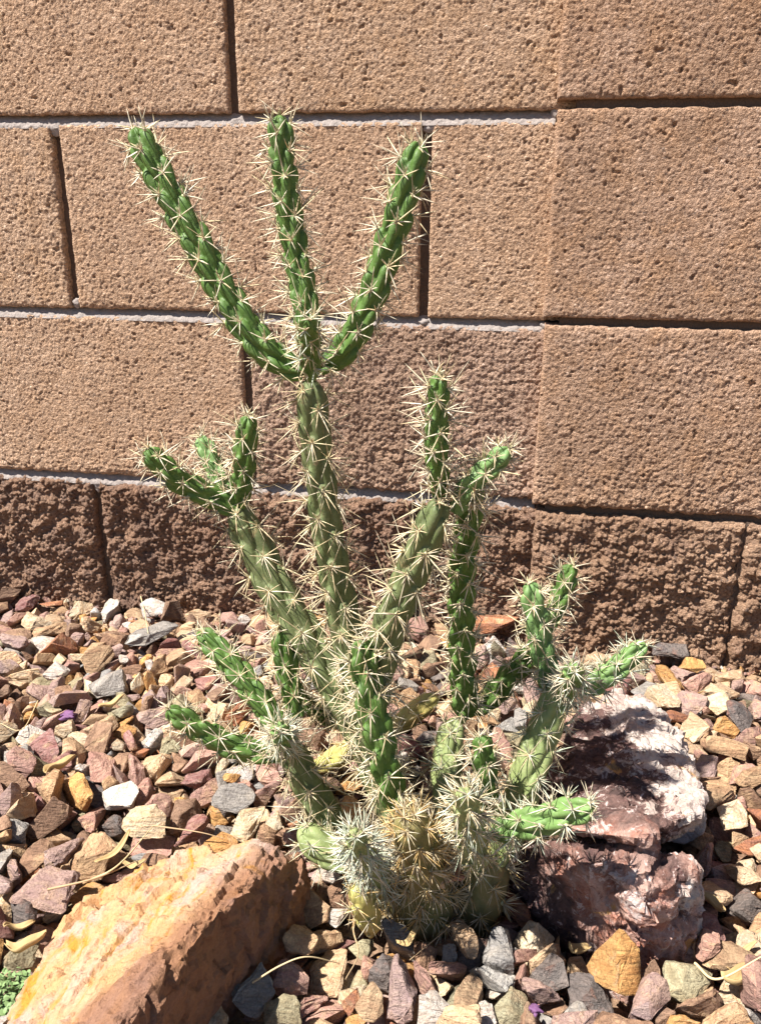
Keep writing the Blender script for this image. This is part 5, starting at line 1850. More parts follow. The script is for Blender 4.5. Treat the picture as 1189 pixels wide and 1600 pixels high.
19,258,717,-858,-1171,21,-21,89,32,
8,169,954,-1092,-1179,76,20,-2,61,
7,181,1490,-998,-1187,2,97,-18,3,
3,251,1485,-941,-1183,82,-52,2,17,
18,318,1490,-933,-1150,9,-9,-64,75,
10,344,1465,-897,-1151,26,11,50,80,
31,362,1520,-892,-1127,52,0,83,-16,
0,222,539,-888,-1179,89,37,17,13,
33,250,1034,-1107,-1159,66,17,-27,67,
4,239,1324,-972,-1173,51,-8,-59,-61,
25,243,240,-892,-1162,72,-54,-38,15,
28,202,1190,-418,-1186,21,-11,8,96,
20,420,1333,-396,-1144,1,52,-84,-11,
31,319,532,-327,-1168,12,45,-79,37,
14,335,715,-354,-1164,48,-28,16,-81,
9,203,1396,-433,-1172,10,9,-96,-21,
9,196,1553,-453,-1173,20,-9,19,-95,
34,197,164,-344,-1165,43,53,-61,-38,
27,337,260,-697,-1183,27,8,-10,-94,
17,229,621,-550,-1155,41,27,57,-65,
18,273,1088,-1040,-1165,0,17,1,98,
19,420,1436,-1030,-1152,14,0,28,94,
34,147,400,-916,-1188,98,8,-8,-1,
30,170,418,-1004,-1186,7,33,-92,-12,
42,197,288,-1040,-1176,51,-16,-17,82,
7,231,958,-1065,-1160,92,-7,-35,-6,
9,286,819,-1103,-1184,92,12,23,-26,
6,304,997,-1118,-1176,1,-18,87,-44,
25,243,1454,-1140,-1182,58,67,-39,-21,
32,254,264,-920,-1176,34,30,22,85,
23,151,237,-961,-1184,59,-77,9,17,
23,241,-227,-217,-1169,59,-3,-77,18,
27,420,1241,-307,-1154,79,19,-30,-47,
14,352,1302,-315,-1173,23,-90,-29,-17,
34,165,1541,-367,-1156,17,-33,75,-53,
35,257,1114,-1205,-1166,69,26,-33,58,
7,420,1120,-1138,-1150,28,67,67,4,
28,236,1455,-1200,-1158,73,-12,32,58,
36,203,297,-1018,-1184,60,-58,-51,17,
43,331,358,-1151,-1168,39,-71,56,-9,
25,190,412,-1233,-1186,19,43,68,54,
20,211,513,-1319,-1147,85,-7,33,38,
18,221,1439,-1227,-1182,18,-7,97,-5,
21,217,995,-1230,-1173,30,25,-91,-1,
26,298,1044,-1274,-1171,93,29,-15,-9,
17,315,997,-1336,-1162,66,48,-53,-19,
12,420,1006,-1258,-1151,57,41,3,-70,
15,194,1081,-1279,-1185,37,75,-51,-10,
7,216,1436,-1291,-1180,45,-39,52,-59,
21,205,1517,-224,-1163,76,55,4,-30,
4,284,1587,-250,-1171,31,92,-17,12,
21,358,1619,-270,-1173,17,58,71,-33,
42,166,-245,-189,-1189,4,45,88,7,
29,286,-2,-171,-1165,87,6,11,46,
37,151,341,-238,-1163,1,72,-67,-6,
21,319,432,-1263,-1145,69,59,-29,-27,
8,339,478,-1320,-1143,57,69,-42,-7,
21,288,863,-1279,-1184,65,68,-28,12,
0,283,819,-1215,-1176,59,10,-26,74,
22,258,922,-1294,-1168,11,-14,97,-3,
19,420,737,-1338,-1167,40,84,-33,-2,
26,289,815,-1355,-1182,13,-5,-94,-29,
19,270,1017,-1379,-1171,35,80,38,-28,
23,420,1033,-1336,-1153,11,-95,6,-24,
29,321,977,-1404,-1154,49,1,23,83,
20,231,1022,-1421,-1153,38,88,7,24,
0,262,1210,-1386,-1176,2,60,55,-56,
14,420,1300,-1417,-1152,18,50,61,-57,
12,280,1336,-1427,-1170,77,51,-24,28,
7,329,554,-1415,-1148,92,-30,16,-17,
36,271,587,-1387,-1172,8,66,-50,54,
34,215,1345,-133,-1188,25,-60,72,-21,
38,200,1562,-91,-1177,8,-98,8,-3,
42,208,554,-1436,-1176,32,-35,-71,-50,
11,343,613,-1427,-1158,50,45,-67,29,
13,246,650,-1417,-1186,17,15,10,-96,
3,245,781,-1411,-1182,15,79,56,13,
16,239,825,-1416,-1167,18,62,-70,-27,
31,187,476,-121,-1184,7,33,89,27,
33,236,583,-102,-1166,9,-66,-73,-7,
14,354,673,-29,-1162,80,48,6,31,
22,179,-200,-102,-1168,17,-86,40,-23,
25,247,178,-14,-1166,13,-14,95,-19,
0,203,1607,-205,-1185,45,-12,7,-87,
10,216,1141,-152,-1182,95,-17,-15,17,
21,274,1098,-1390,-1125,47,60,60,-19,
43,311,1143,-1378,-1127,23,8,94,21,
35,349,1246,-1356,-1113,16,-28,36,-87,
14,218,1310,-1322,-1129,80,-52,-26,9,
6,191,1387,-1350,-1127,60,19,-44,63,
35,193,502,-1246,-1134,27,-32,60,66,
32,291,559,-1363,-1119,22,94,-21,-2,
11,176,501,-1378,-1163,14,-78,36,47,
34,200,1345,-1411,-1170,69,53,-31,35,
43,141,517,-1417,-1181,35,37,77,-36,
33,289,631,-1404,-1127,26,57,-71,-30,
21,233,712,-1282,-1183,14,5,14,-97,
18,213,761,-1328,-1164,63,70,-1,-31,
33,311,781,-1270,-1172,6,-59,75,-27,
42,264,878,-1320,-1164,29,-8,86,-39,
8,198,985,-1358,-1142,18,-66,-68,-21,
22,280,760,-1389,-1154,39,-26,-87,-8,
43,315,810,-1402,-1135,46,75,-8,-44,
33,283,887,-1369,-1157,3,-97,13,-16,
3,138,963,-1396,-1137,1,-62,-54,55,
25,205,997,-1390,-1133,68,-61,37,2,
7,258,1086,-1418,-1127,71,-5,-27,-64,
2,240,1186,-1423,-1132,62,49,38,-45,
18,279,1261,-1395,-1144,70,-69,-5,10,
27,245,1027,-117,-1177,13,-76,50,-37,
28,284,623,-1430,-1116,16,21,-49,82,
16,275,660,-1418,-1138,3,79,-25,-54,
24,269,725,-1401,-1145,29,-35,87,9,
39,201,1452,-1174,-1139,50,3,-58,-63,
3,270,389,-1102,-1169,61,11,-22,74,
34,207,1112,-1351,-1133,0,-40,89,18,
35,337,1050,-1200,-1136,10,-9,95,-23,
23,420,1142,-1158,-1102,59,-74,11,26,
22,341,1091,-1177,-1129,86,30,-29,-25,
29,420,1180,-1250,-1122,16,7,-33,92,
42,208,1130,-1211,-1146,9,31,64,68,
3,400,1158,-1214,-1117,13,-81,-33,-45,
10,352,1246,-1199,-1110,13,-9,79,-57,
6,144,1226,-1180,-1130,60,-7,-15,-77,
8,231,1339,-1185,-1145,31,74,-47,-35,
34,253,1279,-1231,-1124,35,-61,-25,65,
28,321,1433,-1323,-1156,45,-42,26,-73,
16,256,444,-1186,-1174,43,72,15,-51,
1,288,480,-1231,-1151,19,-2,-79,56,
6,420,1046,-1218,-1107,87,-18,-14,40,
24,420,966,-1324,-1122,15,-38,76,49,
26,263,1131,-1388,-1142,4,-13,-91,36,
18,228,1072,-1318,-1145,16,70,-67,-12,
41,232,1149,-1356,-1140,48,35,-19,-77,
43,415,1145,-1342,-1115,9,-28,74,-59,
30,333,1195,-1354,-1123,43,34,-5,-82,
17,319,1226,-1286,-1116,75,-42,-23,-43,
3,232,162,-828,-1146,69,-70,7,6,
14,168,885,-1099,-1186,5,70,69,9,
3,376,1033,-1175,-1146,55,-72,-22,34,
1,237,1099,-1133,-1133,35,-87,-7,31,
17,275,1274,-1028,-1163,92,-8,-35,-1,
27,238,1317,-1026,-1150,1,-95,-5,-29,
13,269,1436,-1069,-1145,5,7,71,68,
20,208,283,-984,-1153,39,90,-1,-13,
27,178,121,-786,-1175,71,-40,51,-24,
30,298,248,-924,-1139,36,12,-88,-27,
18,215,596,-167,-1171,40,-49,35,68,
22,185,953,-1214,-1181,4,47,78,39,
39,350,885,-1186,-1169,85,-16,-47,13,
21,274,1184,-1114,-1143,60,74,-15,24,
18,249,1198,-1158,-1125,37,-7,-35,85,
24,234,1112,-1106,-1139,20,47,-62,58,
24,236,1328,-1056,-1170,61,57,-41,-34,
25,321,521,-129,-1173,5,27,56,77,
6,278,923,-127,-1167,2,-60,-23,-75,
2,363,1032,-86,-1160,1,72,68,-1,
7,230,15,-129,-1178,33,-92,14,7,
28,264,1364,-173,-1184,12,56,80,12,
31,305,1634,-151,-1184,1,34,-92,-13,
5,420,-290,-111,-1165,95,-7,25,-11,
11,229,1035,-161,-1185,86,33,-9,-36,
0,420,1222,-177,-1170,66,9,21,70,
13,250,1276,-171,-1186,83,-15,10,51,
25,139,1534,-849,-1157,36,-65,-51,40,
34,172,1449,-863,-1139,63,-42,-8,64,
36,297,171,-804,-1154,93,22,-7,-23,
20,206,231,-853,-1170,80,37,42,17,
28,230,291,-806,-1151,92,8,-22,29,
37,312,1501,-939,-1124,23,-70,-66,8,
12,235,1395,-1021,-1124,45,-69,-13,-53,
8,248,896,-1011,-1178,28,38,-83,-27,
32,215,860,-1104,-1186,1,-64,75,-4,
17,295,1214,-1140,-1124,26,-58,-66,37,
37,343,1447,-1140,-1129,27,-87,19,33,
35,374,600,-199,-1177,9,98,-13,-3,
14,242,93,-214,-1171,39,-49,60,48,
3,202,1189,-198,-1187,3,-17,-41,89,
39,201,1255,-260,-1185,27,42,80,31,
30,231,266,-259,-1183,85,-41,10,-28,
2,165,292,-250,-1177,46,-35,-70,-40,
19,294,690,-245,-1175,47,-27,35,-75,
17,420,730,-204,-1181,95,12,-25,1,
16,158,279,-720,-1170,79,-6,53,25,
39,236,605,-835,-1182,11,34,-78,50,
19,367,658,-857,-1132,35,80,-43,20,
23,267,1505,-859,-1124,9,-16,90,38,
27,256,1495,-755,-1127,36,-89,-21,-10,
22,231,124,-759,-1172,35,-54,74,15,
39,288,811,-863,-1151,30,-77,51,-20,
26,209,890,-803,-1159,70,9,-25,-65,
39,268,1629,-331,-1183,78,2,-15,-59,
9,154,-182,-289,-1187,1,46,88,-5,
23,222,-62,-213,-1170,23,-5,-6,-96,
2,191,158,-280,-1189,18,63,-73,-15,
27,293,1249,-294,-1177,22,23,93,-13,
40,420,388,-294,-1170,1,97,5,-18,
37,339,558,-323,-1181,20,15,-29,-91,
16,303,776,-293,-1180,13,48,85,-7,
16,290,855,-335,-1175,34,84,19,-34,
20,278,-96,-298,-1182,16,2,-5,-98,
36,234,7,-312,-1186,15,-1,-38,-90,
2,182,121,-324,-1189,24,96,-4,2,
2,244,241,-284,-1184,79,8,10,-58,
4,219,627,-609,-1150,13,42,-78,-43,
42,243,1533,-723,-1129,20,18,55,78,
23,200,1516,-633,-1132,79,-57,16,-12,
40,259,1567,-627,-1158,12,39,90,8,
24,241,707,-568,-1139,79,-1,-2,60,
41,236,1513,-736,-1136,25,62,-59,-43,
14,134,902,-389,-1187,85,43,6,26,
19,266,928,-386,-1174,13,24,-81,49,
42,302,1158,-316,-1188,97,18,-2,9,
16,420,1371,-402,-1177,66,-17,21,-69,
5,302,623,-376,-1163,84,-20,-33,-35,
5,267,1455,-472,-1176,33,-80,48,5,
27,155,1522,-434,-1187,65,12,37,64,
27,280,151,-358,-1180,8,-62,-77,2,
11,359,216,-385,-1176,58,73,33,8,
7,346,1186,-464,-1166,20,-89,37,8,
19,295,1517,-489,-1136,6,42,-41,-80,
7,254,1489,-538,-1158,27,16,-15,-93,
15,328,-25,-532,-1155,51,-72,-40,-20,
20,259,387,-479,-1152,58,-2,6,-80,
29,194,1428,-520,-1167,44,-28,-83,15,
26,404,143,-474,-1173,27,58,-76,-1,
13,192,870,-525,-1184,22,-69,67,-8,
22,285,824,-183,-1165,19,69,9,-68,
38,255,454,-550,-1162,19,-97,-9,6,
26,236,54,-365,-1145,32,-78,49,-19,
37,266,271,-348,-1159,26,54,-4,78,
42,174,441,-194,-1168,69,22,-31,-60,
29,221,548,-351,-1162,93,-3,-34,5,
39,236,1072,-144,-1154,56,-59,-18,-54,
21,209,1618,-373,-1168,21,4,92,31,
19,225,-65,-476,-1167,55,-25,-72,32,
42,371,1524,-545,-1166,78,13,12,59,
28,211,23,-522,-1182,48,77,24,31,
43,232,103,-538,-1169,81,-29,-22,43,
2,359,414,-573,-1175,11,88,-43,-12,
20,282,1523,-773,-1175,7,-69,57,42,
28,250,1552,-687,-1186,94,-9,-7,-30,
28,186,46,-283,-1187,63,-11,-1,-76,
16,170,272,-244,-1178,51,-17,74,38,
22,186,447,-334,-1151,51,26,-25,-77,
21,171,663,-333,-1170,75,36,18,-51,
41,218,730,-346,-1145,73,-27,14,60,
30,219,840,-332,-1144,2,-70,56,-41,
26,166,371,-580,-1188,5,9,98,0,
14,256,479,-562,-1182,18,71,64,-17,
10,420,1554,-748,-1163,58,31,60,44,
12,420,66,-672,-1153,11,65,33,-66,
27,375,855,-755,-1176,4,-98,16,4,
9,410,1437,-849,-1178,99,-8,3,0,
37,420,146,-738,-1161,7,27,73,-60,
12,395,190,-726,-1174,1,-37,-84,37,
7,142,338,-844,-1184,25,-44,-2,-85,
33,209,574,-856,-1187,35,-93,2,1,
42,347,667,-816,-1179,17,-94,18,-18,
6,150,1512,-927,-1182,26,-69,-61,-26,
0,243,1517,-906,-1172,41,-24,53,-69,
42,273,253,-474,-1154,37,9,-3,91,
26,182,1238,-260,-1176,63,44,30,-55,
24,198,1307,-258,-1151,50,72,28,-36,
36,347,-244,-172,-1158,88,-4,-28,-35,
4,320,1284,-309,-1155,83,-15,-30,42,
11,209,1489,-307,-1172,90,27,-30,-4,
0,188,1580,-310,-1161,14,16,-20,95,
43,233,-212,-248,-1174,6,53,28,78,
41,215,-150,-270,-1182,69,55,-23,-39,
15,312,1631,-219,-1166,49,28,65,49,
43,185,-187,-83,-1178,47,53,55,42,
5,241,76,-138,-1173,17,42,1,-88,
19,178,1056,-104,-1172,51,-26,21,78,
15,211,1343,-219,-1177,37,-32,-5,86,
4,231,1497,-213,-1166,28,78,53,17,
32,247,1606,-169,-1162,44,-24,54,-66,
26,171,835,-146,-1161,5,-98,-5,-14,
37,240,951,-146,-1159,25,-37,-1,88,
16,183,-99,-181,-1160,14,-54,-81,7,
23,145,1485,-1025,-1188,54,38,66,34,
14,223,993,-1153,-1168,60,71,12,-33,
2,275,947,-1069,-1183,86,4,19,-44,
20,405,1365,-1007,-1165,72,-39,1,-55,
11,252,197,-859,-1184,86,30,17,35,
28,224,503,-932,-1188,6,33,-93,-4,
15,350,237,-942,-1163,31,-20,-91,13,
2,228,1060,-1136,-1168,11,-45,-87,-7,
3,320,994,-1093,-1173,55,82,-6,-6,
0,347,993,-1072,-1164,7,47,-74,45,
42,286,1043,-1082,-1170,90,8,2,41,
41,151,582,-1430,-1124,42,43,-30,73,
23,197,683,-1322,-1135,6,-91,24,-31,
34,277,761,-1299,-1156,43,-87,20,2,
7,275,898,-1342,-1154,49,41,20,-73,
28,376,1035,-1327,-1119,88,-26,21,-30,
16,223,1067,-1380,-1167,29,-70,21,61,
17,239,1099,-1349,-1143,50,2,-21,83,
20,231,1181,-1372,-1114,16,39,14,-89,
29,209,859,-1398,-1148,9,-6,51,84,
28,373,1055,-1406,-1118,2,22,-96,-7,
7,203,1078,-1428,-1145,32,-14,-92,-11,
39,420,1132,-1389,-1098,44,-69,49,27,
34,388,1182,-1399,-1102,83,-45,-16,25,
43,257,1275,-1409,-1135,16,92,31,11,
27,371,1412,-1355,-1153,25,74,8,-61,
22,241,513,-1373,-1128,37,86,26,18,
22,415,718,-1356,-1129,5,42,-85,-27,
1,420,786,-1350,-1131,43,-26,70,-49,
24,331,801,-1335,-1152,41,-89,-6,-14,
23,159,494,-102,-1172,33,-9,11,-92,
6,261,1232,-1157,-1111,50,-18,-79,-26,
43,199,1247,-1166,-1113,69,-35,-58,20,
36,420,1291,-1144,-1120,14,16,-89,38,
24,258,1335,-1146,-1118,24,94,-2,-18,
36,231,1355,-1177,-1113,37,-35,82,20,
5,337,1377,-1243,-1105,78,-50,-5,34,
32,284,285,-1009,-1143,93,1,-21,25,
4,224,396,-1202,-1178,70,11,-5,-69,
43,420,589,-1335,-1089,63,-56,27,-44,
11,300,914,-1371,-1137,72,60,32,7,
39,235,1258,-1248,-1102,47,-74,-46,-5,
2,273,1136,-1299,-1126,31,43,-23,-81,
10,420,1206,-1326,-1099,17,-6,-97,12,
15,288,1192,-1191,-1110,14,15,45,86,
20,247,1053,-1285,-1144,74,-64,11,12,
40,271,900,-1242,-1152,79,52,27,6,
12,289,1103,-1328,-1117,70,-32,12,61,
35,341,1270,-1372,-1093,62,-67,-36,13,
2,175,1233,-1308,-1131,38,-90,-10,-7,
11,303,1307,-1267,-1113,14,7,-17,96,
2,305,1278,-1209,-1112,40,66,62,-1,
26,242,1346,-1288,-1129,93,14,18,-27,
13,212,1282,-1379,-1117,22,29,90,21,
33,240,1293,-1310,-1126,20,-22,94,-5,
19,338,1408,-1385,-1133,36,52,9,-76,
1,289,507,-1318,-1125,25,-78,-29,47,
25,420,656,-1398,-1098,22,-37,24,-86,
27,258,975,-1274,-1139,56,-57,-57,18,
16,221,1157,-1431,-1116,55,-76,-6,-31,
5,389,1147,-1116,-1106,19,82,43,-31,
25,202,1447,-1123,-1139,39,80,37,21,
10,265,1384,-1040,-1127,63,69,-25,22,
43,226,427,-1010,-1166,52,-32,6,78,
30,304,193,-882,-1142,80,41,-37,-17,
7,199,1128,-1194,-1135,28,38,58,-65,
27,278,870,-1148,-1180,56,9,46,67,
10,240,1063,-1128,-1139,27,-58,73,18,
7,268,857,-1176,-1187,89,-7,17,-40,
43,247,1256,-1127,-1141,53,-82,-11,10,
3,313,1274,-1102,-1103,82,15,47,-26,
15,276,1308,-1132,-1106,42,83,-33,-7,
14,316,1362,-1131,-1128,51,-27,70,-40,
3,192,1179,-1227,-1117,50,41,-37,65,
8,183,1364,-1279,-1137,13,-52,-61,-56,
29,129,1217,-1169,-1109,9,75,-24,-59,
2,309,1190,-1171,-1100,61,-59,0,-51,
39,253,1226,-1085,-1140,11,61,-75,-19,
35,220,1227,-1140,-1116,90,24,20,-28,
16,262,274,-1011,-1177,42,77,-46,3,
17,417,340,-1087,-1167,25,-38,-20,-85,
2,252,419,-1131,-1184,91,7,6,-37,
0,215,1087,-1258,-1171,19,30,-60,70,
35,420,1265,-1199,-1166,94,19,-12,23,
9,382,1431,-1182,-1179,36,24,26,85,
32,205,427,-1253,-1168,67,70,-4,-21,
22,420,487,-1243,-1170,20,-23,-86,38,
29,265,1371,-951,-1154,42,10,80,-40,
21,297,1473,-1115,-1144,51,-3,68,50,
43,154,1426,-1177,-1125,52,-80,-23,-14,
34,244,599,-900,-1177,10,37,22,-88,
14,312,644,-879,-1160,26,94,17,8,
12,193,1221,-1018,-1171,11,-18,-94,23,
4,234,1401,-1130,-1117,15,-42,-48,74,
7,234,1370,-974,-1155,52,69,46,-14,
18,351,1453,-1164,-1110,50,44,-16,-72,
32,327,125,-781,-1134,60,3,-67,42,
12,154,314,-231,-1162,12,-15,29,-93,
39,222,1057,-1163,-1123,22,-7,-88,-39,
29,281,156,-780,-1151,69,-31,-39,-50,
33,278,239,-834,-1151,50,34,-68,40,
7,231,572,-892,-1182,62,-26,9,72,
18,137,605,-814,-1190,78,10,8,-60,
31,221,646,-857,-1174,5,-15,69,-70,
10,420,489,-1292,-1164,18,-35,-75,52,
21,280,482,-1322,-1178,35,21,-18,-88,
13,307,813,-1253,-1170,42,17,-83,28,
16,255,570,-1423,-1163,24,8,-95,7,
29,420,688,-1343,-1159,40,-38,70,-43,
21,420,798,-1308,-1179,72,12,-8,-67,
38,223,839,-1316,-1184,0,61,-78,0,
26,318,1074,-1347,-1165,14,-45,59,-64,
3,288,912,-1427,-1179,20,-10,52,-81,
41,371,980,-1400,-1178,97,-14,-1,16,
17,170,1094,-1422,-1186,41,69,-58,5,
23,310,1378,-1400,-1178,32,57,73,16,
5,350,526,-1392,-1165,47,-35,-79,12,
0,178,30,-625,-1159,34,-61,67,23,
27,210,768,-536,-1140,24,-24,-12,92,
11,242,1529,-821,-1133,44,-74,42,-25,
27,224,1483,-684,-1125,64,12,31,68,
17,256,1497,-653,-1139,22,-4,-52,-81,
39,290,146,-706,-1162,8,-15,18,-96,
41,194,1393,-118,-1182,66,-10,29,-67,
14,161,1689,-100,-1177,4,84,42,-30,
27,169,534,-1423,-1181,94,16,-27,3,
8,234,702,-1425,-1182,55,80,-19,-4,
42,268,730,-1398,-1189,97,11,-11,-13,
24,150,840,-1425,-1184,51,-82,-18,-7,
42,224,484,-93,-1183,47,17,0,86,
3,314,513,-95,-1180,25,6,-24,92,
42,231,780,-100,-1184,24,-4,-7,-96,
25,175,846,-100,-1181,50,83,2,20,
29,176,-126,-105,-1181,11,-29,-94,4,
40,195,-16,-116,-1184,59,34,4,71,
5,289,98,-102,-1174,5,-90,-41,1,
7,382,1404,-185,-1179,6,-38,91,0,
38,270,1578,-186,-1183,53,5,-5,-84,
24,245,1653,-192,-1181,4,30,-94,8,
31,287,662,-527,-1132,6,87,45,13,
31,267,530,-425,-1157,42,-72,-49,-21,
2,235,1548,-542,-1118,71,-2,9,-68,
15,120,31,-555,-1186,31,54,-76,9,
31,212,585,-619,-1157,2,-59,-48,-64,
6,170,673,-547,-1137,34,1,80,-47,
21,341,486,-145,-1181,13,4,-12,-97,
18,192,1407,-237,-1189,36,-11,7,91,
15,256,1538,-211,-1186,36,3,3,92,
29,197,-176,-210,-1185,79,-12,0,59,
17,337,-31,-169,-1189,64,0,-30,-69,
19,296,818,-222,-1174,59,-10,-2,79,
42,326,1592,-324,-1155,8,-4,16,-97,
15,197,1624,-418,-1171,32,-72,-15,58,
39,379,1597,-450,-1152,28,75,23,-54,
1,139,95,-381,-1186,88,4,-37,27,
41,181,214,-364,-1159,7,2,5,-99,
3,269,373,-427,-1160,65,27,-67,-18,
41,190,590,-335,-1154,22,-9,91,32,
6,199,1612,-425,-1156,42,25,84,-21,
30,223,1605,-443,-1185,70,11,15,68,
20,392,1594,-491,-1125,39,44,-72,-36,
13,185,-44,-512,-1169,4,51,74,40,
12,241,230,-234,-1181,16,-88,-37,20,
43,252,476,-236,-1183,82,-27,-6,49,
23,300,1545,-342,-1175,36,-67,-40,49,
41,390,-116,-247,-1180,4,77,-62,-2,
7,370,-32,-237,-1181,4,18,-97,0,
18,240,1030,-282,-1187,11,-7,98,4,
32,286,1245,-330,-1183,3,-99,6,-2,
37,420,227,-333,-1175,98,-10,9,6,
11,218,663,-328,-1184,91,0,16,-36,
23,235,1608,-321,-1174,51,-23,61,55,
23,275,-127,-324,-1171,89,-39,19,3,
31,294,792,-376,-1130,77,26,-13,-54,
17,293,1291,-361,-1162,21,-42,69,-53,
7,265,1443,-366,-1187,1,-13,-13,97,
21,253,1478,-429,-1179,25,-23,63,-69,
28,176,-124,-344,-1187,3,13,-11,97,
10,254,52,-336,-1175,5,17,24,-95,
0,357,1317,-380,-1176,22,-81,-52,0,
2,296,328,-388,-1182,26,-12,4,95,
30,258,366,-363,-1183,7,52,83,-13,
25,356,489,-365,-1180,27,-76,56,-12,
20,293,1400,-514,-1179,5,-21,-71,-66,
20,258,34,-400,-1182,99,5,1,7,
31,350,120,-397,-1180,83,-52,4,-13,
1,198,759,-219,-1141,12,-80,50,-29,
35,247,811,-203,-1152,60,-7,13,77,
1,155,407,-252,-1166,40,-87,6,-22,
25,247,1415,-328,-1156,10,61,-73,24,
17,254,1584,-280,-1168,18,-36,-21,-88,
37,255,1648,-277,-1175,62,-43,63,-11,
35,196,-23,-285,-1172,16,-45,72,49,
17,197,106,-233,-1169,37,85,-32,-11,
11,356,1214,-405,-1161,30,-23,63,66,
13,387,1287,-346,-1147,3,-10,41,90,
31,387,822,-462,-1185,54,10,11,81,
20,304,1375,-553,-1166,36,89,-1,22,
22,275,20,-438,-1185,8,-6,5,-98,
2,171,1624,-177,-1178,12,-4,21,-96,
33,283,972,-145,-1165,54,30,74,-24,
24,247,148,-126,-1154,14,38,-67,-61,
26,235,238,-155,-1183,23,88,28,26,
38,215,1575,-227,-1181,56,71,38,10,
11,211,-78,-151,-1159,6,-90,-41,4,
40,317,123,-523,-1183,22,-46,84,-9,
9,224,152,-536,-1184,85,19,-19,43,
39,323,1564,-592,-1183,85,-7,-19,-46,
12,316,1571,-557,-1182,4,1,31,94,
29,172,5,-545,-1181,32,84,17,-38,
5,199,1554,-660,-1163,74,42,-36,35,
32,360,1569,-651,-1181,72,-34,-19,55,
11,322,226,-582,-1178,2,26,-95,6,
30,259,1072,-1361,-1117,19,-88,26,31,
32,244,1142,-1359,-1100,2,18,-36,90,
27,396,1286,-1417,-1105,18,-38,89,0,
21,216,1243,-1427,-1139,9,-24,27,-92,
18,420,1336,-1404,-1122,2,30,74,58,
25,387,644,-1367,-1087,6,49,57,-64,
13,368,705,-1429,-1092,16,8,-63,-75,
26,269,825,-1383,-1145,70,-22,64,18,
36,276,616,-1377,-1114,32,-46,-5,-81,
5,252,702,-1399,-1122,42,-64,-47,-41,
19,282,736,-1384,-1119,25,-54,-79,-2,
8,319,783,-1413,-1141,52,74,-39,-11,
9,420,821,-1419,-1104,39,-73,50,22,
26,356,865,-1368,-1139,75,-6,-21,-61,
33,180,985,-1402,-1135,18,44,82,29,
35,187,955,-117,-1164,41,-22,-34,80,
18,205,133,-93,-1173,18,93,-8,-28,
20,247,244,-23,-1162,38,17,89,8,
42,226,410,-1165,-1166,35,-63,28,62,
21,259,440,-1275,-1118,32,46,14,81,
11,302,1113,-1287,-1120,49,77,-35,17,
9,120,1417,-1407,-1188,13,-61,-77,-1,
32,396,1384,-1402,-1112,81,-33,22,-41,
16,287,1358,-1296,-1117,69,11,28,64,
15,173,1088,-1306,-1129,65,-14,14,72,
31,209,1079,-1321,-1135,16,34,-88,-27,
2,147,1167,-1292,-1134,65,-17,-13,72,
33,145,1131,-1275,-1130,59,16,77,11,
21,331,1181,-1280,-1111,27,-9,-66,-68,
17,209,1234,-1263,-1120,48,66,-39,40,
8,343,1377,-1353,-1112,70,47,-48,18,
9,221,1362,-1258,-1131,11,52,55,-63,
2,360,1414,-1295,-1116,5,51,69,49,
3,381,1402,-1329,-1114,67,-72,4,-9,
36,277,1409,-1332,-1169,66,-45,59,4,
17,409,519,-1343,-1103,62,-2,-30,-71,
5,178,459,-1321,-1120,28,-74,-53,-28,
7,366,844,-1248,-1162,22,-24,20,-91,
4,332,883,-1282,-1145,1,32,91,22,
2,246,948,-1393,-1138,37,55,33,66,
11,420,846,-1338,-1128,86,-2,-15,-47,
20,162,964,-1360,-1145,74,-55,-22,-29,
34,232,1015,-1287,-1142,3,60,57,55,
20,188,1047,-1306,-1135,20,38,68,-57,
11,248,1007,-1423,-1132,2,-47,39,78,
38,420,1341,-1347,-1109,23,92,-28,8,
29,195,1297,-1342,-1120,11,-27,-8,-94,
21,145,1375,-1143,-1122,35,84,24,-31,
14,287,773,-1197,-1180,11,-1,15,97,
14,397,925,-1131,-1134,45,-1,-8,-88,
43,323,992,-1210,-1144,35,-90,-3,-23,
33,187,1345,-1099,-1122,2,-82,-13,54,
33,312,1381,-1089,-1135,24,-96,-6,-2,
3,276,1413,-1107,-1122,84,-18,20,-44,
24,151,1430,-1165,-1133,44,-7,29,-84,
38,298,239,-964,-1120,17,-9,-97,3,
16,298,216,-922,-1115,73,55,-24,-31,
10,420,230,-902,-1113,53,71,-44,-2,
41,334,1320,-1238,-1110,81,45,-3,34,
37,221,1374,-1203,-1136,63,-14,73,18,
0,371,1422,-1174,-1091,10,50,85,-2,
24,175,1433,-1109,-1129,92,12,35,2,
20,244,1241,-1113,-1125,3,12,-91,37,
40,290,1442,-1284,-1114,62,-8,-66,39,
43,129,1414,-1227,-1141,38,17,-44,-78,
35,346,1149,-1259,-1095,92,31,-10,17,
1,226,1380,-1311,-1148,75,-54,36,7,
42,193,1236,-1099,-1119,95,-19,-2,18,
0,260,1322,-1183,-1115,22,-68,-33,61,
32,205,1386,-1127,-1125,72,38,-36,-44,
17,297,1421,-1239,-1112,27,91,24,13,
37,336,274,-1009,-1128,26,29,90,16,
7,248,842,-653,-1180,75,63,-4,13,
28,293,887,-657,-1185,15,-94,-27,1,
34,379,398,-674,-1181,19,9,7,97,
20,375,1489,-757,-1172,14,33,-82,-42,
42,284,93,-680,-1186,8,99,-3,-1,
1,288,602,-763,-1180,2,-72,-68,9,
3,350,770,-735,-1178,15,-92,-33,5,
18,269,563,-915,-1184,33,93,5,5,
12,202,1195,-1095,-1127,7,7,-95,26,
21,240,1430,-1292,-1141,38,-81,-21,38,
4,254,1319,-951,-1177,64,10,36,66,
12,420,1461,-1026,-1108,6,-11,-69,70,
15,306,1038,-1142,-1123,3,-6,-98,-14,
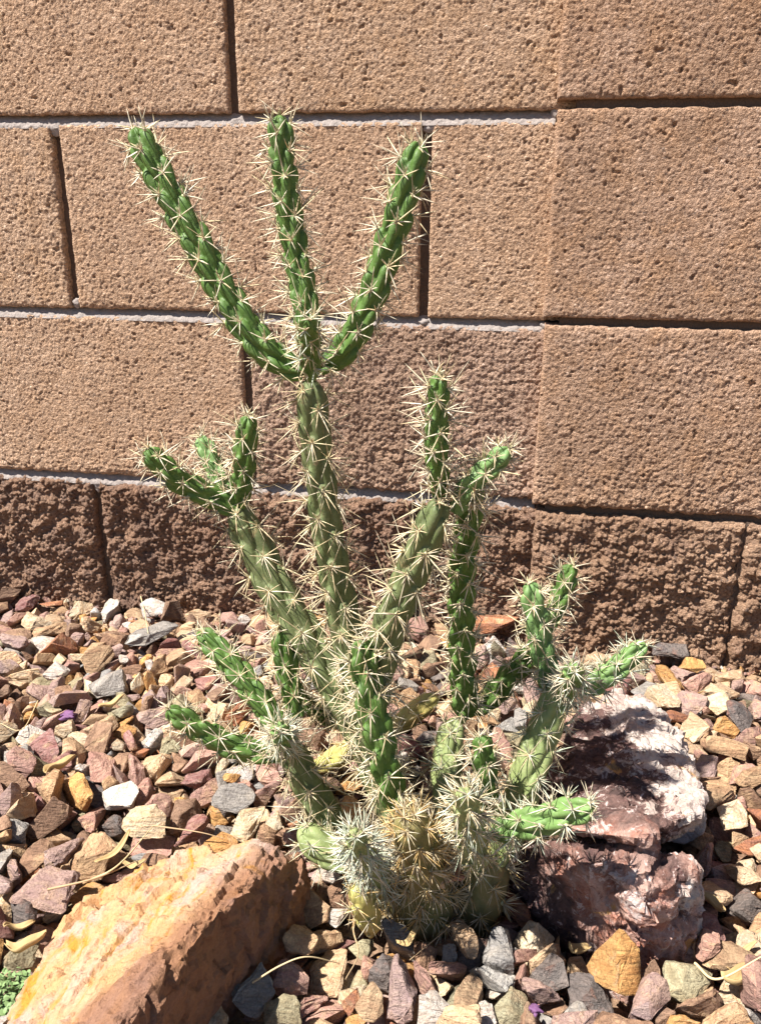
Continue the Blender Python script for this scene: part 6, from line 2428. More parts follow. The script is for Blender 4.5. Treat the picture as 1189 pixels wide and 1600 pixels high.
18,290,1188,-1155,-1095,91,-29,25,6,
15,318,1429,-1204,-1116,45,47,73,-17,
19,288,1472,-1077,-1126,62,-57,39,-34,
31,210,338,-953,-1187,62,-16,-39,65,
28,280,443,-977,-1184,38,-23,8,-88,
17,249,372,-851,-1163,76,53,2,36,
38,175,1534,-853,-1182,48,66,4,56,
29,244,131,-743,-1186,20,6,28,92,
14,318,1390,-911,-1176,15,-13,6,97,
31,420,1449,-912,-1166,16,21,39,87,
16,291,1356,-874,-1181,4,40,-90,7,
34,329,1452,-949,-1177,52,-66,52,-2,
41,122,1545,-776,-1169,44,78,-6,42,
13,263,113,-755,-1143,51,-28,-80,-1,
11,288,690,-886,-1143,82,-55,1,10,
43,184,1391,-870,-1186,45,64,-41,-44,
40,420,1384,-1077,-1097,59,40,27,63,
7,218,1499,-1013,-1153,40,-52,46,-58,
29,373,1448,-996,-1111,77,53,13,-28,
4,339,154,-765,-1132,74,-63,16,10,
38,286,1480,-1072,-1174,62,10,-63,-44,
15,369,224,-902,-1184,7,86,-47,-11,
18,150,483,-929,-1189,11,39,-88,-19,
35,264,1179,-1039,-1161,95,-5,-1,-27,
24,188,1256,-1010,-1187,92,16,-23,24,
40,410,1347,-1044,-1166,71,-65,-12,-19,
34,323,291,-958,-1180,37,73,54,12,
34,219,1497,-599,-1142,75,-41,-13,-48,
11,310,1525,-602,-1131,73,2,-46,-49,
37,420,1467,-819,-1118,19,-11,-41,-87,
9,220,1550,-704,-1152,57,3,-11,-80,
14,420,108,-716,-1139,31,-19,74,55,
8,342,946,-1152,-1160,31,90,-5,27,
6,254,980,-1138,-1185,87,-8,-11,45,
33,292,317,-1069,-1182,98,-5,-2,-13,
12,120,376,-1182,-1188,16,84,-49,1,
20,348,982,-1186,-1170,35,-68,62,-7,
24,420,510,-1357,-1173,5,-45,-88,-7,
9,369,1256,-1413,-1176,55,-23,24,75,
30,275,1184,-1411,-1184,66,11,20,70,
32,320,1138,-1414,-1181,4,87,46,-11,
26,250,1608,-191,-1158,54,-71,-17,38,
35,420,1593,-351,-1142,21,-96,-2,14,
23,156,1596,-418,-1149,16,29,23,90,
14,314,1032,-1407,-1176,60,-72,-24,21,
25,276,1609,-432,-1129,56,78,9,23,
36,395,-35,-485,-1142,73,30,-15,-58,
17,331,972,-1417,-1179,13,94,-22,15,
3,208,887,-1422,-1184,1,22,95,19,
4,321,820,-1401,-1185,17,25,94,9,
]
# ---------------------------------------------------------------- helpers
def tag(o, label=None, cat=None, group=None, kind=None):
    if label: o['label'] = label
    if cat: o['category'] = cat
    if group: o['group'] = group
    if kind: o['kind'] = kind
    return o


def link(o, parent=None):
    COL.objects.link(o)
    if parent: o.parent = parent
    return o


def empty(name, loc=(0, 0, 0)):
    o = D.objects.new(name, None)
    o.location = loc
    o.empty_display_size = .05
    return link(o)


def mesh_obj(name, verts, faces, mats, parent=None, smooth=True, mat_idx=None):
    me = D.meshes.new(name)
    me.from_pydata([tuple(v) for v in verts], [], faces)
    for m in (mats if isinstance(mats, (list, tuple)) else [mats]):
        me.materials.append(m)
    if mat_idx is not None:
        me.polygons.foreach_set('material_index', mat_idx)
    if smooth:
        me.polygons.foreach_set('use_smooth', [True] * len(me.polygons))
    me.update()
    return link(D.objects.new(name, me), parent)


def fast_mesh(name, V, Q, mats, parent=None, tri=False, mat_idx=None, smooth=True):
    """V (n,3) float array, Q (m,4) or (m,3) int array"""
    me = D.meshes.new(name)
    k = 3 if tri else 4
    V = np.asarray(V, np.float32)
    Q = np.asarray(Q, np.int32)
    me.vertices.add(len(V))
    me.vertices.foreach_set('co', V.ravel())
    me.loops.add(len(Q) * k)
    me.loops.foreach_set('vertex_index', Q.ravel())
    me.polygons.add(len(Q))
    me.polygons.foreach_set('loop_start', np.arange(len(Q), dtype=np.int32) * k)
    for m in (mats if isinstance(mats, (list, tuple)) else [mats]):
        me.materials.append(m)
    if mat_idx is not None:
        me.polygons.foreach_set('material_index', np.asarray(mat_idx, np.int32))
    me.polygons.foreach_set('use_smooth', np.full(len(Q), smooth))
    me.update(calc_edges=True)
    me.validate()
    return link(D.objects.new(name, me), parent)


# ---------------------------------------------------------------- node helpers
class NT:
    def __init__(self, name):
        self.m = D.materials.new(name)
        self.m.use_nodes = True
        self.t = self.m.node_tree
        self.b = self.t.nodes['Principled BSDF']
        self.pos = self.t.nodes.new('ShaderNodeNewGeometry').outputs['Position']

    def n(self, typ, **kw):
        nd = self.t.nodes.new(typ)
        for k, v in kw.items():
            setattr(nd, k, v)
        return nd

    def l(self, a, b):
        self.t.links.new(a, b)

    def noise(self, scale, detail=4, rough=.55, vec=None, dist=0):
        nd = self.n('ShaderNodeTexNoise')
        nd.inputs['Scale'].default_value = scale
        nd.inputs['Detail'].default_value = detail
        nd.inputs['Roughness'].default_value = rough
        nd.inputs['Distortion'].default_value = dist
        self.l(vec or self.pos, nd.inputs['Vector'])
        return nd

    def voro(self, scale, feature='F1', vec=None):
        nd = self.n('ShaderNodeTexVoronoi', feature=feature)
        nd.inputs['Scale'].default_value = scale
        self.l(vec or self.pos, nd.inputs['Vector'])
        return nd

    def ramp(self, fac, stops, interp='LINEAR'):
        nd = self.n('ShaderNodeValToRGB')
        cr = nd.color_ramp
        cr.interpolation = interp
        while len(cr.elements) < len(stops):
            cr.elements.new(.5)
        for e, (p, c) in zip(cr.elements, stops):
            e.position = p
            e.color = (*c, 1) if len(c) == 3 else c
        self.l(fac, nd.inputs[0])
        return nd.outputs[0]

    def mix(self, fac, a, b, mode='MIX'):
        nd = self.n('ShaderNodeMix', data_type='RGBA', blend_type=mode)
        for val, i in ((fac, 0), (a, 6), (b, 7)):
            if isinstance(val, (int, float)):
                nd.inputs[i].default_value = val
            elif isinstance(val, tuple):
                nd.inputs[i].default_value = (*val, 1)
            else:
                self.l(val, nd.inputs[i])
        return nd.outputs[2]

    def math(self, op, a, b=None, clamp=False):
        nd = self.n('ShaderNodeMath', operation=op, use_clamp=clamp)
        for val, i in ((a, 0), (b, 1)):
            if val is None: continue
            if isinstance(val, (int, float)):
                nd.inputs[i].default_value = val
            else:
                self.l(val, nd.inputs[i])
        return nd.outputs[0]

    def bump(self, h, dist, strength=1, normal=None):
        nd = self.n('ShaderNodeBump')
        nd.inputs['Distance'].default_value = dist
        nd.inputs['Strength'].default_value = strength
        self.l(h, nd.inputs['Height'])
        if normal: self.l(normal, nd.inputs['Normal'])
        return nd.outputs[0]

    def done(self, col, rough=.85, normal=None, spec=.3):
        if isinstance(col, tuple):
            self.b.inputs['Base Color'].default_value = (*col, 1)
        else:
            self.l(col, self.b.inputs['Base Color'])
        if isinstance(rough, (int, float)):
            self.b.inputs['Roughness'].default_value = rough
        else:
            self.l(rough, self.b.inputs['Roughness'])
        self.b.inputs['Specular IOR Level'].default_value = spec
        if normal: self.l(normal, self.b.inputs['Normal'])
        return self.m


# ---------------------------------------------------------------- wall of split-face concrete blocks
def hash2(i, j, s):
    v = np.sin(i * 127.1 + j * 311.7 + s * 74.7) * 43758.5453
    return v - np.floor(v)


def worley(x, z, cell, seed):
    gx, gz = x / cell, z / cell
    ix, iz = np.floor(gx), np.floor(gz)
    d1 = np.full(x.shape, 9.)
    idv = np.zeros(x.shape)
    for dx in (-1, 0, 1):
        for dz in (-1, 0, 1):
            a, b = ix + dx, iz + dz
            px = a + .1 + .8 * hash2(a, b, seed)
            pz = b + .1 + .8 * hash2(a, b, seed + 5)
            d = (gx - px) ** 2 + (gz - pz) ** 2
            m = d < d1
            d1 = np.where(m, d, d1)
            idv = np.where(m, hash2(a, b, seed + 9), idv)
    return np.sqrt(d1), idv


def vnoise(x, z, cell, seed):
    gx, gz = x / cell, z / cell
    ix, iz = np.floor(gx), np.floor(gz)
    fx, fz = gx - ix, gz - iz
    fx, fz = fx * fx * (3 - 2 * fx), fz * fz * (3 - 2 * fz)
    h = lambda a, b: hash2(a, b, seed)
    return (h(ix, iz) * (1 - fx) + h(ix + 1, iz) * fx) * (1 - fz) + (h(ix, iz + 1) * (1 - fx) + h(ix + 1, iz + 1) * fx) * fz


def sstep(a, b, x):
    t = np.clip((x - a) / (b - a), 0, 1)
    return t * t * (3 - 2 * t)


def block_mat(name, ca, cb, cc, gcol=.25):
    t = NT(name)
    wv = t.n('ShaderNodeVectorMath', operation='MULTIPLY_ADD')
    t.l(t.noise(260, 2).outputs['Color'], wv.inputs[0]); wv.inputs[1].default_value = (.0035,) * 3; t.l(t.pos, wv.inputs[2])
    grain = t.voro(470, vec=wv.outputs[0])
    coarse_ = t.voro(340, vec=wv.outputs[0])
    big = t.noise(7, 3)
    c = t.mix(t.ramp(big.outputs[0], [(.40, (0, 0, 0)), (.60, (1, 1, 1))]), ca, cb)
    c = t.mix(t.ramp(t.noise(38, 3).outputs[0], [(.45, (0, 0, 0)), (.75, (.8, .8, .8))]), c, cc)
    # each grain of aggregate has a tone of its own
    sep = t.n('ShaderNodeSeparateColor')
    t.l(grain.outputs['Color'], sep.inputs[0])
    tone = t.ramp(sep.outputs[0], [(0, (.50, .44, .40)), (.3, (.92, .90, .88)), (.9, (1.18, 1.14, 1.08)), (.975, (1.25, 1.3, 1.35)), (1, (1.7, 1.8, 1.9))])
    c = t.mix(.85, c, tone, 'MULTIPLY')
    dark = t.ramp(sep.outputs[1], [(.985, (0, 0, 0)), (.99, (.6, .6, .6))])
    c = t.mix(dark, c, (.14, .11, .10))
    h = t.math('SUBTRACT', t.math('MULTIPLY', t.noise(760, 3, .65).outputs[0], 1.6), t.math('ADD', t.math('MULTIPLY', grain.outputs['Distance'], .55), t.math('MULTIPLY', coarse_.outputs['Distance'], .45)))
    nb = t.bump(h, .0028, 1)
    return t.done(c, .93, nb, .15)


M_BLOCK = [
    block_mat('block_tan', (.59, .395, .27), (.64, .44, .31), (.56, .355, .225)),
    block_mat('block_warm', (.57, .38, .255), (.61, .42, .295), (.56, .35, .21)),
    block_mat('block_brown', (.42, .28, .20), (.52, .355, .265), (.38, .25, .195)),
    block_mat('block_stained', (.29, .175, .12), (.38, .24, .165), (.19, .13, .11)),
    block_mat('block_pilaster', (.47, .305, .21), (.56, .375, .27), (.50, .30, .18)),
    block_mat('block_pilaster_foot', (.36, .225, .15), (.46, .30, .205), (.26, .165, .125)),
]


def make_mortar(name, col, col2):
    t = NT(name)
    c = t.mix(t.noise(60, 4).outputs[0], col, col2)
    c = t.mix(.5, c, t.ramp(t.noise(420, 2).outputs[0], [(.3, (.7, .68, .68)), (.7, (1.15, 1.15, 1.15))]), 'MULTIPLY')
    return t.done(c, .95, t.bump(t.noise(500, 3).outputs[0], .0015, .8), .1)


M_MORTAR = make_mortar('mortar_grey', (.36, .315, .29), (.28, .24, .22))
M_MORTARB = make_mortar('mortar_brown', (.15, .105, .08), (.11, .078, .06))
TH = .14


def base_rough(x, z):
    """how weathered the face is: towards the ground the cement skin is gone"""
    r = sstep(-.30, -.50, z) * .62 + .16 * (vnoise(x, z, .11, 3) - .45) + .10 * (vnoise(x, z, .035, 8) - .5)
    return r


def block(x0, x1, z0, z1, yf, mat, rough, parent, res=.0011, seed=0):
    def axis(a, b, lo, hi):
        # the face is built finely near the plant and more coarsely further along the wall
        parts = []
        for p, q, st in ((a, min(b, lo), .004), (max(a, lo), min(b, hi), res), (max(a, hi), b, .004)):
            if q - p > 1e-6:
                parts.append(np.linspace(p, q, max(2, int((q - p) / st) + 1)))
        return np.unique(np.round(np.concatenate(parts), 7))
    xs = axis(x0, x1, -.18, .85); zs = axis(z0, z1, -.605, .125)
    x0, x1, z0, z1 = xs[0], xs[-1], zs[0], zs[-1]
    nx, nz = len(xs), len(zs)
    X, Z = np.meshgrid(xs, zs)
    # wobble so that grains never follow the grid
    r = np.clip(base_rough(X, Z) + rough, 0, 1)
    f1, i1 = worley(X, Z, .0028, 1 + seed)
    f2, i2 = worley(X, Z, .0050, 2)
    f3, i3 = worley(X, Z, .0135, 4)
    nn = .45 * vnoise(X + Z * .31, Z - X * .27, .0034, 61 + seed) + .55 * vnoise(X - Z * .4, Z + X * .4, .0021, 62)
    fine = .0007 * (nn - .5) + .0008 * (1 - f1 ** 1.5) * (.3 + i1)
    pit = -.0022 * sstep(.78, .90, vnoise(X, Z, .0058, 51) * .6 + vnoise(X, Z, .0031, 52) * .4)
    mid = .0032 * (1 - f2 ** 1.5 * 1.2) * (.25 + 1.1 * i2)
    big = .0046 * (vnoise(X, Z, .017, 11) - .5) + .0035 * (1 - f3) * i3
    h = fine * (1 + .35 * r) + pit + r * (mid * 1.25 + big * (.35 + 1.5 * r)) + .0012 * (vnoise(X, Z, .05, 17) - .5)
    # edges: worn arris, small chips
    e = np.minimum(np.minimum(X - x0, x1 - X), np.minimum(Z - z0, z1 - Z))
    wob = .0008 + .0030 * np.clip(vnoise(X, Z, .012, 21 + seed) - .35, 0, 1) + .004 * r * vnoise(X, Z, .02, 31)
    h -= (.0015 + .0055 * r) * np.exp(-e / wob)
    cx_ = np.where(X - x0 < .02, 1, 0)
    V = np.stack([X, yf - h + .0006, Z], -1).reshape(-1, 3)
    # crumbled outline of the face
    j = .0016 + .003 * r
    ex = np.exp(-e / .006)
    V[:, 0] += ((vnoise(X, Z, .005, 41) - .5) * j * ex * (1 - np.where((X == x0) | (X == x1), .4, 0))).ravel()
    V[:, 2] += ((vnoise(X, Z, .005, 43) - .5) * j * ex).ravel()
    idx = np.arange(nx * nz).reshape(nz, nx)
    Q = np.stack([idx[:-1, :-1], idx[:-1, 1:], idx[1:, 1:], idx[1:, :-1]], -1).reshape(-1, 4)
    ring = np.concatenate([idx[0, :], idx[1:, -1], idx[-1, -2::-1], idx[-2:0:-1, 0]])
    n0 = len(V)
    B = V[ring].copy()
    B[:, 1] = yf + .016
    B2 = B.copy(); B2[:, 1] = yf + TH
    k = len(ring)
    a = np.arange(k); b = (a + 1) % k
    S1 = np.stack([ring[b], ring[a], n0 + a, n0 + b], -1)
    S2 = np.stack([n0 + b, n0 + a, n0 + k + a, n0 + k + b], -1)
    V = np.concatenate([V, B, B2])
    return fast_mesh('block', V, np.concatenate([Q, S1, S2]), mat, parent)


def plain_block(x0, x1, z0, z1, yf, mat, parent):
    bm = bmesh.new()
    bmesh.ops.create_cube(bm, size=1)
    for v in bm.verts:
        v.co = Vector((x0 + (v.co.x + .5) * (x1 - x0), yf + (v.co.y + .5) * TH, z0 + (v.co.z + .5) * (z1 - z0)))
    bmesh.ops.bevel(bm, geom=bm.edges[:], offset=.0025, segments=1, affect='EDGES')
    me = D.meshes.new('block'); bm.to_mesh(me); bm.free()
    me.materials.append(mat)
    return link(D.objects.new('block', me), parent)


wall = empty('block_wall', (.2, .07, -.61))
tag(wall, 'tan concrete block wall with grey mortar joints and a projecting pier, standing behind the cactus', 'wall')
wall_inv = Matrix.Translation((-.2, -.07, .61))


def wpar(o):
    o.matrix_parent_inverse = wall_inv
    return o


H = .2032
JZ = .0050
JX = .0052
PIL = {0: .5335, 1: .5355, 2: .5385, 3: .5425}
rowmat = {0: 0, 1: 0, 2: 0, 3: 3}
rg = random.Random(4)
for row in range(-3, 4):
    ztop = -(row - 1) * H - JZ if False else -(row) * H + H - JZ
    zbot = -(row) * H + JZ
    # row 0 spans z 0..H, row 1 spans -H..0, ...
    off = H if row % 2 == 0 else 0.0
    k = -4
    x = off - 4 * 2 * H
    while x < 1.9:
        a, b = x + JX, x + 2 * H - JX
        dz = rg.uniform(-.001, .001)
        if b > .60 and a < .90:
            if a < .54: b = .60
            elif b > .95: a = .92
            else:
                x += 2 * H
                continue
        seen = -.35 < b and a < .62 and row >= 0
        if seen:
            a2 = max(a, -.32) if False else a
            mi = rowmat[row]; ro = {0: .06, 1: .06, 2: .08, 3: .66}[row]
            if row == 2 and a > .15: mi, ro = 2, .36
            if row == 1 and a < -.1: mi, ro = 1, .14
            if row == 1 and a > .3: ro = .04
            if row == 0 and a > .1: mi = 1
            # blocks mostly outside the frame are left coarser
            res = .0011 if b > -.02 else .003
            wpar(block(a, b, zbot + dz, ztop + dz, rg.uniform(-.0006, .0006), M_BLOCK[mi], ro, wall, res, row))
        else:
            wpar(plain_block(a, b, zbot, ztop, .0015, M_BLOCK[rg.choice((0, 1, 2))], wall))
        x += 2 * H
# the pier (its courses run a little off the wall's)
PJ = [.2135, .0085, -.1968, -.4045, -.612]
for i in range(4):
    xl = [.533, .5345, .5375, .542][i]
    z1, z0 = PJ[i] - .0042, PJ[i + 1] + .0042
    mi, ro = (4, .05) if i < 3 else (4, .34)
    if i == 2: ro = .14
    if i < 3:
        wpar(block(xl, .940, z0, z1, -.020, M_BLOCK[mi], ro, wall, .00112, 20 + i))
    else:
        wpar(block(xl, .7680, z0, z1, -.020, M_BLOCK[5], ro, wall, .00112, 23))
        wpar(block(.7703, .940, z0, z1, -.021, M_BLOCK[5], ro + .05, wall, .0016, 24))
for i in range(-3, 0):
    wpar(plain_block(.533, .94, .2135 + (-1 - i) * .2055 + .0045, .2135 + (-i) * .2055 - .0045, -.0195, M_BLOCK[4], wall))


def strip(name, pts_fn, n, m, mat):
    """a grid strip; pts_fn(s, t) -> xyz with s,t in 0..1"""
    s = np.linspace(0, 1, n); t = np.linspace(0, 1, m)
    S, T = np.meshgrid(s, t)
    V = np.stack(pts_fn(S, T), -1).reshape(-1, 3)
    idx = np.arange(n * m).reshape(m, n)
    Q = np.stack([idx[:-1, :-1], idx[:-1, 1:], idx[1:, 1:], idx[1:, :-1]], -1).reshape(-1, 4)
    return wpar(fast_mesh(name, V, Q, mat, wall))


def bed(zc, x0, x1, lift):
    L = x1 - x0
    def fn(S, T):
        X = x0 + S * L
        Z = zc - .0078 + T * .0160
        ins = .0018 + .0125 * T ** 1.5
        nn = vnoise(X, Z, .004, 7) * .0014 + vnoise(X, Z, .011, 9) * .0012 * (1 - T) + vnoise(X, Z, .0019, 5) * .0014
        Y = ins + .0010 - nn * 1.1 - lift * .3
        return X, Y, Z
    return strip('mortar_bed', fn, int(L / .0016), 14, M_MORTAR)


bed(0, -.45, .5333, .0016)
bed(-H, -.45, .536, .0004)
bed(-2 * H, -.45, .541, .0010)
bed(H, -.45, .533, 0)


# vertical joints: brown mortar raked deep
def head(xc, zc, mat=M_MORTARB, ins=.0120, w=.013):
    def fn(S, T):
        X = xc - w / 2 + S * w
        Z = zc - H / 2 + T * H
        Y = ins - vnoise(X, Z, .004, 7) * .002 - .002 * np.abs(S - .5)
        return X, Y, Z
    return strip('mortar_joint', fn, 8, 110, mat)


for row in range(0, 4):
    off = H if row % 2 == 0 else 0.0
    for kx in (-2, 0, 2):
        xc = off + kx * H
        if -.45 < xc < .5:
            head(xc, -(row) * H + H / 2)
head(.7692, -.508, ins=-.0165, w=.006)
# body of the wall behind the joints
def core(name, lo, hi, mat):
    bm = bmesh.new(); bmesh.ops.create_cube(bm, size=1)
    for v in bm.verts:
        v.co = Vector(tuple(lo[i] + (v.co[i] + .5) * (hi[i] - lo[i]) for i in range(3)))
    me = D.meshes.new(name); bm.to_mesh(me); bm.free(); me.materials.append(mat)
    return wpar(link(D.objects.new(name, me), wall))


core('wall_core', (-1.4, .0170, -.66), (2.0, .125, .80), M_MORTARB)
core('pier_core', (.552, -.0115, -.66), (.925, .0115, .80), M_MORTARB)
core('foundation', (-1.43, -.002, -.85), (2.03, .15, -.6085), M_MORTARB)


# small gobs where mortar squeezed out at the crossings
def blob(name, c, r, mat, parent, seed=0, sub=3, amp=.35):
    bm = bmesh.new()
    bmesh.ops.create_icosphere(bm, subdivisions=sub, radius=1)
    o = Vector((seed * 3.1, seed, 0))
    for v in bm.verts:
        k = 1 + amp * noise.noise(v.co * 1.7 + o) + amp * .4 * noise.noise(v.co * 5 + o)
        v.co = Vector((v.co.x * r[0] * k + c[0], v.co.y * r[1] * k + c[1], v.co.z * r[2] * k + c[2]))
    me = D.meshes.new(name); bm.to_mesh(me); bm.free(); me.materials.append(mat)
    for p in me.polygons: p.use_smooth = True
    return link(D.objects.new(name, me), parent)


for x, z, rx, rz in ((H, -.004, .009, .006), (0.0, -.008, .012, .009), (.001, -H + .010, .006, .007), (2 * H, -H - .001, .008, .005),
                     (.001, -2 * H - .010, .006, .011), (2 * H + .004, -.010, .011, .006), (.5365, -H - .001, .006, .006), (.534, .004, .007, .010)):
    wpar(blob('mortar_gob', (x, .0050, z), (rx * .85, .0042, rz * .8), M_MORTAR if z > -.3 or x < .1 else M_MORTARB, wall, int(abs(x) * 900)))
# ---------------------------------------------------------------- loose stone shapes
def stone_bm(seed, fine=False, dims=None):
    """angular, slightly flaky chip of crushed rock, about 1 unit long"""
    r = random.Random(seed)
    if dims is None:
        dims = (1.0, r.uniform(.52, .85), r.uniform(.28, .55))
    pts = []
    n = r.randint(9, 14)
    for i in range(n):
        v = Vector((r.gauss(0, 1), r.gauss(0, 1), r.gauss(0, 1))).normalized()
        # push towards a box shape so that facets are large and broken
        m = max(abs(v.x), abs(v.y), abs(v.z))
        v = v * (1 - .45) + v / m * .45
        k = .5 * r.uniform(.82, 1.0) * .92
        pts.append(Vector((v.x * dims[0] * k, v.y * dims[1] * k, v.z * dims[2] * k)))
    bm = bmesh.new()
    vs = [bm.verts.new(p) for p in pts]
    res = bmesh.ops.convex_hull(bm, input=vs)
    junk = [g for g in res['geom_interior'] if isinstance(g, bmesh.types.BMVert)]
    if junk:
        bmesh.ops.delete(bm, geom=junk, context='VERTS')
    bmesh.ops.dissolve_limit(bm, angle_limit=math.radians(12), verts=bm.verts, edges=bm.edges)
    c = sum((v.co for v in bm.verts), Vector()) / len(bm.verts)
    lo = [min(v.co[i] for v in bm.verts) for i in range(3)]
    hi = [max(v.co[i] for v in bm.verts) for i in range(3)]
    for v in bm.verts:
        v.co = Vector(tuple((v.co[i] - (lo[i] + hi[i]) / 2) / (hi[i] - lo[i]) * dims[i] for i in range(3)))
    return bm, dims


def stone_mesh(name, seed, fine=False, dims=None):
    bm, dims = stone_bm(seed, fine, dims)
    r = random.Random(seed + 991)
    bmesh.ops.bevel(bm, geom=bm.edges[:], offset=.028 + .02 * r.random(), segments=2 if fine else 1, profile=.6, affect='EDGES', clamp_overlap=True)
    bmesh.ops.triangulate(bm, faces=bm.faces[:])
    if fine:
        long_edges = [e for e in bm.edges if e.calc_length() > .14]
        bmesh.ops.subdivide_edges(bm, edges=long_edges, cuts=2, use_grid_fill=True)
        bmesh.ops.triangulate(bm, faces=bm.faces[:])
        off = Vector((seed * 3.7, seed * 1.3, seed * 2.1))
        bm.normal_update()
        for v in bm.verts:
            p = v.co * 3.2 + off
            d = noise.noise(p) * .045 + noise.noise(p * 2.7) * .028 + noise.noise(p * 7) * .014
            # bedding ledges across the stone
            d += .012 * math.sin((v.co.z / dims[2]) * 26 + noise.noise(p) * 5)
            v.co += v.normal * d
    me = bpy.data.meshes.new(name)
    bm.normal_update()
    bm.to_mesh(me)
    bm.free()
    for p in me.polygons:
        p.use_smooth = True
    me.set_sharp_from_angle(angle=math.radians(28))
    return me


N_SHAPES = 44
# ---------------------------------------------------------------- ground
t = NT('soil')
c = t.mix(t.noise(30, 5).outputs[0], (.30, .20, .13), (.20, .13, .09))
c = t.mix(.6, c, t.ramp(t.voro(220).outputs['Color'], [(0, (.6, .6, .6)), (1, (1.3, 1.25, 1.2))]), 'MULTIPLY')
M_SOIL = t.done(c, .95, t.bump(t.noise(160, 5).outputs[0], .006, 1), .1)
gx = np.concatenate([[-30, -10, -4], np.linspace(-2, 3, 180), [5, 11, 31]])
gy = np.concatenate([[-30, -10, -4], np.linspace(-2.2, .2, 120), [4, 10, 30]])
X, Y = np.meshgrid(gx, gy)
Zg = GROUND - .023 + .006 * (vnoise(X, Y, .05, 3) - .5) + .004 * (vnoise(X, Y, .015, 4) - .5)
Zg = Zg + np.where(X < .53, .008, .008) * sstep(-.15, -.005, Y) * (Y < .01)
idx = np.arange(X.size).reshape(X.shape)
Q = np.stack([idx[:-1, :-1], idx[:-1, 1:], idx[1:, 1:], idx[1:, :-1]], -1).reshape(-1, 4)
ground = tag(fast_mesh('ground', np.stack([X, Y, Zg], -1).reshape(-1, 3), Q, M_SOIL), 'gravel bed of crushed multicoloured rock', None, None, 'structure')

# ---------------------------------------------------------------- stones
PAL = {
    'tan': ((.50, .35, .21), (.36, .22, .13)), 'pink': ((.44, .28, .22), (.34, .19, .16)), 'ochre': ((.52, .31, .12), (.40, .20, .07)),
    'purple': ((.30, .205, .195), (.38, .27, .23)), 'grey': ((.36, .34, .315), (.25, .235, .225)), 'brown': ((.29, .18, .12), (.20, .12, .08)),
    'cream': ((.56, .48, .36), (.52, .38, .24)), 'white': ((.58, .555, .52), (.46, .39, .34)), 'rust': ((.40, .17, .08), (.26, .12, .08)),
    'olive': ((.36, .33, .22), (.25, .21, .13)), 'maroon': ((.22, .09, .08), (.34, .2, .18)), 'dark': ((.115, .10, .095), (.19, .155, .14)),
    'sand': ((.58, .44, .30), (.50, .33, .20)),
}
WEIGHT = {'tan': 15, 'pink': 19, 'ochre': 7, 'purple': 14, 'grey': 6, 'brown': 15, 'cream': 6, 'white': 4, 'rust': 4, 'olive': 5, 'maroon': 4, 'dark': 3, 'sand': 12}
M_ST = {}
for nm, (ca, cb) in PAL.items():
    t = NT('stone_' + nm)
    oi = t.n('ShaderNodeObjectInfo')
    geo = t.n('ShaderNodeNewGeometry')
    rnd_ = t.math('FRACT', t.math('ADD', oi.outputs['Random'], geo.outputs['Random Per Island']))
    mp = t.n('ShaderNodeMapping')
    t.l(t.pos, mp.inputs['Vector'])
    cmb = t.n('ShaderNodeCombineXYZ')
    t.l(t.math('MULTIPLY', rnd_, 7), cmb.inputs[0]); t.l(t.math('MULTIPLY', rnd_, 13), cmb.inputs[2])
    t.l(cmb.outputs[0], mp.inputs['Rotation'])
    v = mp.outputs[0]
    mp2 = t.n('ShaderNodeMapping'); mp2.inputs['Scale'].default_value = (1, 1, 4.5)
    t.l(v, mp2.inputs['Vector'])
    band = t.noise(75, 4, .6, mp2.outputs[0], .6)
    patch = t.noise(60, 4, .6, v, .4)
    c = t.mix(t.ramp(band.outputs[0], [(.36, (0, 0, 0)), (.62, (1, 1, 1))]), ca, cb)
    # rusty or pale staining on part of the surface
    stain = {'white': (.55, .40, .28), 'cream': (.60, .38, .18), 'grey': (.45, .40, .34), 'dark': (.28, .12, .08)}.get(nm, (.52, .36, .22))
    c = t.mix(t.ramp(patch.outputs[0], [(.54, (0, 0, 0)), (.72, (.75, .75, .75))]), c, stain)
    c = t.mix(t.ramp(t.noise(110, 5, .7, v, 1.5).outputs[0], [(.60, (0, 0, 0)), (.70, (.6, .6, .6))]), c, tuple(x * .45 for x in ca))
    c = t.mix(t.ramp(t.noise(85, 6, .75, v, .8).outputs[0], [(.60, (0, 0, 0)), (.74, (.55, .55, .55))]), c, tuple(min(.75, x * 1.25 + .12) for x in ca))
    # own lightness and warmth of each stone
    c = t.mix(1, c, t.ramp(rnd_, [(0, (.72, .70, .70)), (.3, (1.08, 1.0, .92)), (.6, (.88, .88, .90)), (.8, (1.22, 1.2, 1.16)), (1, (1.0, .93, .86))]), 'MULTIPLY')
    c = t.mix(.5, c, t.ramp(t.noise(600, 3, .7, v).outputs[0], [(.32, (.50, .50, .50)), (.68, (1.35, 1.35, 1.35))]), 'MULTIPLY')
    h = t.math('ADD', band.outputs[0], t.math('MULTIPLY', t.noise(330, 5, .65, v).outputs[0], .6))
    nb = t.bump(h, .0050, .9)
    nb = t.bump(t.noise(1200, 3).outputs[0], .0006, .6, nb)
    M_ST[nm] = t.done(c, .72 if nm in ('dark', 'purple', 'maroon', 'grey') else .82, nb, .35)

names = list(WEIGHT)
cum = [sum(list(WEIGHT.values())[:i + 1]) for i in range(len(names))]


def pick(r):
    q = r.uniform(0, cum[-1])
    for n_, c_ in zip(names, cum):
        if q <= c_: return n_
    return names[-1]


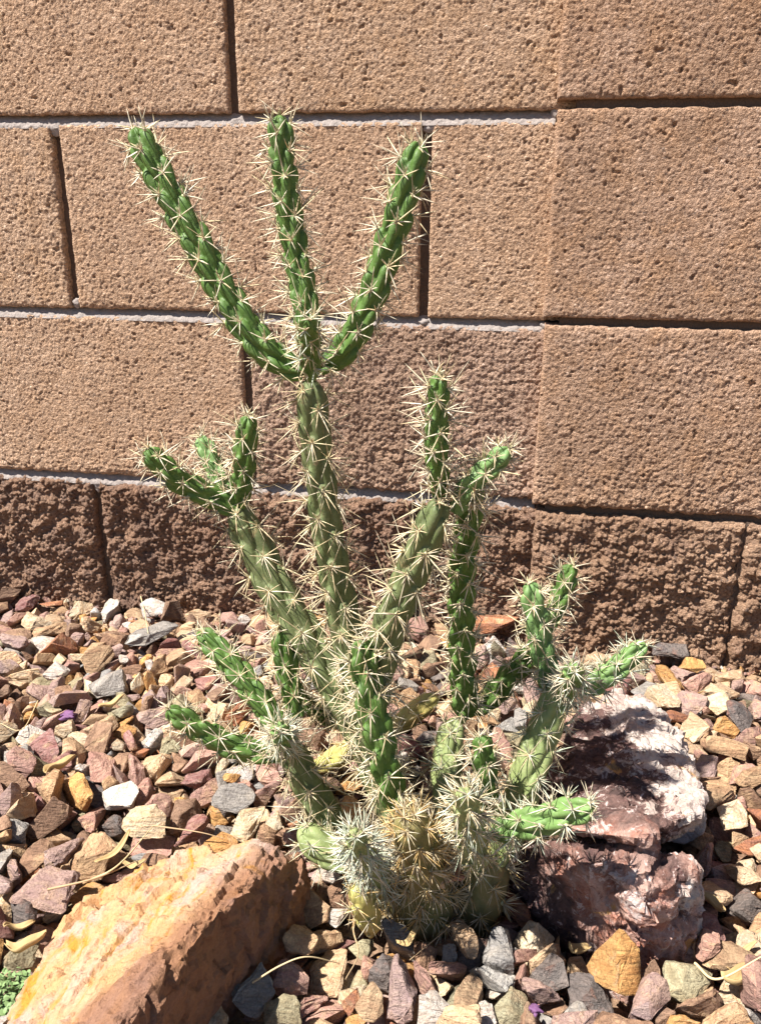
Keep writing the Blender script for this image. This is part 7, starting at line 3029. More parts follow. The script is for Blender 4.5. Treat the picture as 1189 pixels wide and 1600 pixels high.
raw = np.array(STONES, float).reshape(-1, 9)
ROWS = []
for q in raw:
    ROWS.append((int(q[0]), q[1] / 1e4, Vector((q[2], q[3], q[4])) / 2e3, Quaternion(q[5:9] / 99).normalized()))
fine_mesh = {}
rg = random.Random(11)
N_PARTS = 300 - sum(1 for l_ in LANDMARK_LABELS if not l_)
MAIN = ROWS[:N_PARTS]
for (s, sz, p, q) in MAIN:
    m = pick(rg)
    if s not in fine_mesh:
        fine_mesh[s] = stone_mesh('stone_%d' % s, s, True)
        fine_mesh[s].materials.append(M_ST['tan'])
    o = D.objects.new('stone', fine_mesh[s])
    o.rotation_mode = 'QUATERNION'
    o.location, o.rotation_quaternion, o.scale = p, q, (sz,) * 3
    link(o, ground)
    o.material_slots[0].link = 'OBJECT'
    o.material_slots[0].material = M_ST[m]

# the rest of the gravel, further stones outside the frame, and the small chips between them: one mass
coarse = {}
for s in range(N_SHAPES):
    me = stone_mesh('tmp', s, False)
    co = np.empty(len(me.vertices) * 3, np.float32); me.vertices.foreach_get('co', co)
    me.calc_loop_triangles()
    tr = np.empty(len(me.loop_triangles) * 3, np.int32); me.loop_triangles.foreach_get('vertices', tr)
    coarse[s] = (co.reshape(-1, 3), tr.reshape(-1, 3))
    D.meshes.remove(me)
Vs, Ts, Ms = [], [], []
base = 0
for s in range(N_SHAPES):
    bm, _ = stone_bm(s)
    bmesh.ops.triangulate(bm, faces=bm.faces[:])
    bm.verts.index_update()
    coarse[200 + s] = (np.array([list(v.co) for v in bm.verts], np.float32), np.array([[v.index for v in f.verts] for f in bm.faces], np.int32))
    bm.free()


def put(s, sz, p, q, mi):
    global base
    co, tr = coarse[s]
    R_ = np.array(q.to_matrix())
    Vs.append(co @ R_.T * sz + np.array(p)); Ts.append(tr + base); Ms.append(np.full(len(tr), mi)); base += len(co)


def in_frame_bed(x, y):
    tt = (y + .86) / .86
    return .35 - .54 * tt + .005 < x < .68 + .18 * tt - .005 and y > -.71


for n_, (s, sz, p, q) in enumerate(ROWS[N_PARTS:]):
    put(s if n_ < 1000 else s + 200, sz, p, q, names.index(pick(rg)))
for (s, sz, p, q) in ROWS:
    for dx, dy in ((-.55, 0), (.55, 0), (-1.0, -.1), (1.0, -.05), (0, -.66), (-.4, -.62), (.4, -.62), (-.8, -.55), (.8, -.5)):
        x, y = p.x + dx, p.y + dy
        if not in_frame_bed(x, y) and y < -.03 and -.9 < x < 1.8 and y > -1.3 and not (.5 < x < .96 and y > -.05):
            if rg.random() < .5:
                put(s + 200, sz, Vector((x, y, p.z)), q, names.index(pick(rg)))
for s in range(12):
    bm, _ = stone_bm(s + 60)
    bmesh.ops.triangulate(bm, faces=bm.faces[:])
    bm.verts.index_update()
    coarse[100 + s] = (np.array([list(v.co) for v in bm.verts], np.float32), np.array([[v.index for v in f.verts] for f in bm.faces], np.int32))
    bm.free()
for k in range(6500):
    x, y = rg.uniform(-.22, .90), rg.uniform(-.70, -.004) if k % 4 else rg.uniform(-.07, -.004)
    sz = rg.choice((.003, .004, .005, .006, .008, .010, .013))
    if x > .53 and y > -.026: continue
    put(100 + rg.randrange(12), sz, Vector((x, y, GROUND - .020 + sz * .35 + .009 * max(0, 1 + y / .14))), Euler((rg.uniform(0, 6), rg.uniform(0, 6), rg.uniform(0, 6))).to_quaternion(), names.index(pick(rg)))
gravel = fast_mesh('gravel', np.concatenate(Vs), np.concatenate(Ts), [M_ST[n_] for n_ in names], ground, tri=True, mat_idx=np.concatenate(Ms), smooth=False)
gravel['kind'] = 'stuff'

# landmark stones: each a thing of its own
for i, (x, y, z, L_, ry, rz, q, colr) in enumerate(LANDMARK_POSES):
    me = stone_mesh('landmark_stone', 1000 + i, True, (1.0, ry, rz))
    me.materials.append(M_ST[colr])
    o = link(D.objects.new('stone', me), None if LANDMARK_LABELS[i] else ground)
    o.rotation_mode = 'QUATERNION'
    o.location, o.rotation_quaternion, o.scale = (x, y, z), q, (L_,) * 3
    if LANDMARK_LABELS[i]: tag(o, LANDMARK_LABELS[i], 'stone')


# ---------------------------------------------------------------- boulders
def boulder(name, hulls, mat, seed, voxel, chips):
    bm = bmesh.new()
    for h in hulls:
        t2 = bmesh.new()
        for p in h: t2.verts.new(p)
        hc = sum((Vector(p) for p in h), Vector()) / len(h)
        for p in h:
            if p[2] > GROUND + .055: continue
            t2.verts.new((hc.x + (p[0] - hc.x) * .97, hc.y + (p[1] - hc.y) * .97, GROUND - .035))
        res = bmesh.ops.convex_hull(t2, input=t2.verts[:])
        bmesh.ops.delete(t2, geom=[g for g in res['geom_interior'] if isinstance(g, bmesh.types.BMVert)], context='VERTS')
        tmp = D.meshes.new('t'); t2.to_mesh(tmp); t2.free(); bm.from_mesh(tmp); D.meshes.remove(tmp)
    me = D.meshes.new('t'); bm.to_mesh(me); bm.free()
    o = link(D.objects.new('t', me))
    md = o.modifiers.new('r', 'REMESH'); md.mode = 'VOXEL'; md.voxel_size = voxel
    sm = o.modifiers.new('s', 'SMOOTH'); sm.iterations = 1; sm.factor = .5
    dg = bpy.context.evaluated_depsgraph_get()
    me2 = D.meshes.new_from_object(o.evaluated_get(dg), depsgraph=dg)
    D.objects.remove(o)
    off = Vector((seed, seed * 2.3, seed * .7))
    rr = random.Random(seed)
    dirs = [Vector((rr.gauss(0, 1), rr.gauss(0, 1), rr.gauss(0, 1))).normalized() for _ in range(64)]
    new = []
    for v in me2.vertices:
        p = v.co.copy()
        n_ = v.normal
        # broken facets: every cell of the stone tilts its own way
        d = 0
        for fr, am in chips:
            q = p * fr + off + noise.noise_vector(p * fr * .6 + off) * .12
            dist, ptsv = noise.voronoi(q)
            c0 = ptsv[0]
            k = int(abs(c0.x * 131.3 + c0.y * 71.7 + c0.z * 197.1) * 10) % 64
            d += am * (dirs[k].dot(q - c0)) + am * .6 * (((k * 37) % 64) / 64 - .5)
        d += .0016 * noise.fractal(p * 14 + off, .75, 2.2, 6)
        d -= .0020 * max(0, noise.noise(p * 26 + off) - .12) + .0010 * max(0, .12 - abs(noise.noise(Vector((p.x * 22 + p.y * 9, p.y * 14, p.z * 60)) + off)))
        d += .0012 * (noise.cell(Vector((p.x * 60 + p.y * 25, p.y * 45 - p.x * 20, p.z * 90)) + off + noise.noise_vector(p * 30)) )
        d += .0022 * (abs(noise.noise(p * 55 + off)) - .2) + .0011 * noise.noise(p * 140 + off) + .0006 * noise.noise(p * 300 + off)
        new.append(p + n_ * d)
    for v, p in zip(me2.vertices, new): v.co = p
    me2.materials.append(mat)
    for p in me2.polygons: p.use_smooth = True
    me2.name = name
    me2.set_sharp_from_angle(angle=math.radians(24))
    me2.update()
    # origin at the base
    c0 = sum((v.co for v in me2.vertices), Vector()) / len(me2.vertices)
    zb = min(v.co.z for v in me2.vertices)
    org = Vector((c0.x, c0.y, zb))
    me2.transform(Matrix.Translation(-org))
    ob = link(D.objects.new(name, me2))
    ob.location = org
    return ob


t = NT('orange_rock')
n1 = t.noise(16, 5, .6, dist=.8)
mpn = t.n('ShaderNodeMapping'); mpn.inputs['Rotation'].default_value = (.3, .2, -.55); mpn.inputs['Scale'].default_value = (3.2, .8, 1.5)
t.l(t.pos, mpn.inputs['Vector'])
mpn.inputs['Scale'].default_value = (2.0, 1.0, 1.4)
n2 = t.noise(11, 5, .6, mpn.outputs[0], .5)
c = t.mix(t.ramp(n2.outputs[0], [(.40, (0, 0, 0)), (.56, (1, 1, 1))]), (.57, .37, .26), (.58, .335, .165))
c = t.mix(t.ramp(n1.outputs[0], [(.54, (0, 0, 0)), (.64, (.8, .8, .8))]), c, (.47, .34, .29))
c = t.mix(t.ramp(t.noise(20, 5, .65, mpn.outputs[0], 1).outputs[0], [(.56, (0, 0, 0)), (.66, (1, 1, 1))]), c, (.50, .25, .045))
c = t.mix(t.ramp(t.noise(34, 6, .7, mpn.outputs[0], 1.2).outputs[0], [(.60, (0, 0, 0)), (.70, (.8, .8, .8))]), c, (.30, .17, .14))
# broken side: rust coloured rock, darkened so its shade is painted in
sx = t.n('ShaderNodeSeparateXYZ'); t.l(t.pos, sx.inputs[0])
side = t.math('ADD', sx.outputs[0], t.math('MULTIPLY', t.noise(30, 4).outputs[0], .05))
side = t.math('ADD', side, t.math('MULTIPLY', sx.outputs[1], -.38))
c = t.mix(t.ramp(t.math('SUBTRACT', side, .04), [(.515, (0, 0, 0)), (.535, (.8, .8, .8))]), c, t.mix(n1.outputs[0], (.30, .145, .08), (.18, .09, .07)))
c = t.mix(.6, c, t.ramp(t.noise(420, 4, .7).outputs[0], [(.3, (.75, .73, .72)), (.7, (1.2, 1.2, 1.2))]), 'MULTIPLY')
nb = t.bump(t.noise(90, 8, .7, mpn.outputs[0]).outputs[0], .006, .8)
nb = t.bump(t.noise(700, 4).outputs[0], .001, .7, nb)
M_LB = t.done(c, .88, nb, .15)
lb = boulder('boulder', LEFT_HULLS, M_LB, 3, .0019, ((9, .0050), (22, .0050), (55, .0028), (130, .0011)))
tag(lb, 'orange and pink boulder with a rusty broken side in shade, at the lower left of the gravel', 'boulder')

t = NT('red_white_rock')
n1 = t.noise(17, 6, .62, dist=1.0)
n3 = t.noise(26, 6, .7, dist=1.6)
n4 = t.noise(70, 6, .75, dist=.8)
sx = t.n('ShaderNodeSeparateXYZ'); t.l(t.pos, sx.inputs[0])
c = t.mix(t.ramp(n1.outputs[0], [(.42, (0, 0, 0)), (.58, (1, 1, 1))]), (.62, .53, .47), (.50, .38, .33))
# dark crust over the middle and left
core_ = t.math('MULTIPLY', t.math('ADD', sx.outputs[0], t.math('MULTIPLY', sx.outputs[1], .25)), -12)
core_ = t.math('ADD', core_, t.math('MULTIPLY', n3.outputs[0], 2.4))
dk = t.ramp(t.math('ADD', core_, 5.60), [(.42, (0, 0, 0)), (.56, (.96, .96, .96))])
c = t.mix(dk, c, t.mix(t.ramp(n4.outputs[0], [(.4, (0, 0, 0)), (.6, (1, 1, 1))]), (.065, .036, .034), (.19, .105, .09)))
# red lower lobe
low = t.math('ADD', t.math('MULTIPLY', sx.outputs[1], -5.5), t.math('MULTIPLY', n1.outputs[0], .9))
c = t.mix(t.ramp(t.math('SUBTRACT', low, 2.52), [(.40, (0, 0, 0)), (.60, (.95, .95, .95))]), c, t.mix(t.ramp(n3.outputs[0], [(.4, (0, 0, 0)), (.6, (1, 1, 1))]), (.42, .17, .11), (.56, .37, .31)))
c = t.mix(t.ramp(n4.outputs[0], [(.56, (0, 0, 0)), (.60, (.85, .85, .85))]), c, (.60, .50, .47))
c = t.mix(t.ramp(t.noise(60, 6, .75, dist=1.5).outputs[0], [(.58, (0, 0, 0)), (.64, (.85, .85, .85))]), c, (.13, .06, .06))
c = t.mix(t.ramp(t.noise(30, 4, .6, dist=1).outputs[0], [(.64, (0, 0, 0)), (.70, (.9, .9, .9))]), c, (.58, .33, .12))
c = t.mix(.6, c, t.ramp(t.noise(500, 4, .7).outputs[0], [(.3, (.72, .72, .72)), (.7, (1.2, 1.2, 1.2))]), 'MULTIPLY')
nb = t.bump(t.noise(80, 8, .72, dist=.6).outputs[0], .006, .85)
nb = t.bump(t.noise(600, 4).outputs[0], .001, .7, nb)
M_RB = t.done(c, .88, nb, .15)
rb = boulder('boulder', RIGHT_HULLS, M_RB, 8, .0019, ((10, .0050), (24, .0048), (60, .0028), (140, .0012)))
tag(rb, 'tall white and dark red boulder with a ledge across it, right of the cactus', 'boulder')
# ---------------------------------------------------------------- cactus
def plant_mat(name, a, b, c_, rough=.52, stain=0.0):
    t = NT(name)
    c = t.mix(t.ramp(t.noise(45, 3).outputs[0], [(.35, (0, 0, 0)), (.65, (1, 1, 1))]), a, b)
    c = t.mix(t.ramp(t.noise(160, 4, .6).outputs[0], [(.55, (0, 0, 0)), (.8, (.6, .6, .6))]), c, c_)
    if stain:
        c = t.mix(t.ramp(t.noise(90, 5, .7, dist=1).outputs[0], [(.60, (0, 0, 0)), (.68, (stain,) * 3)]), c, (.30, .20, .10))
    # dusty bloom and small corky scars
    c = t.mix(t.ramp(t.noise(230, 5, .7).outputs[0], [(.50, (0, 0, 0)), (.75, (.22, .22, .22))]), c, (.30, .33, .22))
    c = t.mix(t.ramp(t.noise(120, 5, .75, dist=.8).outputs[0], [(.66, (0, 0, 0)), (.70, (.6, .6, .6))]), c, (.34, .26, .15))
    nb = t.bump(t.noise(500, 4).outputs[0], .0006, .5)
    t.b.inputs['Subsurface Weight'].default_value = .06
    t.b.inputs['Subsurface Radius'].default_value = (.2, .5, .1)
    t.b.inputs['Subsurface Scale'].default_value = .004
    return t.done(c, rough, nb, .28)


M_PL = {
    'y': plant_mat('cactus_green', (.068, .132, .026), (.088, .162, .034), (.14, .21, .06)),
    'l': plant_mat('cactus_light_green', (.12, .215, .070), (.15, .25, .085), (.20, .29, .12)),
    'g': plant_mat('cactus_bright_green', (.13, .225, .068), (.16, .26, .082), (.22, .32, .12)),
    'o': plant_mat('cactus_old_green', (.105, .135, .050), (.14, .165, .070), (.19, .185, .095), .6, .5),
    'p': plant_mat('cactus_pale_green', (.20, .25, .095), (.25, .29, .12), (.32, .32, .16), .55, .3),
    'b': plant_mat('cactus_woody_green', (.17, .16, .055), (.22, .18, .075), (.28, .20, .09), .7, .7),
    'd': plant_mat('cactus_yellowed', (.42, .40, .12), (.48, .38, .13), (.38, .28, .10), .65, .8),
}
M_PL['s'] = M_PL['y']; M_PL['w'] = M_PL['p']; M_PL['v'] = M_PL['p']


def spine_mat(name, a, b, trans=.0):
    t = NT(name)
    g_ = t.n('ShaderNodeNewGeometry')
    c = t.mix(g_.outputs['Random Per Island'], a, b)
    c = t.mix(t.ramp(t.noise(260, 2).outputs[0], [(.4, (0, 0, 0)), (.7, (.5, .5, .5))]), c, tuple(x * .6 for x in a))
    return t.done(c, .5, None, .4)


M_SP = {
    'cream': spine_mat('spine_cream', (.60, .50, .35), (.74, .66, .50)),
    'gold': spine_mat('spine_gold', (.62, .48, .28), (.74, .62, .40)),
    'amber': spine_mat('spine_amber', (.58, .36, .13), (.72, .52, .24)),
    'green': spine_mat('spine_green_white', (.46, .50, .36), (.70, .72, .58)),
    'areole': spine_mat('areole_felt', (.60, .55, .30), (.52, .46, .30)),
}
# kind: spine colours, tubercle height, tubercle spacing, spines per areole, spine length, thickness, outwardness
STY = {
    'y': (('cream', 'cream', 'gold'), .50, .335, 7, (.008, .022), .00040, (.30, .95)),
    'l': (('cream', 'cream', 'gold'), .48, .335, 8, (.008, .018), .00040, (.35, .95)),
    'g': (('cream', 'green', 'cream'), .50, .32, 8, (.008, .018), .00040, (.35, .95)),
    's': (('green', 'cream', 'gold'), .40, .36, 6, (.007, .015), .00038, (.3, .9)),
    'o': (('gold', 'cream', 'gold'), .36, .33, 11, (.008, .028), .00036, (.20, .85)),
    'p': (('gold', 'cream', 'green'), .34, .32, 11, (.008, .022), .00036, (.3, .9)),
    'w': (('green', 'green', 'cream'), .26, .34, 10, (.009, .020), .00040, (.45, .98)),
    'v': (('cream', 'gold', 'green'), .26, .34, 10, (.009, .019), .00038, (.45, .98)),
    'b': (('gold', 'amber', 'cream'), .14, .18, 18, (.009, .021), .00034, (.35, .95)),
    'd': (('gold', 'amber', 'cream'), .20, .36, 5, (.008, .018), .00032, (.2, .8)),
}


def smooth_path(P, n):
    """Catmull-Rom through the points, resampled evenly; last column is the radius"""
    P = np.array(P, float)
    ext = np.vstack([2 * P[0] - P[1], P, 2 * P[-1] - P[-2]])
    out = []
    for i in range(1, len(ext) - 2):
        a, b, c, d = ext[i - 1:i + 3]
        for u in np.linspace(0, 1, 24, endpoint=False):
            out.append(.5 * (2 * b + (c - a) * u + (2 * a - 5 * b + 4 * c - d) * u * u + (3 * b - 3 * c + d - a) * u ** 3))
    out.append(P[-1])
    out = np.array(out)
    s = np.concatenate([[0], np.cumsum(np.linalg.norm(np.diff(out[:, :3], axis=0), axis=1))])
    t_ = np.linspace(0, s[-1], n)
    return np.stack([np.interp(t_, s, out[:, k]) for k in range(4)], -1), s[-1]


def frames(P):
    T = np.gradient(P, axis=0)
    T /= np.linalg.norm(T, axis=1)[:, None]
    N = np.zeros_like(T)
    ref = np.array([1., 0, 0]) if abs(T[0][0]) < .8 else np.array([0, 1., 0])
    n_ = np.cross(T[0], np.cross(ref, T[0])); n_ /= np.linalg.norm(n_)
    for i in range(len(T)):
        n_ = n_ - T[i] * np.dot(n_, T[i]); n_ /= np.linalg.norm(n_)
        N[i] = n_
    return T, N, np.cross(T, N)


cactus = empty('cholla_cactus', (.468, -.45, GROUND))
tag(cactus, 'branching green cholla cactus covered in long pale spines, growing in front of the wall', 'cactus')
c_inv = Matrix.Translation(Vector((-.468, .45, -GROUND)))


def spine_mesh(items, rng, name, parent, mats):
    """items: (origin, direction, length, radius, material)"""
    n = len(items)
    O = np.array([i[0] for i in items]); Dr = np.array([i[1] for i in items])
    L_ = np.array([i[2] for i in items]); Rr = np.array([i[3] for i in items]); MI = np.array([i[4] for i in items])
    Dr /= np.linalg.norm(Dr, axis=1)[:, None]
    ref = np.where(np.abs(Dr[:, 2:3]) > .8, np.array([[1., 0, 0]]), np.array([[0, 0, 1.]]))
    A = np.cross(Dr, ref); A /= np.linalg.norm(A, axis=1)[:, None]
    B = np.cross(Dr, A)
    bend = (rng.random((n, 1)) - .5) * .16
    bend2 = (rng.random((n, 1)) - .5) * .16
    V = []
    for j, (s_, w_) in enumerate(((0, .75), (.28, 1.15), (.68, .75))):
        cen = O + Dr * (L_ * s_)[:, None] + (A * bend + B * bend2) * (L_ * s_ * s_)[:, None]
        for k in range(3):
            an = k * 2.0944 + j * .4
            V.append(cen + (A * math.cos(an) + B * math.sin(an)) * (Rr * w_)[:, None])
    V.append(O + Dr * L_[:, None] + (A * bend + B * bend2) * L_[:, None])
    V = np.stack(V, 1).reshape(-1, 3)
    F = []
    for j in range(2):
        for k in range(3):
            a, b = j * 3 + k, j * 3 + (k + 1) % 3
            F += [(a, b, b + 3), (a, b + 3, a + 3)]
    for k in range(3): F.append((6 + k, 6 + (k + 1) % 3, 9))
    F = np.array(F)
    T_ = (F[None] + (np.arange(n) * 10)[:, None, None]).reshape(-1, 3)
    return V, T_, np.repeat(MI, len(F))


def ico_pts():
    bm = bmesh.new(); bmesh.ops.create_icosphere(bm, subdivisions=1, radius=1)
    v = np.array([list(x.co) for x in bm.verts]); f = np.array([[y.index for y in x.verts] for x in bm.faces]); bm.free()
    return v, f


ICO = ico_pts()


def stem(idx, kind, pts):
    rng = np.random.default_rng(100 + idx)
    cols, amp, dsr, ns, ln, th, outw = STY[kind]
    P4, L_ = smooth_path(pts, 400)
    R0 = float(np.median(P4[:, 3]))
    n_s = max(30, int(L_ / .0010)); n_a = max(40, int(2 * math.pi * R0 / .0011))
    # denser rings towards the rounded tip
    tt = np.linspace(0, 1, n_s); tip = R0 * 1.1 / L_
    extra = np.linspace(1 - tip, 1, 14)[1:-1]
    tt = np.unique(np.concatenate([tt, extra])); n_s = len(tt)
    Pc = np.stack([np.interp(tt, np.linspace(0, 1, 400), P4[:, k]) for k in range(4)], -1)
    T, N, B = frames(Pc[:, :3])
    S = tt * L_
    # radius profile: slight waist at the joint, round tip
    cl = R0 * 1.5
    endp = np.sqrt(np.clip(1 - np.clip((S - (L_ - cl)) / cl, 0, 1) ** 2.1, 0, 1))
    startp = .74 + .26 * sstep(0, R0 * 1.6, S)
    Rr = Pc[:, 3] * endp * startp * (1 - amp * .80)
    # tubercles on a phyllotactic spiral
    ds = dsr * R0
    K = int((L_ + R0) / ds) + 2
    ph0 = rng.random() * 6.28
    sg = 1 if rng.random() < .5 else -1
    ka = np.arange(K)
    kth = (ph0 + sg * ka * 2.399963) % (2 * math.pi)
    ks = ka * ds + (rng.random(K) - .5) * ds * .15 + ds * .5
    TH_ = np.linspace(0, 2 * math.pi, n_a, endpoint=False)
    Sg, Ag = np.meshgrid(S, TH_, indexing='ij')
    hh = np.zeros_like(Sg)
    aw, bw = .50 * R0, 1.28 * R0
    if kind in 'op': bw *= 1.15; aw *= 1.12
    for k in range(K):
        m0 = np.searchsorted(S, ks[k] - bw * 1.05); m1 = np.searchsorted(S, ks[k] + bw * 1.05)
        if m1 <= m0: continue
        da = (Ag[m0:m1] - kth[k] + math.pi) % (2 * math.pi) - math.pi
        du = da * R0 / aw
        dv = (Sg[m0:m1] - ks[k]) / bw
        # drop shaped: widest and highest towards the top, keel running down
        w_ = 1.0 + .30 * dv
        q = 1 - np.abs(du / w_) ** 2.2 - np.where(dv > 0, (dv / .62) ** 2, np.abs(dv) ** 1.8)
        h1 = np.clip(q, 0, 1) ** .62 * (.72 + .30 * np.clip(dv + .4, 0, 1))
        hh[m0:m1] = np.maximum(hh[m0:m1], h1)
    ringR = Rr[:, None] + hh * amp * R0 * np.minimum(1, endp[:, None] * 1.1 + .12)
    ringR *= 1 + .03 * (vnoise(Sg, Ag * R0, .012, idx) - .5)
    V = Pc[:, None, :3] + ringR[..., None] * (np.cos(Ag)[..., None] * N[:, None] + np.sin(Ag)[..., None] * B[:, None])
    V = V.reshape(-1, 3)
    # push the tip tubercles a little past the end
    ii = np.arange(n_s * n_a).reshape(n_s, n_a)
    nx = np.roll(ii, -1, 1)
    Q = np.stack([ii[:-1], nx[:-1], nx[1:], ii[1:]], -1).reshape(-1, 4)
    body = fast_mesh('stem_joint', V, Q, M_PL[kind], cactus)
    body.matrix_parent_inverse = c_inv
    # areoles and spines
    items = []; AV, AT, base_ = [], [], 0
    for k in range(K):
        sa = ks[k] + .40 * bw
        if sa < R0 * .5 or sa > L_ + .2 * R0: continue
        over = sa > L_ - cl * .5
        u = min(sa, L_ * .9999) / L_
        j = int(np.clip(np.searchsorted(tt, u), 0, n_s - 1))
        e_ = endp[j]
        n_ = math.cos(kth[k]) * N[j] + math.sin(kth[k]) * B[j]
        ja = int(round(kth[k] / (2 * math.pi) * n_a)) % n_a
        p = Pc[j, :3] + n_ * ringR[j, ja]
        tipf = 1 - e_
        nn = n_ * max(.15, e_) + T[j] * (.25 + 1.6 * tipf); nn /= np.linalg.norm(nn)
        tx = T[j] - nn * np.dot(T[j], nn); tx /= (np.linalg.norm(tx) + 1e-9)
        bx = np.cross(nn, tx)
        if sa > L_ - .2 * R0:
            p = Pc[-1, :3] + n_ * R0 * .22 - T[-1] * R0 * .06
        ar = .0017 * (R0 / .014) ** .5
        v = ICO[0] @ np.stack([nn * ar * .75, tx * ar * 1.15, bx * ar * .9]) + p
        AV.append(v); AT.append(ICO[1] + base_); base_ += len(v)
        m_ = ns + rng.integers(-1, 3)
        if kind == 'd' and rng.random() < .35: m_ = 0
        for q in range(m_):
            a_ = outw[0] + (outw[1] - outw[0]) * rng.random()
            ph = (q + rng.random() * .7) * 2 * math.pi / m_
            d = nn * a_ + (tx * math.cos(ph) + bx * math.sin(ph)) * math.sqrt(max(0, 1 - a_ * a_))
            # most long spines are deflexed, pointing back and down
            d = d - tx * (.30 if kind in 'o' else .06) + np.array([0, 0, -.06])
            l_ = ln[0] + (ln[1] - ln[0]) * rng.random() ** (1.0 if rng.random() < .6 else 3)
            if over: l_ *= .85
            items.append((p + nn * ar * .3, d, l_, th * (.6 + .8 * rng.random()), int(rng.integers(0, 3))))
        # short glochids at the upper rim of the areole
        for q in range(5):
            d = nn * .8 + tx * (.6 + .5 * rng.random()) + bx * (rng.random() - .5) * 1.2
            items.append((p + tx * ar * .6, d, .0028 + .003 * rng.random(), .00030, 3))
    if items:
        SV, ST_, SM = spine_mesh(items, rng, '', None, None)
        AVv = np.concatenate(AV); AT = np.concatenate(AT)
        Vv = np.concatenate([SV, AVv]); Tt = np.concatenate([ST_, AT + len(SV)])
        Mi = np.concatenate([SM, np.full(len(AT), 3)])
        sp_ = fast_mesh('spines', Vv, Tt, [M_SP[cols[0]], M_SP[cols[1]], M_SP[cols[2]], M_SP['areole']], body, tri=True, mat_idx=Mi)
        sp_['kind'] = 'stuff'
    return body


for i_, (kd, pts) in enumerate(SEGMENTS):
    stem(i_, kd, pts)

# ---------------------------------------------------------------- litter on the gravel
t = NT('dry_leaf')
c = t.mix(t.noise(60, 4).outputs[0], (.46, .34, .17), (.36, .23, .10))
M_LEAF = t.done(c, .75, t.bump(t.noise(300, 3).outputs[0], .001, .5), .3)
t = NT('dry_twig')
c = t.mix(t.noise(90, 4).outputs[0], (.50, .37, .22), (.33, .21, .12))
M_TWIG = t.done(c, .85, None, .2)
t = NT('straw')
M_STRAW = t.done((.60, .46, .26), .7, None, .3)
t = NT('purple_petal')
M_PETAL = t.done(t.mix(t.noise(200, 3).outputs[0], (.20, .09, .20), (.13, .06, .13)), .7, None, .3)


def curved_strip(name, P, L_, W, yawd, mat, seed, curl=1.0, lift=.3, parent=None):
    """a dry leaf: tapered strip, cupped, rolled and with real thickness"""
    r = random.Random(seed)
    bm = bmesh.new()
    n, m = 14, 5
    rows = []
    ca, sa = math.cos(yawd), math.sin(yawd)
    for i in range(n):
        s = i / (n - 1)
        w = W * (math.sin(math.pi * min(1, s * .92 + .06)) ** .6) * .5
        row = []
        for j in range(m):
            q = (j / (m - 1) - .5) * 2
            x = (s - .5) * L_
            y = q * w * math.cos(curl * .5 * q)
            z = abs(q) ** 2 * w * curl * .9 + L_ * lift * (s - .5) ** 2 * 2 + .0012 * math.sin(s * 9 + seed) + L_ * .25 * (s - .5) * r.uniform(-.02, .02)
            y += .003 * math.sin(s * 5 + seed)
            row.append(bm.verts.new((x * ca - y * sa, x * sa + y * ca, z)))
        rows.append(row)
    for i in range(n - 1):
        for j in range(m - 1):
            bm.faces.new((rows[i][j], rows[i + 1][j], rows[i + 1][j + 1], rows[i][j + 1]))
    bm.normal_update()
    bmesh.ops.solidify(bm, geom=bm.faces[:], thickness=.0005)
    me = D.meshes.new(name); bm.to_mesh(me); bm.free()
    me.materials.append(mat)
    for p in me.polygons: p.use_smooth = True
    o = link(D.objects.new(name, me), parent)
    o.location = P
    o.rotation_euler = (r.uniform(-.35, .35), r.uniform(-.35, .35), 0)
    return o


def twig(name, pts, rad, mat):
    P4, L_ = smooth_path([(*p, rad) for p in pts], 26)
    T, N, B = frames(P4[:, :3])
    k = 6
    a = np.arange(k) * 2 * math.pi / k
    rr = rad * (1 - .55 * np.linspace(0, 1, 26))
    V = P4[:, None, :3] + rr[:, None, None] * (np.cos(a)[None, :, None] * N[:, None] + np.sin(a)[None, :, None] * B[:, None])
    ii = np.arange(26 * k).reshape(26, k); nx = np.roll(ii, -1, 1)
    Q = np.stack([ii[:-1], nx[:-1], nx[1:], ii[1:]], -1).reshape(-1, 4)
    return fast_mesh(name, V.reshape(-1, 3), Q, mat)


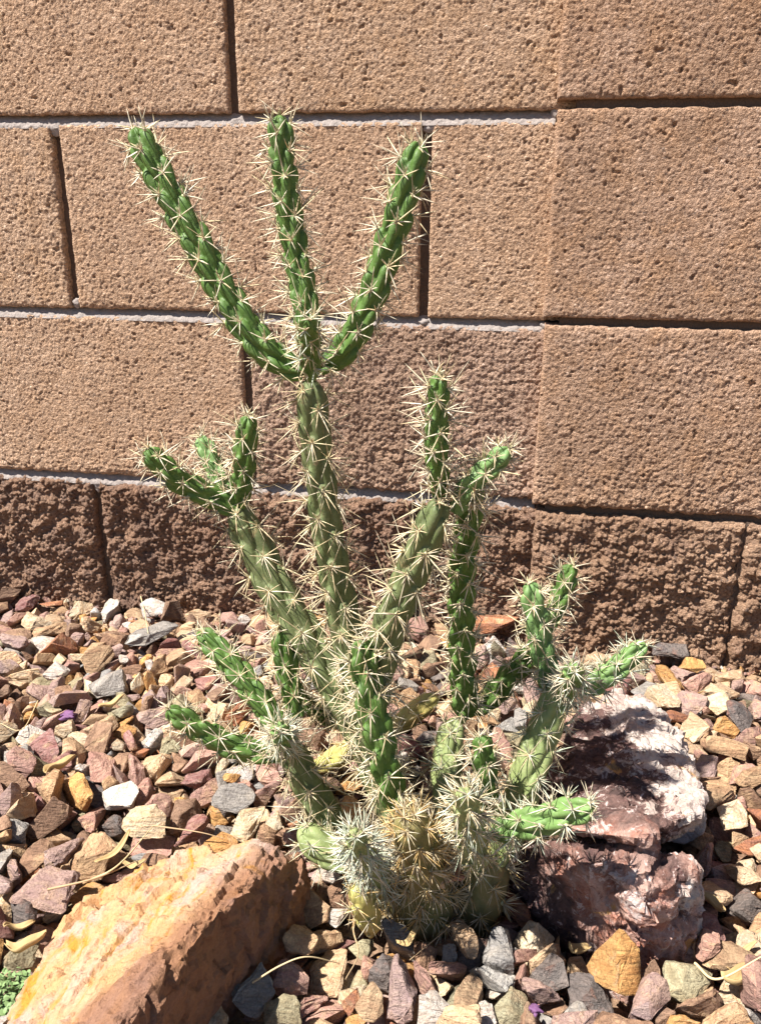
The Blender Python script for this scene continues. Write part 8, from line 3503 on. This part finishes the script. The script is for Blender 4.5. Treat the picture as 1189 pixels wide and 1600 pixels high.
for (x, y, z, L_, W, yd, seed, lab, cu, li) in LEAVES:
    o = curved_strip('dry_leaf', (x, y, z), L_, W, yd, M_LEAF, seed, cu, li)
    tag(o, lab, 'dry leaf')
for pts, rad, kind, lab in TWIGS:
    o = twig('dry_twig' if kind == 't' else 'straw', pts, rad, M_TWIG if kind == 't' else M_STRAW)
    tag(o, lab, 'twig' if kind == 't' else 'straw')
for i, (x, y, z, sc_) in enumerate(PETALS):
    o = blob('flower_petal', (0, 0, 0), (.007 * sc_, .0055 * sc_, .003 * sc_), M_PETAL, None, 5 + i, 3, 1.1)
    o.location = (x, y, z)
    tag(o, ('crumpled purple flower petal lying on the gravel left of the cactus', 'tiny purple petal among the stones below the cactus')[i], 'petal')

# low green weed in the corner by the orange boulder
t = NT('weed_leaf')
M_WEED = t.done(t.mix(t.noise(120, 3).outputs[0], (.14, .24, .08), (.24, .33, .15)), .6, None, .3)
rg = random.Random(77)
Vw, Tw = [], []
for k in range(1100):
    a_ = rg.uniform(0, 6.28); rr_ = .017 * math.sqrt(rg.random())
    c0 = Vector((WEED[0] + rr_ * math.cos(a_) * 1.0, WEED[1] + rr_ * math.sin(a_) * 1.5, WEED[2] + rg.uniform(-.006, .010) * (1 - rr_ / .05)))
    e = Euler((rg.uniform(-.9, .9), rg.uniform(-.9, .9), rg.uniform(0, 6.28))).to_matrix()
    s_ = rg.uniform(.0012, .0026)
    b0 = len(Vw)
    for q in ((-1, 0, 0), (-.3, -.6, .15), (.6, -.5, .1), (1, 0, -.1), (.6, .5, .1), (-.3, .6, .15)):
        Vw.append(tuple(c0 + e @ (Vector(q) * s_)))
    Tw += [(b0, b0 + 1, b0 + 5), (b0 + 1, b0 + 2, b0 + 5), (b0 + 2, b0 + 4, b0 + 5), (b0 + 2, b0 + 3, b0 + 4)]
w_ = fast_mesh('ground_cover', np.array(Vw), np.array(Tw), M_WEED, None, tri=True)
tag(w_, 'low green creeping weed with tiny leaves beside the orange boulder', 'weed', None, 'stuff')
